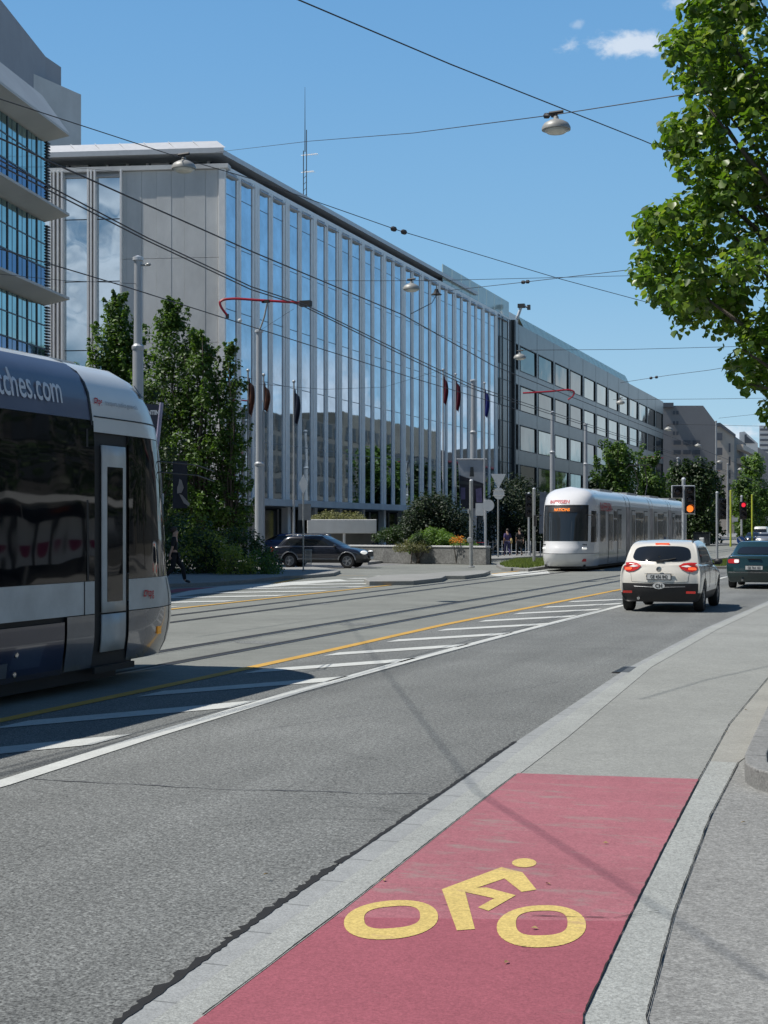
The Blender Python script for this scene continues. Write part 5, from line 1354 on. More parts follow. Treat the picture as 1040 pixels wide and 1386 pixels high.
def limbs(parent, root, tips, r0, zsplit, name='trunk'):
    b = MB(); root = Vector(root); top = root+Vector((0, 0, zsplit))
    b.tube([root, root.lerp(top, .5)+Vector((.03, .02, 0)), top], [r0*1.15, r0*.95, r0*.8], 10); b.build(name, M['bark'], parent, smooth=True)
    for t in tips:
        t = Vector(t); m1 = top.lerp(t, .35)+Vector((random.uniform(-.2, .2), random.uniform(-.2, .2), (t-top).length*.08)); m2 = top.lerp(t, .7)+Vector((random.uniform(-.2, .2), random.uniform(-.2, .2), (t-top).length*.05))
        b = MB(); l = r0*random.uniform(.28, .42); b.tube([top-Vector((0, 0, .2)), m1, m2, t], [l, l*.7, l*.4, l*.12], 6); b.build('limb', M['bark'], parent, smooth=True)

# ---- big linden at the right: crown radius as a function of height, measured on its left outline
bound = [(-180, 1010), (-110, 960), (-40, 930), (0, 925), (30, 903), (60, 888), (90, 896), (110, 925), (130, 945), (150, 915), (172, 880), (200, 872), (222, 900), (250, 935), (262, 930), (282, 872), (300, 842), (345, 846), (382, 844), (402, 880), (418, 905), (438, 985), (462, 975), (490, 964), (515, 992), (545, 1012), (575, 1030), (600, 1075)]
Zt = 18.0; tpx = 1235
tb = base(tpx, Zt)
RT = thing('linden_tree', 'large leafy linden tree hanging in from the right edge over the pavement', 'tree', (tb.x, tb.y, 0))
def rad(py):
    if py <= bound[0][0]: return max(0.2, (tpx-bound[0][1])/F*Zt*(1-(bound[0][0]-py)/160))
    for i in range(len(bound)-1):
        if py <= bound[i+1][0]:
            f = (py-bound[i][0])/(bound[i+1][0]-bound[i][0]); return (tpx-(bound[i][1]*(1-f)+bound[i+1][1]*f))/F*Zt
    return .6
rnd = random.Random(11); cl = []
camdir = math.atan2(-tb.y, -tb.x)
rightv = math.atan2(ST, CT)                # azimuth of image right
for i in range(1050):
    py = rnd.uniform(-300, 598); z = CAMH+(HOR-py)/F*Zt
    az = rnd.uniform(0, 2*math.pi)
    d = abs((az-(rightv+math.pi)+math.pi) % (2*math.pi)-math.pi)      # 0 = left outline
    rr = rad(py); 
    noise = 1.0 if d < .9 else rnd.uniform(.75, 1.05)
    cr_ = rnd.uniform(.16, .34)
    r = max(0.05, rr*noise-cr_*.8)*rnd.uniform(.35, 1)**.5
    if py > 410 and rnd.random() < .25: continue
    if d < 1.2 and r > rr*.6 and rnd.random() < .2: continue
    cl.append(((tb.x+r*math.cos(az), tb.y+r*math.sin(az)*.8, z), cr_))
# sprays on the visible outline
for i in range(330):
    py = rnd.uniform(-60, 596); px = tpx-rad(py)/Zt*F; cr_ = rnd.uniform(.09, .2)
    q = ad(px+cr_*F/Zt*.9+rnd.uniform(0, 90)**1, py, Zt+rnd.uniform(-.9, .9)); cl.append((tuple(q), cr_))
pts, nm = clump_points(cl, 640, .25)
keep = pts[:, 2] > 2.2; pts, nm = pts[keep], nm[keep]
nm[:, 2] += .5; nm[:, 0] -= .2
print('linden leaves', len(pts))
leaf_mesh('crown', pts, .095, LM['linden'], RT, nm, 'heart', droop=1.0)
tips = [c for c, r in cl[-300:] if rnd.random() < .05]+[c for c, r in cl[:500] if rnd.random() < .03]
limbs(RT, (tb.x, tb.y, 0), tips, .2, 2.6)

def tree(name, label, px, Z, prof, lm, leaf, per, n, group=None, squash=.9, seed=1, trunk=.16, cr=(.35, .7), base_h=1.5, x=None):
    """prof: list of (py, half width px) for the crown"""
    rn = random.Random(seed); b0 = base(px, Z); t = thing(name, label, 'tree', (b0.x, b0.y, 0), group=group)
    k = F/Z; cl = []
    ys = [p[0] for p in prof]
    for i in range(n):
        py = rn.uniform(min(ys), max(ys)); w = 0
        for j in range(len(prof)-1):
            if prof[j][0] <= py <= prof[j+1][0]:
                f = (py-prof[j][0])/(prof[j+1][0]-prof[j][0]); w = prof[j][1]*(1-f)+prof[j+1][1]*f
        a = rn.uniform(0, 6.283); r = w/k*rn.uniform(.2, 1)**.5; c = rn.uniform(*cr)*min(1, .35+w/k*.4)
        r = max(0, r-c*.6); z = max(.4, CAMH+(HOR-py)/k)
        r *= .84+.2*math.sin(a*3+z*1.3+seed)
        cl.append(((b0.x+r*math.cos(a), b0.y+r*math.sin(a)*squash, z), c))
        if i % 3 == 0 and w > 0:     # twigs reaching up and out of the outline
            e_ = rn.uniform(.5, 1.0); ro = w/k*rn.uniform(.75, 1.0); zz = z
            for q_ in range(4):
                cc = c*(.42-.07*q_); cl.append(((b0.x+(ro+q_*cc*.7)*math.cos(a), b0.y+(ro+q_*cc*.7)*math.sin(a)*squash, zz+q_*cc*1.3*e_*1.6), cc))
    p_, n_ = clump_points(cl, per*3.4, .3); n_[:, 2] += .4
    leaf_mesh('crown', p_, leaf, lm, t, n_)
    zt_ = CAMH+(HOR-min(ys))/k
    limbs(t, (b0.x, b0.y, 0), [c for c, r in cl if rn.random() < 9/n], trunk, min(base_h, zt_*.4))
    return t
# left group of upright trees (plumed tops made with narrow profiles)
G1 = 'trees on the left between tram and office'
tree('street_tree', 'leftmost of the upright trees beside the concrete end wall', 158, 74, [(398, 5), (415, 18), (440, 30), (480, 42), (540, 52), (650, 52), (740, 30)], LM['mid'], .2, 44, 250, G1, seed=3, cr=(.4, .8))
tree('street_tree', 'tall middle upright tree directly right of the thick near mast', 232, 72, [(408, 6), (425, 18), (450, 32), (480, 42), (520, 50), (600, 56), (700, 50), (745, 30)], LM['mid'], .18, 46, 250, G1, seed=5, cr=(.35, .75))
tree('street_tree', 'slim upright tree between the middle and right trees of its group', 272, 71, [(448, 8), (470, 20), (495, 34), (530, 42), (600, 50), (700, 46), (730, 25)], LM['mid'], .18, 46, 180, G1, seed=7, cr=(.3, .7))
tree('street_tree', 'rightmost upright tree touching the first glass strips of the office', 312, 71, [(468, 6), (490, 18), (520, 24), (560, 28), (620, 30), (690, 36), (735, 22)], LM['mid'], .17, 60, 200, G1, seed=9, cr=(.3, .6))
tree('street_tree', 'dark low tree behind the nose of the near tram', 205, 66, [(520, 20), (600, 40), (700, 46), (750, 30)], LM['dark'], .15, 46, 110, G1, seed=10, cr=(.4, .8))
# bushes below
def bush(name, label, px0, px1, py0, py1, Z, lm, leaf=.08, per=70, n=60, seed=2, dz=1.5, cat='bush', group=None, cr=(.25, .45)):
    rn = random.Random(seed); k = F/Z; c0 = base((px0+px1)/2, Z); t = thing(name, label, cat, (c0.x, c0.y, 0), group=group); cl = []
    for i in range(n):
        u = rn.uniform(-1, 1); w = (px1-px0)/2/k; top = CAMH+(HOR-py0)/k; bot = max(.1, CAMH+(HOR-py1)/k)
        h = bot+(top-bot)*math.sqrt(max(0, 1-u*u*.85))*rn.uniform(.15, 1)
        p = base((px0+px1)/2+u*(px1-px0)/2, Z+rn.uniform(-dz, dz)); c = min(rn.uniform(*cr), (top-bot)*.5)
        cl.append(((p.x, p.y, max(bot, h-c*.7)), c))
    p_, n_ = clump_points(cl, per*4.2, .45); n_[:, 2] += .5
    leaf_mesh('foliage', p_, leaf, lm, t, n_)
    b = MB()
    for i in range(4): c = cl[i*3][0]; b.tube([(c0.x+(c[0]-c0.x)*.3, c0.y, 0), c], [.04, .01], 5)
    b.build('stem', M['bark'], t)
    return t
bush('bush', 'large dark bush on the left behind the tram nose', 200, 300, 690, 792, 57, LM['dark'], .12, 90, 90, 4, 2.0)
bush('bush', 'dark rounded bush beside the base of the tall second mast', 275, 372, 712, 778, 58, LM['dark'], .12, 90, 80, 6, 1.6)
bush('bush', 'yellow green bush at the kerb left of the estate car', 300, 345, 732, 780, 55, LM['yellowgreen'], .09, 110, 40, 8, .7, cr=(.2, .35))
bush('bush', 'green bush with reddish tips nearest to the rear of the estate car', 335, 382, 738, 778, 55.5, LM['mid'], .09, 110, 40, 9, .7, cr=(.2, .35))
bush('bush', 'sunlit olive bush in the middle of the left shrubbery', 245, 318, 705, 760, 56, LM['yellowgreen'], .1, 45, 40, 12, 1.2)
# shrubs in front of the glass office
bush('shrub', 'big dark rounded shrub in front of the glass office', 548, 632, 664, 738, 82, LM['vdark'], .15, 70, 150, 14, 2.4, cr=(.4, .8))
bush('shrub', 'dark tree like shrub behind the give way sign', 655, 745, 640, 750, 105, LM['vdark'], .18, 60, 120, 15, 3, cr=(.5, .9))
bush('hedge', 'bright green clipped hedge above the low stone wall', 558, 616, 713, 741, 78, LM['light'], .1, 220, 90, 16, 1.0, 'hedge', cr=(.25, .4))
bush('hedge', 'dull olive hedge left of the bright green one', 536, 580, 729, 742, 76.5, LM['olive'], .08, 90, 60, 17, .8, 'hedge', cr=(.2, .35))
bush('hedge', 'dark green hedge strip under the big shrub', 508, 600, 708, 728, 81, LM['dark'], .1, 160, 60, 18, .8, 'hedge', cr=(.25, .4))
bush('hedge', 'dark clipped cube of box between olive and bright hedges', 558, 580, 718, 740, 77, LM['dark'], .08, 200, 40, 28, .6, 'hedge', cr=(.2, .3))
bush('flower_bed', 'orange flowers at the right end of the low wall', 611, 630, 724, 732, 75.6, LM['orange'], .07, 70, 26, 19, .3, 'flowers', cr=(.12, .22))
bush('flower_bed', 'leafy green bed below the orange flowers', 610, 650, 730, 744, 76.5, LM['light'], .08, 200, 45, 20, .6, 'flowers', cr=(.15, .25))
# trees further down the street
G2 = 'trees along the street beyond the trams'
tree('street_tree', 'round green tree above the roof of the far tram', 838, 140, [(606, 12), (625, 30), (660, 36), (710, 34)], LM['mid'], .3, 16, 120, G2, seed=21, cr=(.7, 1.3), squash=1)
tree('street_tree', 'darker tree right of the round one above the far tram', 880, 150, [(622, 10), (645, 24), (690, 26), (715, 20)], LM['mid'], .3, 16, 90, G2, seed=22, cr=(.7, 1.2))
tree('street_tree', 'dark tree left of the round one above the far tram', 806, 138, [(650, 10), (675, 22), (715, 24)], LM['dark'], .3, 16, 70, G2, seed=23, cr=(.7, 1.2))
tree('street_tree', 'dark tree behind the amber traffic light', 945, 165, [(622, 12), (650, 24), (700, 30), (735, 26)], LM['dark'], .34, 13, 100, G2, seed=24, cr=(.8, 1.4))
tree('street_tree', 'dark tree just left of the beige apartments', 962, 175, [(640, 10), (665, 16), (715, 18), (738, 14)], LM['dark'], .34, 13, 70, G2, seed=25, cr=(.8, 1.4))
tree('street_tree', 'dark tree between the tram tail and the amber light', 918, 170, [(630, 10), (660, 22), (735, 26)], LM['dark'], .34, 13, 90, G2, seed=26, cr=(.8, 1.4))
tree('street_tree', 'bright green tree by the white block at the right edge', 1024, 230, [(618, 8), (640, 20), (680, 26), (715, 22)], LM['light'], .42, 9, 90, G2, seed=27, cr=(1, 1.7))
tree('street_tree', 'reddish green tree below the bright one at the right edge', 1008, 200, [(650, 8), (675, 18), (720, 20)], LM['mid'], .4, 10, 80, G2, seed=29, cr=(.9, 1.5))
# trees on our side, only mirrored in the near tram
for i, (x_, y_) in enumerate(((9, 25), (10, 36), (9.5, 47), (10, 58))):
    rn = random.Random(i+50); t = thing('linden_tree', 'leafy linden on the near side pavement, %s of the row out of frame' % ['nearest', 'second', 'third', 'farthest'][i], 'tree', (x_, y_, 0), group='lindens on the near pavement')
    cl = []
    for k in range(90):
        a = rn.uniform(0, 6.28); z = rn.uniform(2.4, 10); r = 3.4*math.sqrt(max(0, 1-((z-6)/4.3)**2))*rn.uniform(.3, 1)**.5; cl.append(((x_+r*math.cos(a), y_+r*math.sin(a), z), rn.uniform(.6, 1)))
    p_, n_ = clump_points(cl, 40, .3); leaf_mesh('crown', p_, .28, LM['dark'], t, n_); limbs(t, (x_, y_, 0), [c for c, r in cl[:6]], .18, 2.5)

# raised concrete planter with a tuft of dry grass, low wall
g = base(462, 86)
PL = thing('raised_planter', 'concrete raised planter with a dome of dry grass in front of the office', 'planter', (g.x, g.y, 0))
b = MB(); a0, a1 = base(416, 84), base(510, 84); a2, a3 = base(508, 89), base(420, 90)
k84 = F/84
b.prism([(a0.x, a0.y), (a1.x, a1.y), (a2.x, a2.y), (a3.x, a3.y)], CAMH+(HOR-722)/k84, CAMH+(HOR-703)/k84); b.build('basin', M['concrete'], PL, bevel=.03)
b = MB(); c0, c1 = base(422, 86), base(503, 86); b.prism([(c0.x, c0.y), (c1.x, c1.y), (c1.x-1, c1.y+2.5), (c0.x-1, c0.y+2.5)], 0, CAMH+(HOR-722)/k84); b.build('pedestal', M['concrete_d'], PL)
b = MB(); q = base(466, 84.2); b.tube([(q.x, q.y, .1), (q.x, q.y, CAMH+(HOR-722)/k84)], .08, 8); b.build('pillar', M['alu'], PL)
cl = []
rn = random.Random(5)
for i in range(110):
    u = rn.uniform(-1, 1); p = base(458+u*36, 86.4+rn.uniform(-1.6, 1.6)); zt_ = CAMH+(HOR-703)/k84; cl.append(((p.x, p.y, zt_+(.55)*math.sqrt(1-u**2*.95)*rn.uniform(.1, 1)-.1), .22))
p_, n_ = clump_points(cl, 260, .3); fo = leaf_mesh('grass_tuft', p_, .11, LM['olive'], PL, n_)
g = base(580, 76); LW = thing('low_wall', 'low grey stone wall in front of the hedges', 'wall', (g.x, g.y, 0))
b = MB(); w0, w1 = gp(470, 753), gp(658, 749)
w0 = base(468, 80); w1 = base(658, 74.5)
d = (w1-w0).normalized(); nrm = Vector((-d.y, d.x, 0))
b.prism([(w0.x, w0.y), (w1.x, w1.y), ((w1+nrm*.4).x, (w1+nrm*.4).y), ((w0+nrm*.4).x, (w0+nrm*.4).y)], 0, .85); b.build('wall_stones', ground_mat('wall_stone', (.2, .2, .19), .35, 12, .2, .8, .5), LW, bevel=.02)
b = MB(); v0, v1 = w0-nrm*.04, w1-nrm*.04; b.prism([(v0.x, v0.y), (v1.x, v1.y), ((v1+nrm*.5).x, (v1+nrm*.5).y), ((v0+nrm*.5).x, (v0+nrm*.5).y)], .86, .94); b.build('coping', M['concrete'], LW, bevel=.01)
soilb = MB(); s0, s1 = w0+nrm*.5, w1+nrm*.5; s2_ = base(640, 84); soilb.prism([(s0.x, s0.y), (s1.x, s1.y), (s2_.x, s2_.y), ((s0+nrm*5).x, (s0+nrm*5).y)], 0, .8); struct('planting_soil', soilb, mat('soil', (.06, .07, .03), .95, var=.4))
# ================================================================ poles, lamps, wires, signs, signals, people
M['pole'] = mat('pole_grey_paint', (0.42, 0.44, 0.46), 0.45, .2, var=.07, scale=1.5)
M['galv'] = mat('galvanised_steel', (0.34, 0.35, 0.34), 0.5, .4, var=.15, scale=6)
M['signback'] = mat('sign_back_grey', (0.68, 0.69, 0.69), 0.45, .1, var=.05)
M['redtube'] = mat('red_insulator_tube', (0.38, 0.02, 0.04), 0.35, var=.05)
M['wire'] = mat('wire_dark', (0.03, 0.03, 0.035), 0.6)
M['lampgrey'] = mat('lamp_shade_grey', (0.33, 0.33, 0.31), 0.5, .2, var=.08)
M['lampdif'] = mat('lamp_diffuser', (0.6, 0.6, 0.55), 0.3)
M['sigblack'] = mat('signal_black', (0.012, 0.012, 0.014), 0.35)
M['lens_off'] = mat('dark_lens', (0.03, 0.02, 0.02), 0.25)
M['lens_amber'] = emis('amber_lit', (1, .22, .03), 1.3)
M['lens_red'] = emis('red_lit', (1, .03, .06), 1.0)
M['yelgreen'] = mat('yellow_green_paint', (0.5, 0.55, 0.06), 0.5, var=.08)
M['bluesign'] = mat('blue_sign', (0.02, 0.09, 0.3), 0.4)
def mast(name, label, px, Z, top, r0, r1, collars=(), group='masts carrying the tram wires', cat='mast', cap=True):
    b0 = base(px, Z); zt = CAMH+(HOR-top)/F*Z
    t = thing(name, label, cat, (b0.x, b0.y, 0), group=group)
    b = MB(); zc = (CAMH+(HOR-collars[0])/F*Z) if collars else zt*.4
    b.tube([(b0.x, b0.y, 0), (b0.x, b0.y, zc)], [r0, r0*.96], 16); b.tube([(b0.x, b0.y, zc), (b0.x, b0.y, zt)], [r1*1.03, r1*.9], 16); b.build('shaft', M['pole'], t, autos=True)
    for py in collars:
        z = CAMH+(HOR-py)/F*Z; b = MB(); b.lathe([(r0, z-.1), (r0*1.12, z-.06), (r0*1.12, z+.02), (r1, z+.1)], (b0.x, b0.y, 0), 16); b.build('collar', M['pole'], t, autos=True)
    if cap: b = MB(); b.lathe([(r1*1.3, zt-.06), (r1*1.3, zt+.04), (0, zt+.1)], (b0.x, b0.y, 0), 16); b.build('cap', M['alu_l'], t)
    b = MB(); b.lathe([(r0*1.6, 0.0), (r0*1.6, .14), (r0*1.2, .2)], (b0.x, b0.y, 0), 16); b.build('foot', M['galv'], t)
    return t, b0, zt
m1, p1, z1 = mast('catenary_mast', 'thick pale grey mast rising just behind the near tram', 187, 45, 350, .17, .125, (470,))
b = MB(); b.tube([(p1.x, p1.y, z1-.2), (p1.x+.3, p1.y, z1-.22)], .03, 6); b.blob((p1.x+.36, p1.y, z1-.2), (.08, .08, .05)); b.build('bracket', M['galv'], m1)
m2, p2, z2_ = mast('catenary_mast', 'pale grey mast with red bracket in front of the glass office', 351, 68, 448, .2, .15, (628,))
m3, p3, z3 = mast('catenary_mast', 'pale mast that carries the grey photo banner', 641, 98, 515, .22, .17, (585, 700))
m4, p4, z4 = mast('catenary_mast', 'mast left of the far tram roof with a red bracket', 748, 112, 558, .2, .15, (612,))
m5, p5, z5 = mast('catenary_mast', 'mast standing behind the nose of the far tram', 793, 124, 574, .2, .15, (628,))
m6, p6, z6 = mast('catenary_mast', 'slim mast in front of the round green tree', 863, 150, 620, .18, .14, (668,))
m7, p7, z7 = mast('catenary_mast', 'slim mast left of the amber traffic light', 918, 170, 620, .2, .15, (672,))
m8, p8, z8 = mast('catenary_mast', 'tall thin mast before the beige apartments', 969.5, 230, 570, .17, .14, ())
m9, p9, z9 = mast('catenary_mast', 'small distant mast beyond the small red traffic light', 985, 300, 628, .2, .15, ())
# red curved bracket arms
def arm(parent, pts, Z, r, m=None, name='bracket_arm'):
    v = [ad(x, y, Z) for x, y in pts]
    # round the polyline
    q = []
    for i in range(len(v)-1):
        for k in range(4): q.append(v[i].lerp(v[i+1], k/4))
    q.append(v[-1])
    for _ in range(2): q = [q[0]]+[(q[i-1]+q[i]*2+q[i+1])/4 for i in range(1, len(q)-1)]+[q[-1]]
    b = MB(); b.tube(q, r, 6); return b.build(name, m or M['redtube'], parent)
arm(m2, [(308, 427), (300, 417), (297, 409), (303, 405), (320, 404), (345, 406), (412, 410)], 66, .06)
arm(m2, [(351, 448), (358, 430), (362, 409)], 67, .04, M['galv'])
b = MB(); q = ad(414, 411, 66); b.box(tuple(q), (.5, .3, .25)); q = ad(360, 408, 66); b.box(tuple(q), (.35, .15, .12)); q = ad(308, 428, 66); b.box(tuple(q), (.12, .1, .2)); b.build('clamp', M['rubber'], m2)
b = MB(); b.blob(tuple(ad(325, 434, 66)), (.1, .1, .1)); b.build('insulator', M['tr_white'], m2)
arm(m4, [(769, 541), (776, 536), (778, 530), (770, 527), (745, 530), (708, 532)], 112, .07)
arm(m6, [(863, 622), (880, 618), (898, 620)], 150, .05)
arm(m6, [(863, 640), (858, 616), (840, 613), (826, 616), (815, 622)], 150, .05, M['wire'])
arm(m8, [(945, 636), (960, 638), (975, 637)], 230, .05)
# suspended lamps ------------------------------------------------
def street_lamp(px, py, Z, label, wpx):
    q = ad(px, py, Z); r = wpx/2*Z/F
    t = thing('suspended_lamp', label, 'street lamp', tuple(q), group='lamps hung over the street')
    b = MB(); b.lathe([(r, -.0), (r*1.0, .06*r*3), (r*.85, .22*r*2), (r*.5, .4*r*1.6), (r*.2, .75*r), (r*.16, .95*r), (0, .98*r)], tuple(q), 24); b.build('shade', M['lampgrey'], t, autos=True)
    b = MB(); b.lathe([(0, -.30*r), (r*.6, -.22*r), (r*.93, -.01*r)], tuple(q), 24); b.build('diffuser', M['lampdif'], t, smooth=True)
    b = MB(); b.tube([q+Vector((0, 0, .9*r)), q+Vector((0, 0, 1.25*r))], .03, 6)
    b.tube([q+Vector((-r*.5, 0, 1.2*r)), q+Vector((r*.5, 0, 1.25*r))], .035, 6); b.build('hanger', M['rubber'], t)
    return t
for a in ((753, 176, 30, 'largest hanging lamp, high over the street right of centre', 39), (249, 229, 36, 'hanging lamp in front of the concrete end wall corner', 33), (557, 392, 50, 'hanging lamp in front of the glass strips', 23),
          (704, 485, 76, 'hanging lamp in front of the first windows of the metal office', 17), (840, 546, 100, 'hanging lamp in front of the fourth column of metal office windows', 12), (905, 582, 125, 'hanging lamp at the far end of the metal office', 11),
          (945, 604, 160, 'small hanging lamp before the gabled block', 9), (974, 626, 200, 'small hanging lamp before the beige apartments', 8), (1002, 636, 240, 'small hanging lamp right of the beige apartments', 7), (1024, 645, 260, 'tiny hanging lamp close to the right edge', 6)):
    street_lamp(*a)
q = ad(591, 399, 52); t = thing('line_fitting', 'small dark cap shaped fitting right of the hanging lamp at the glass strips', 'fitting', tuple(q)); b = MB(); b.lathe([(.2, 0), (.1, .08), (.06, .2), (0, .22)], tuple(q), 12); b.tube([q, ad(585, 410, 51), ad(556, 425, 50)], .015, 4); b.build('cap', M['rubber'], t)
# wires -----------------------------------------------------------
def wire(label, pts, r, group=None, m=None, ins=(), sag=0.0):
    v = [Vector(p) for p in pts]
    b = MB(); q = []
    for i in range(len(v)-1):
        for k in range(6):
            f = k/6; p = v[i].lerp(v[i+1], f); p.z -= sag*4*f*(1-f); q.append(p)
    q.append(v[-1]); b.tube(q, r*.72, 5)
    for (i, f) in ins:
        p = v[i].lerp(v[i+1], f); d = (v[i+1]-v[i]).normalized()
        for s in (-.22, .22): b.tube([p+d*(s-.12), p+d*(s-.06), p+d*(s+.06), p+d*(s+.12)], [r, r*4.5, r*4.5, r], 6)
    o = b.build('overhead_wire', m or M['wire'], None); tag(o, label, 'wire', group); return o
def long_wire(label, x, pts, r, y0=-5, y1=330, group=None):
    v = [ax(px, py, x) for px, py in pts]; a = v[0]; d = (v[0]-v[1]); d = d/abs(d.y)
    st = Vector((x, y0, a.z)); en_ = Vector((x, y1, v[-1].z))
    return wire(label, [st]+v+[en_], r, group)
GW = 'running wires above the tracks'
long_wire('upper running wire over the near track', -9.7, [(20, 196), (68, 219), (340, 340), (545, 426), (668, 495)], .016, -5, 300, GW)
long_wire('lower left wire of the close pair over the near track', -9.75, [(0, 217), (200, 322), (340, 388), (412, 412), (560, 484), (640, 522)], .014, -5, 300, GW)
long_wire('lower right wire of the close pair over the near track', -9.55, [(0, 224), (200, 326), (340, 392), (412, 415), (560, 488), (640, 526)], .014, -5, 300, GW)
long_wire('lowest running wire, over the far track', -13.6, [(0, 337), (170, 388), (340, 442), (560, 512), (680, 548)], .016, -5, 300, GW)
GS = 'span wires across the street'
wire('span wire with a lamp crossing in front of the concrete end wall', [ad(-260, 20, 24), ad(0, 134, 29), ad(252, 216, 36), ad(340, 242, 38), ad(540, 312, 42), ad(760, 378, 48), ad(965, 433, 55), ad(1150, 480, 60)], .016, GS, ins=((4, .0),))
wire('topmost wire slanting down from the upper edge to the linden', [ad(250, -70, 15), ad(400, -2, 17), ad(610, 87, 20), ad(870, 190, 26), ad(1000, 245, 30)], .013, GS)
wire('span wire carrying the largest lamp', [ad(292, 206, 86), ad(420, 191, 55), ad(560, 180, 41), ad(753, 155, 30), ad(920, 129, 27), ad(1100, 95, 25)], .014, GS, ins=((2, .97),))
wire('near level wire ending in the linden with two insulators', [ad(600, 394, 70), ad(700, 383, 62), ad(760, 376, 58), ad(862, 364, 52), ad(1050, 335, 45)], .018, GS, ins=((1, .2),))
wire('thin level wire crossing behind the insulators', [ad(440, 380, 50), ad(556, 380, 50), ad(620, 379, 55), ad(860, 373, 60), ad(1060, 366, 62)], .014, GS)
wire('level wire above the first windows of the metal office', [ad(704, 474, 76), ad(850, 473, 78), ad(962, 470, 80), ad(1100, 466, 80)], .018, GS)
wire('wire rising to the right past the end of the metal office roof', [ad(840, 518, 95), ad(905, 508, 92), ad(960, 501, 88), ad(1100, 478, 80)], .02, GS, ins=((0, .7),))
wire('level wire above the far end of the metal office', [ad(830, 541, 110), ad(960, 540, 110), ad(1100, 538, 110)], .02, GS)
wire('thin wire above the beige apartments', [ad(905, 574, 125), ad(1040, 577, 125), ad(1150, 580, 125)], .018, GS)
wire('wire from the thin roof aerial to the linden', [ad(973, 566, 130), ad(1030, 560, 120), ad(1150, 545, 110)], .018, GS)
wire('wire at mast height in front of the glass strips', [ad(351, 520, 66), ad(440, 527, 70), ad(520, 524, 80), ad(600, 500, 90)], .012, GS)
wire('thin wire between the office corner and the first red bracket', [ad(0, 226, 50), ad(90, 226, 60), ad(250, 240, 66), ad(430, 262, 75)][:2]+[ad(160, 232, 62)], .01, GS)
wire('thin wire from the left edge to the thick near mast', [ad(0, 371, 40), ad(90, 380, 42), ad(187, 384, 45)], .01, GS)
wire('steep stay wire from the second mast to the red bracket', [p2+Vector((0, 0, z2_)), ad(398, 418, 66)], .01, GS)
wire('cable passing over the cycle lane above the frame', [Vector((-18, 24, 13.5)), Vector((gp(650, 1078).x-4.2, gp(650, 1078).y-1.95, 7.5)), Vector((gp(1040, 1330).x-4.2, gp(1040, 1330).y-1.95, 7.5)), Vector((2, .5, 7.5))], .0125, GS)
# fallen leaves
for i, (px, py) in enumerate(((724, 1255), (686, 1301), (742, 1195), (1006, 1112), (520, 1190), (820, 1140), (984, 990), (1010, 960), (360, 1182))):
    q = gp(px, py, .04); b = MB(); a = i*1.3; s_ = .018
    b.add([(q.x+s_*math.cos(a), q.y+s_*math.sin(a), .036), (q.x-s_*.5*math.sin(a), q.y+s_*.5*math.cos(a), .045), (q.x-s_*math.cos(a), q.y-s_*math.sin(a), .037), (q.x+s_*.5*math.sin(a), q.y-s_*.5*math.cos(a), .04)], [(0, 1, 2, 3)])
    one('fallen_leaf', b, M['leaflit'] if 'leaflit' in M else M.setdefault('leaflit', mat('dry_leaf', (.35, .24, .1), .8)), 'small dry leaf lying on the red lane or the pavement', 'leaf', 'dry leaves on the ground')
# flags --------------------------------------------------------------
M['flag_dark'] = mat('dark_flag', (0.03, 0.035, 0.06), .7, var=.5, scale=2); M['flag_red'] = mat('red_flag', (0.13, 0.012, 0.025), .7, var=.2); M['flag_blue'] = mat('blue_flag', (0.02, 0.03, 0.2), .7, var=.2)
M['flag_multi'] = mat('patterned_flag', (0.12, 0.05, 0.03), .7, var=.8, scale=2.5)
def flag(px, top, fl, Z, m, label):
    b0 = base(px, Z); zt = CAMH+(HOR-top)/F*Z; t = thing('flagpole', label, 'flag', (b0.x, b0.y, 0), group='flags in front of the glass office')
    b = MB(); b.tube([(b0.x, b0.y, 0), (b0.x, b0.y, zt)], [.07, .045], 8); b.blob((b0.x, b0.y, zt+.06), (.09, .09, .08)); b.build('pole', M['pole'], t)
    h = fl*.85*Z/F; vs = []; nx, nz = 8, 10
    for i in range(nx+1):
        for j in range(nz+1):
            u = i/nx; v = j/nz; w = .34*(.6+.4*math.sin(3*v+.3))
            vs.append((b0.x+u*w+.02, b0.y+.14*math.sin(u*9+v*2)*(.3+u), zt-.25-v*h-u*.5*(1-v*.3)))
    o = mesh_from('flag_cloth', vs, [(i*(nz+1)+j, (i+1)*(nz+1)+j, (i+1)*(nz+1)+j+1, i*(nz+1)+j+1) for i in range(nx) for j in range(nz)], m, t, True, True)
for a in ((336, 503, 55, 72, M['flag_multi'], 'limp patterned flag nearest the trees on the left'), (357, 509, 42, 72, M['flag_multi'], 'limp dark red and yellow flag just right of the second mast'), (398, 518, 52, 74, M['flag_dark'], 'limp dark blue and white flag left of the centre fins'),
          (600, 502, 42, 92, M['flag_red'], 'limp red flag nearest the banner mast on its left'), (617, 508, 46, 94, M['flag_red'], 'limp darker red flag just left of the banner mast'), (656, 520, 42, 96, M['flag_blue'], 'limp blue flag right of the banner mast')):
    flag(*a)
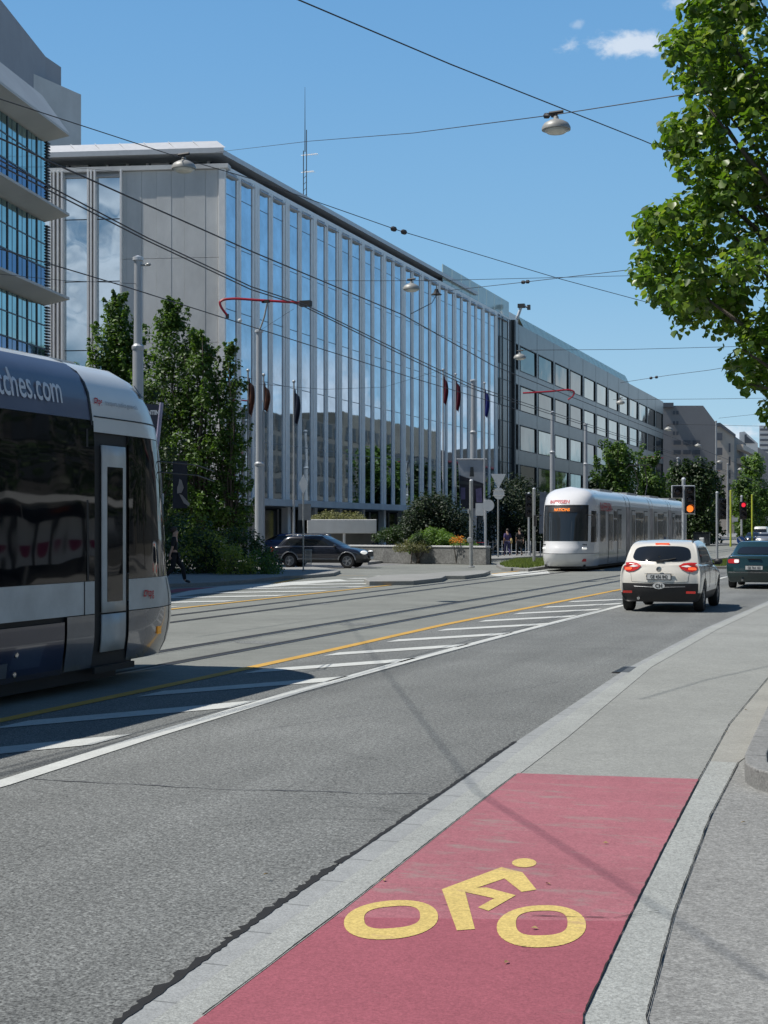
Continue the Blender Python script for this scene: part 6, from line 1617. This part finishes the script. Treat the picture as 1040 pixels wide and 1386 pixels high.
# photo banner on its mast
M['banner_g'] = mat('banner_grey', (.4, .42, .45), .6, var=.1); M['banner_d'] = mat('banner_dark', (.02, .02, .03), .6, var=.3); M['banner_p'] = mat('banner_purple', (.12, .1, .2), .6, var=.3, scale=2)
BNr = thing('banner', 'grey and dark photo banner on the pale mast beside the flags', 'banner', tuple(base(639, 97)))
def pq(b, pts, Z): b.add([tuple(ad(x, y, Z)) for x, y in pts], [tuple(range(len(pts)))])
b = MB(); pq(b, [(624, 690), (655, 690), (657, 622), (620, 622)], 97); b.build('sheet', M['banner_g'], BNr)
b = MB(); pq(b, [(624, 688), (653, 688), (656, 655), (622, 643)], 96.9); b.build('picture', M['banner_d'], BNr)
b = MB(); pq(b, [(645, 680), (653, 680), (652, 660), (644, 662)], 96.8); pq(b, [(624, 676), (630, 676), (630, 660), (624, 660)], 96.8); b.build('picture_detail', M['banner_p'], BNr)
b = MB(); pq(b, [(636, 645), (642, 645), (641, 632), (637, 632)], 96.8); pq(b, [(622, 650), (652, 656), (652, 658), (622, 655)], 96.8); b.build('figure', M['frame_d'], BNr)
b = MB(); b.tube([ad(618, 621.5, 97), ad(659, 621.5, 97)], .05, 6); b.build('rod', M['pole'], BNr)
# dark banner and small poster beside the near tram
BT = thing('banner', 'dark banner reading ANTIN on a pale slanted frame right of the near tram', 'banner', tuple(base(212, 44)))
b = MB(); pq(b, [(196, 660), (206, 660), (216, 548), (192, 546)], 44); b.build('sheet', mat('banner_navy', (.02, .025, .05), .5, var=.1), BT)
b = MB(); b.tube([ad(206, 668, 44), ad(219, 545, 44)], .06, 6); b.build('frame_bar', mat('lilac_frame', (.28, .27, .38), .5), BT)
q0 = ad(196, 561, 43.95); k_ = 43.95/F
text_on('lettering', 'ANTIN', 8*k_, lambda x, t: tuple(q0+Vector((CT, ST, 0))*x+Vector((0, 0, t))), M['txt_white'], BT, .01, .8, world=True)
PO = thing('poster', 'dark poster with a pale dancing figure among the left trees', 'poster', tuple(base(245, 54)))
b = MB(); pq(b, [(234, 688), (254, 688), (254, 624), (234, 624)], 54); b.build('sheet', M['banner_d'], PO)
b = MB(); pq(b, [(240, 668), (246, 667), (249, 660), (246, 650), (243, 648), (242, 655), (240, 660)], 53.9); pq(b, [(243, 669), (247, 670), (257, 682), (256, 685), (249, 681)], 53.9); b.build('figure', mat('pale_skin_print', (.35, .3, .27), .6), PO)
b = MB(); pq(b, [(210, 682), (222, 682), (222, 668), (210, 668)], 50); ib = one('small_sign', b, M['signback'], 'small grey plate behind the nose of the near tram', 'sign')
# signs ----------------------------------------------------------------
def signpost(name, label, px, Z, ytop, r, ybot=None, mt='galv', cat='road sign', h0=0.0):
    b0 = base(px, Z); t = thing(name, label, cat, (b0.x, b0.y, 0)); zt = CAMH+(HOR-ytop)/F*Z
    b = MB(); b.tube([(b0.x, b0.y, h0), (b0.x, b0.y, zt)], r, 12); b.build('post', M[mt], t, autos=True)
    b = MB(); b.lathe([(r*1.8, h0), (r*1.8, h0+.05), (r, h0+.08)], (b0.x, b0.y, 0), 12); b.build('foot', M['galv'], t); return t, b0
def panel(parent, name, pts, Z, m, thick=.03, back=None):
    v = [ad(x, y, Z) for x, y in pts]; f = Vector((-ST, CT, 0)); n = len(v)
    b = MB(); b.add([tuple(p) for p in v]+[tuple(p+f*thick) for p in v], [tuple(range(n)), tuple(range(2*n-1, n-1, -1))]+[(i, n+i, n+(i+1) % n, (i+1) % n) for i in range(n)]); return b.build(name, m, parent)
def disc(px, py, rx, ry, n=20): return [(px+rx*math.cos(t), py+ry*math.sin(t)) for t in np.linspace(0, 2*math.pi, n, endpoint=False)]
s1, g1 = signpost('diamond_sign', 'diamond shaped sign seen from behind on a thin post by the estate car', 410.8, 59, 645, .03, h0=.12)
panel(s1, 'sign_plate', [(410.5, 669), (417, 656), (411, 642), (404.5, 655)], 58.9, M['signback'])
panel(s1, 'plate_frame', [(404, 704), (421, 704), (421, 682), (404, 682)], 59.3, mat('grey_plate', (.2, .21, .22), .5))
WB = thing('litter_basket', 'wire litter basket on the diamond sign post', 'bin', tuple(base(417, 59.2)))
b = MB(); q = base(417.5, 59.2)
zb0, zb1 = CAMH-(764-HOR)/F*59.2, CAMH-(744-HOR)/F*59.2
for i in range(12):
    a = i*math.pi/6; b.tube([(q.x+.13*math.cos(a), q.y+.13*math.sin(a), zb0), (q.x+.13*math.cos(a), q.y+.13*math.sin(a), zb1)], .007, 4)
for z in (zb0, (zb0+zb1)/2, zb1): b.tube([(q.x+.13*math.cos(a), q.y+.13*math.sin(a), z) for a in np.linspace(0, 6.283, 13)], .009, 4)
b.build('wire_cage', M['galv'], WB)
s2, g2 = signpost('give_way_sign', 'give way triangle above a round sign, seen from behind, before the dark shrub', 674.5, 88, 660, .05)
panel(s2, 'triangle', [(675, 661.5), (685, 641.5), (664.5, 641.5)], 87.9, M['signback'])
panel(s2, 'round_plate', disc(675.5, 668, 7.5, 8), 87.85, M['signback'])
b = MB(); b.tube([ad(667, 664, 87.7), ad(684, 664, 87.7)], .025, 5); b.tube([ad(667, 671, 87.7), ad(684, 671, 87.7)], .025, 5); b.build('clamp', M['galv'], s2)
s3, g3 = signpost('round_sign', 'round sign and square plate seen from behind on a pale post', 657.5, 88.5, 675, .07, mt='pole')
panel(s3, 'round_plate', disc(661.5, 684, 7.6, 8), 88, M['signback']); panel(s3, 'square_plate', [(644, 698), (654.5, 698), (654.5, 681), (644, 681)], 88.2, M['signback'])
s4, g4 = signpost('info_board', 'grey blue information board left of the far tram', 738, 92, 665, .06)
panel(s4, 'board', [(730, 722), (739, 722), (740, 666), (731, 666)], 91.8, mat('board_blue', (.1, .12, .16), .4))
# bare grey posts on the islands
ip, gq = signpost('island_post', 'thick bare grey post with a push button on the traffic island', 638, 63.5, 651, .085, cat='post', h0=.14)
b = MB(); q = ad(636, 731, 63.3); b.lathe([(.1, -.05), (.13, 0), (.1, .05)], tuple(q), 14, Matrix.Rotation(R(90), 3, 'X')); q2_ = ad(634.5, 692, 63.4); b.box(tuple(q2_), (.06, .1, .2)); b.build('button_box', M['galv'], ip)
b = MB(); q = ad(638, 650.5, 63.5); b.blob(tuple(q), (.09, .09, .05)); b.build('cap', M['alu_l'], ip)
ip2, gq2 = signpost('island_post', 'bare grey post on the grass island left of the far tram', 723, 72, 662, .075, cat='post', h0=.12)
b = MB(); q = ad(723, 661.5, 72); b.blob(tuple(q), (.08, .08, .05)); b.build('cap', M['alu_l'], ip2)
# signals -------------------------------------------------------------
def signal(name, label, px, Z, ytop, heads, r=.07, group='traffic lights'):
    t, g_ = signpost(name, label, px, Z, ytop, r, cat='traffic light', mt='pole'); t['group'] = group
    b = MB(); q = ad(px, ytop, Z); b.blob(tuple(q), (r*1.2, r*1.2, .08)); b.build('cap', M['alu_l'], t)
    for (x0, y0, x1, y1, lenses) in heads:
        k = Z/F; zc = Z-.25; w = (x1-x0)*k; h = (y1-y0)*k; c = ad((x0+x1)/2, (y0+y1)/2, zc)
        rt = Matrix.Rotation(TH, 3, 'Z')
        b = MB(); b.box(tuple(c), (w, .05, h), rot=rt); bk = b.build('backing_board', M['alu_l'] if name == 'traffic_light' and Z < 60 else M['sigblack'], t, bevel=.03)
        b = MB(); b.box(tuple(c+rt @ Vector((0, -.05, 0))), (w*.84, .12, h*.93), rot=rt); hd = b.build('signal_head', M['sigblack'], t, bevel=.03)
        n = len(lenses)
        for i, lm in enumerate(lenses):
            zz = c.z+h*.93*(.5-(i+.5)/n); cc = Vector((c.x, c.y, zz))+rt @ Vector((0, -.115, 0)); rr = min(w*.3, h/n*.36)
            b = MB(); b.lathe([(0, -.03), (rr*.7, -.02), (rr, 0)], tuple(cc), 18, rt @ Matrix.Rotation(R(-90), 3, 'X')); b.build('lens', lm, hd, smooth=True)
            b = MB(); hood = []
            for a in np.linspace(-.3, math.pi+.3, 12): hood += [cc+rt @ Vector((rr*1.15*math.cos(a), .0, rr*1.15*math.sin(a))), cc+rt @ Vector((rr*1.15*math.cos(a), -.16, rr*1.15*math.sin(a)+.02))]
            b.add(hood, [(2*q_, 2*q_+1, 2*q_+3, 2*q_+2) for q_ in range(11)]); b.build('visor', M['sigblack'], hd)
    return t
LO, LA, LRd = M['lens_off'], M['lens_amber'], M['lens_red']
signal('traffic_light', 'near traffic light showing amber with a small square tram signal beside it', 925.5, 56, 649, [(925.5, 657, 941, 696, [LO, LO, LA]), (909, 657, 924.5, 674.5, [LO])])
signal('traffic_light', 'dark side facing traffic light on the post right of the cream car', 970.8, 84, 667, [(972.5, 675, 983.5, 703, [LO, LO, LO])])
signal('traffic_light', 'smaller traffic light showing red above the blue round sign', 1004, 100, 672, [(1001, 679, 1011, 703, [LRd, LO, LO])])
signal('traffic_light', 'dark unlit traffic light before the shrub left of the far tram', 717, 95, 670, [(712, 668, 721, 697, [LO, LO, LO])], group=None) if False else None
ts = signal('tram_signal', 'dark unlit signal before the shrub left of the far tram', 716, 95, 668, [(711.5, 668, 720, 700, [LO, LO, LO])])
KS_, gk = signpost('keep_right_sign', 'blue round arrow sign low on a post behind the dark green saloon', 1003.5, 98, 724, .06)
panel(KS_, 'sign_plate', disc(1003, 731.5, 5.5, 5.5), 97.7, M['bluesign']); panel(KS_, 'arrow', [(999.5, 729), (1001, 727.5), (1005, 732.5), (1006, 731), (1006.6, 735.5), (1002, 735), (1003.6, 734)], 97.6, M['tr_white'])
panel(KS_, 'small_plate', [(991, 706), (999, 706), (999, 700.5), (991, 700.5)], 99, M['tr_white'])
for px, y0, y1, Z, lb in ((989.2, 664, 733, 150, 'yellow green pole before the beige apartments'), (1018.2, 670, 728, 165, 'yellow green pole nearer the right edge')):
    g_ = base(px, Z); t = thing('striped_pole', lb, 'pole', (g_.x, g_.y, 0), group='yellow green poles'); t.name = 'yellow_pole'
    b = MB(); b.tube([(g_.x, g_.y, 0), (g_.x, g_.y, CAMH+(HOR-y0)/F*Z)], .1, 10); b.build('shaft', M['yelgreen'], t, autos=True)
    b = MB(); b.blob((g_.x, g_.y, CAMH+(HOR-y0)/F*Z), (.11, .11, .06)); b.build('cap', M['yelgreen'], t)
# railings of short posts in front of the dark shrub
i = 0
a0, a1 = base(655, 96), base(745, 92)
FN = thing('railing', 'low railing of thin pale posts where the two pedestrians walk', 'railing', (a0.x, a0.y, 0))
for k in range(15):
    p = a0.lerp(a1, k/14); b = MB(); b.tube([(p.x, p.y, .1), (p.x, p.y, 1.05)], .03, 6); b.build('post', M['pole'], FN)
b = MB(); b.tube([(a0.x, a0.y, .35), (a1.x, a1.y, .35)], .02, 5); b.build('rail', M['pole'], FN)
# bicycles parked by the railing
def bicycle(px, Z, rz, label):
    g_ = base(px, Z); t = thing('bicycle', label, 'bicycle', (g_.x, g_.y, .12), rz, group='bicycles parked by the mast')
    for x in (-.52, .52):
        b = MB(); b.tube([(x+.33*math.cos(a), 0, .34+.33*math.sin(a)) for a in np.linspace(0, 6.283, 25)], .017, 6)
        for k in range(8): b.tube([(x, 0, .34), (x+.32*math.cos(k*.785), 0, .34+.32*math.sin(k*.785))], .003, 3)
        b.build('wheel', M['tyre'], t, world=False)
    b = MB(); P_ = dict(bb=(-.08, 0, .3), st=(-.22, 0, .85), hd=(.36, 0, .85), hl=(.4, 0, .7), rw=(-.52, 0, .34), fw=(.52, 0, .34))
    for u, v in (('bb', 'st'), ('st', 'hd'), ('bb', 'hl'), ('bb', 'rw'), ('st', 'rw'), ('hl', 'fw'), ('hd', 'hl')): b.tube([P_[u], P_[v]], .016, 6)
    b.build('frame', M['redlens'] if px < 655 else M['frame_d'], t, world=False)
    b = MB(); b.tube([(.34, -.26, 1.0), (.38, -.1, 1.0), (.36, 0, .98), (.38, .1, 1.0), (.34, .26, 1.0)], .014, 6); b.tube([(.36, 0, .85), (.36, 0, .98)], .014, 6); b.build('handlebar', M['chrome'], t, world=False)
    b = MB(); b.blob((-.24, 0, .93), (.13, .06, .035)); b.build('saddle', M['rubber'], t, world=False)
bicycle(650, 91, TH+.3, 'parked bicycle nearest the mast left of the round sign'); bicycle(664, 92, TH-.2, 'parked bicycle right of the round sign post')
# people ---------------------------------------------------------------
def skin(nodes, edges, levels=2):
    names = list(nodes); me = bpy.data.meshes.new('t'); me.from_pydata([nodes[n][0] for n in names], [(names.index(a), names.index(c)) for a, c in edges], [])
    o = bpy.data.objects.new('t', me); COL.objects.link(o); md = o.modifiers.new('k', 'SKIN'); md.use_smooth_shade = True
    s = o.modifiers.new('s', 'SUBSURF'); s.levels = levels; s.render_levels = levels
    for i, n in enumerate(names):
        r = nodes[n][1]; r = r if isinstance(r, tuple) else (r, r); me.skin_vertices[0].data[i].radius = r
    me.skin_vertices[0].data[0].use_root = True
    m2 = deps_mesh(o); vs = [tuple(v.co) for v in m2.vertices]; fs = [tuple(p.vertices) for p in m2.polygons]
    bpy.data.objects.remove(o); return vs, fs
def person(label, loc, rz, h, top, legs, hair, stride=.28, bag=None, skirt=False):
    """walking towards local +y; h: height"""
    t = thing('person', label, 'person', loc, rz); k = h/1.75
    st = stride
    Nn = {'pel': ((0, 0, .96), (.14, .1)), 'wst': ((0, .01, 1.12), (.12, .09)), 'chs': ((0, .02, 1.32), (.155, .1)), 'nck': ((0, .02, 1.47), .055), 'hd1': ((0, .035, 1.57), (.07, .085)), 'hd2': ((0, .03, 1.68), (.072, .09)),
          'shl': ((-.17, .01, 1.41), .06), 'ell': ((-.23, -.07, 1.15), .042), 'wrl': ((-.22, .08, .93), .028), 'hal': ((-.215, .12, .86), (.022, .038)),
          'shr': ((.17, .01, 1.41), .06), 'elr': ((.23, -.02, 1.14), .042), 'wrr': ((.23, -.1, .9), .028), 'har': ((.225, -.1, .82), (.022, .038)),
          'hpl': ((-.09, 0, .9), .09), 'knl': ((-.1, st*.75, .5), .06), 'anl': ((-.1, st*.95, .1), .04), 'tol': ((-.1, st+.16, .04), (.045, .03)),
          'hpr': ((.09, 0, .9), .09), 'knr': ((.1, -.02, .49), .06), 'anr': ((.1, -st, .15), .04), 'tor': ((.1, -st+.12, .04), (.045, .03))}
    for sd, sx, hx in (('l', -1, Nn['hal'][0]), ('r', 1, Nn['har'][0])):
        for fi in range(4):
            Nn['f%s%d' % (sd, fi)] = ((hx[0]-sx*.004, hx[1]-.027+fi*.018, hx[2]-.045), .009); Nn['g%s%d' % (sd, fi)] = ((hx[0]-sx*.016, hx[1]-.027+fi*.018, hx[2]-.085+abs(fi-1.5)*.008), .008)
        Nn['t%s' % sd] = ((hx[0]-sx*.02, hx[1]+.045, hx[2]-.01), .01); Nn['u%s' % sd] = ((hx[0]-sx*.03, hx[1]+.06, hx[2]-.04), .008)
    Nn['nos'] = ((0, .135, 1.62), .012)
    Nn = {a: (tuple(c*k for c in p), tuple(x*k for x in r) if isinstance(r, tuple) else r*k) for a, (p, r) in Nn.items()}
    E_ = [('pel', 'wst'), ('wst', 'chs'), ('chs', 'nck'), ('nck', 'hd1'), ('hd1', 'hd2'), ('hd1', 'nos'), ('chs', 'shl'), ('shl', 'ell'), ('ell', 'wrl'), ('wrl', 'hal'), ('chs', 'shr'), ('shr', 'elr'), ('elr', 'wrr'), ('wrr', 'har'),
          ('pel', 'hpl'), ('hpl', 'knl'), ('knl', 'anl'), ('anl', 'tol'), ('pel', 'hpr'), ('hpr', 'knr'), ('knr', 'anr'), ('anr', 'tor')]
    for sd in 'lr':
        ha = 'ha'+sd
        for fi in range(4): E_ += [(ha, 'f%s%d' % (sd, fi)), ('f%s%d' % (sd, fi), 'g%s%d' % (sd, fi))]
        E_ += [(ha, 't'+sd), ('t'+sd, 'u'+sd)]
    vs, fs = skin(Nn, E_); mesh_from('body', vs, fs, M['skin'], t, True)
    def sub(keys, grow, name, m, edges=None):
        nn = {q_: (Nn[q_][0], tuple(x+grow*k for x in Nn[q_][1]) if isinstance(Nn[q_][1], tuple) else Nn[q_][1]+grow*k) for q_ in keys}
        vs, fs = skin(nn, edges or [e for e in E_ if e[0] in keys and e[1] in keys]); return mesh_from(name, vs, fs, m, t, True)
    sub(['pel', 'wst', 'chs', 'shl', 'ell', 'shr', 'elr'], .02, 'shirt', top)
    sub(['pel', 'hpl', 'knl', 'anl', 'hpr', 'knr', 'anr'], .018, 'trousers', legs)
    for sd in 'lr': sub(['an'+sd, 'to'+sd], .012, 'shoe', M['rubber'])
    b = MB(); b.blob((0, .0, 1.69*k), (.09*k, .105*k, .1*k), 12, 8); b.v = [(v[0], v[1]-(.03 if v[2] < 1.7*k else 0), v[2]) for v in b.v]; b.build('hair', hair, t, world=False, smooth=True)
    b = MB()
    for sx in (-1, 1): b.blob((sx*.03*k, .108*k, 1.64*k), (.009, .006, .007), 6, 4)
    b.build('eyes', M['frame_d'], t, world=False)
    if bag:
        b = MB(); b.blob(((.24)*k, -.02, .98*k), (.1, .17, .2), 10, 6); hb = b.build('bag', bag, None, world=False, smooth=True)
        hb.location = loc; hb.rotation_euler = (0, 0, rz); tag(hb, 'yellowish shoulder bag carried by the left one of the two walkers', 'bag')
    return t
M['skin'] = mat('skin', (0.42, 0.26, 0.19), .55, var=.05); M['hair'] = mat('dark_hair', (.03, .02, .015), .6)
M['navy_c'] = mat('navy_cloth', (.03, .03, .09), .9, var=.2); M['black_c'] = mat('black_cloth', (.012, .012, .014), .9); M['purple_c'] = mat('purple_cloth', (.06, .045, .13), .9, var=.2)
g_ = base(687, 92); person('person in purple top and blue trousers walking with a shoulder bag', (g_.x, g_.y, .12), TH+.2, 1.68, M['purple_c'], M['navy_c'], M['hair'], bag=mat('tan_bag', (.4, .3, .12), .7))
g_ = base(703.5, 93); person('person all in black walking right of the one with the bag', (g_.x, g_.y, .12), TH+.1, 1.72, M['black_c'], M['black_c'], M['hair'])
g_ = gp(236, 790, .12); person('person in dark clothes walking in the shade beside the near tram', (g_.x, g_.y, .12), TH-R(90), 1.72, M['black_c'], M['black_c'], M['hair'], stride=.34)
# small parked vehicles and street clutter far right
M['lampc'] = M['lampgrey']
b = MB(); g_ = base(950, 150); 
t = thing('container', 'dark waste container under the far trees', 'container', (g_.x, g_.y, 0)); b.box((g_.x, g_.y, .75), (1.6, 1.0, 1.2)); b.build('bin_body', M['frame_d'], t, bevel=.05); b = MB(); b.box((g_.x, g_.y, 1.42), (1.7, 1.1, .12)); b.build('lid', M['rubber'], t, bevel=.03)
g_ = base(951, 120); t = thing('motor_scooter', 'white fronted scooter parked under the dark far trees', 'scooter', (g_.x, g_.y, 0))
for y in (-.6, .6): b = MB(); b.lathe([(.12, -.05), (.24, -.05), (.24, .05), (.12, .05)], (g_.x, g_.y+y, .24), 16, Matrix.Rotation(R(90), 3, 'Y')); b.build('wheel', M['tyre'], t)
b = MB(); b.box((g_.x, g_.y+.2, .5), (.35, .9, .35)); b.box((g_.x, g_.y-.45, .75), (.4, .15, .7)); b.build('fairing', M['tr_white'], t, bevel=.08)
b = MB(); b.blob((g_.x, g_.y+.25, .82), (.16, .4, .09)); b.build('seat', M['rubber'], t); b = MB(); b.tube([(g_.x-.3, g_.y-.4, 1.12), (g_.x+.3, g_.y-.4, 1.12)], .02, 5); b.build('handlebar', M['rubber'], t)
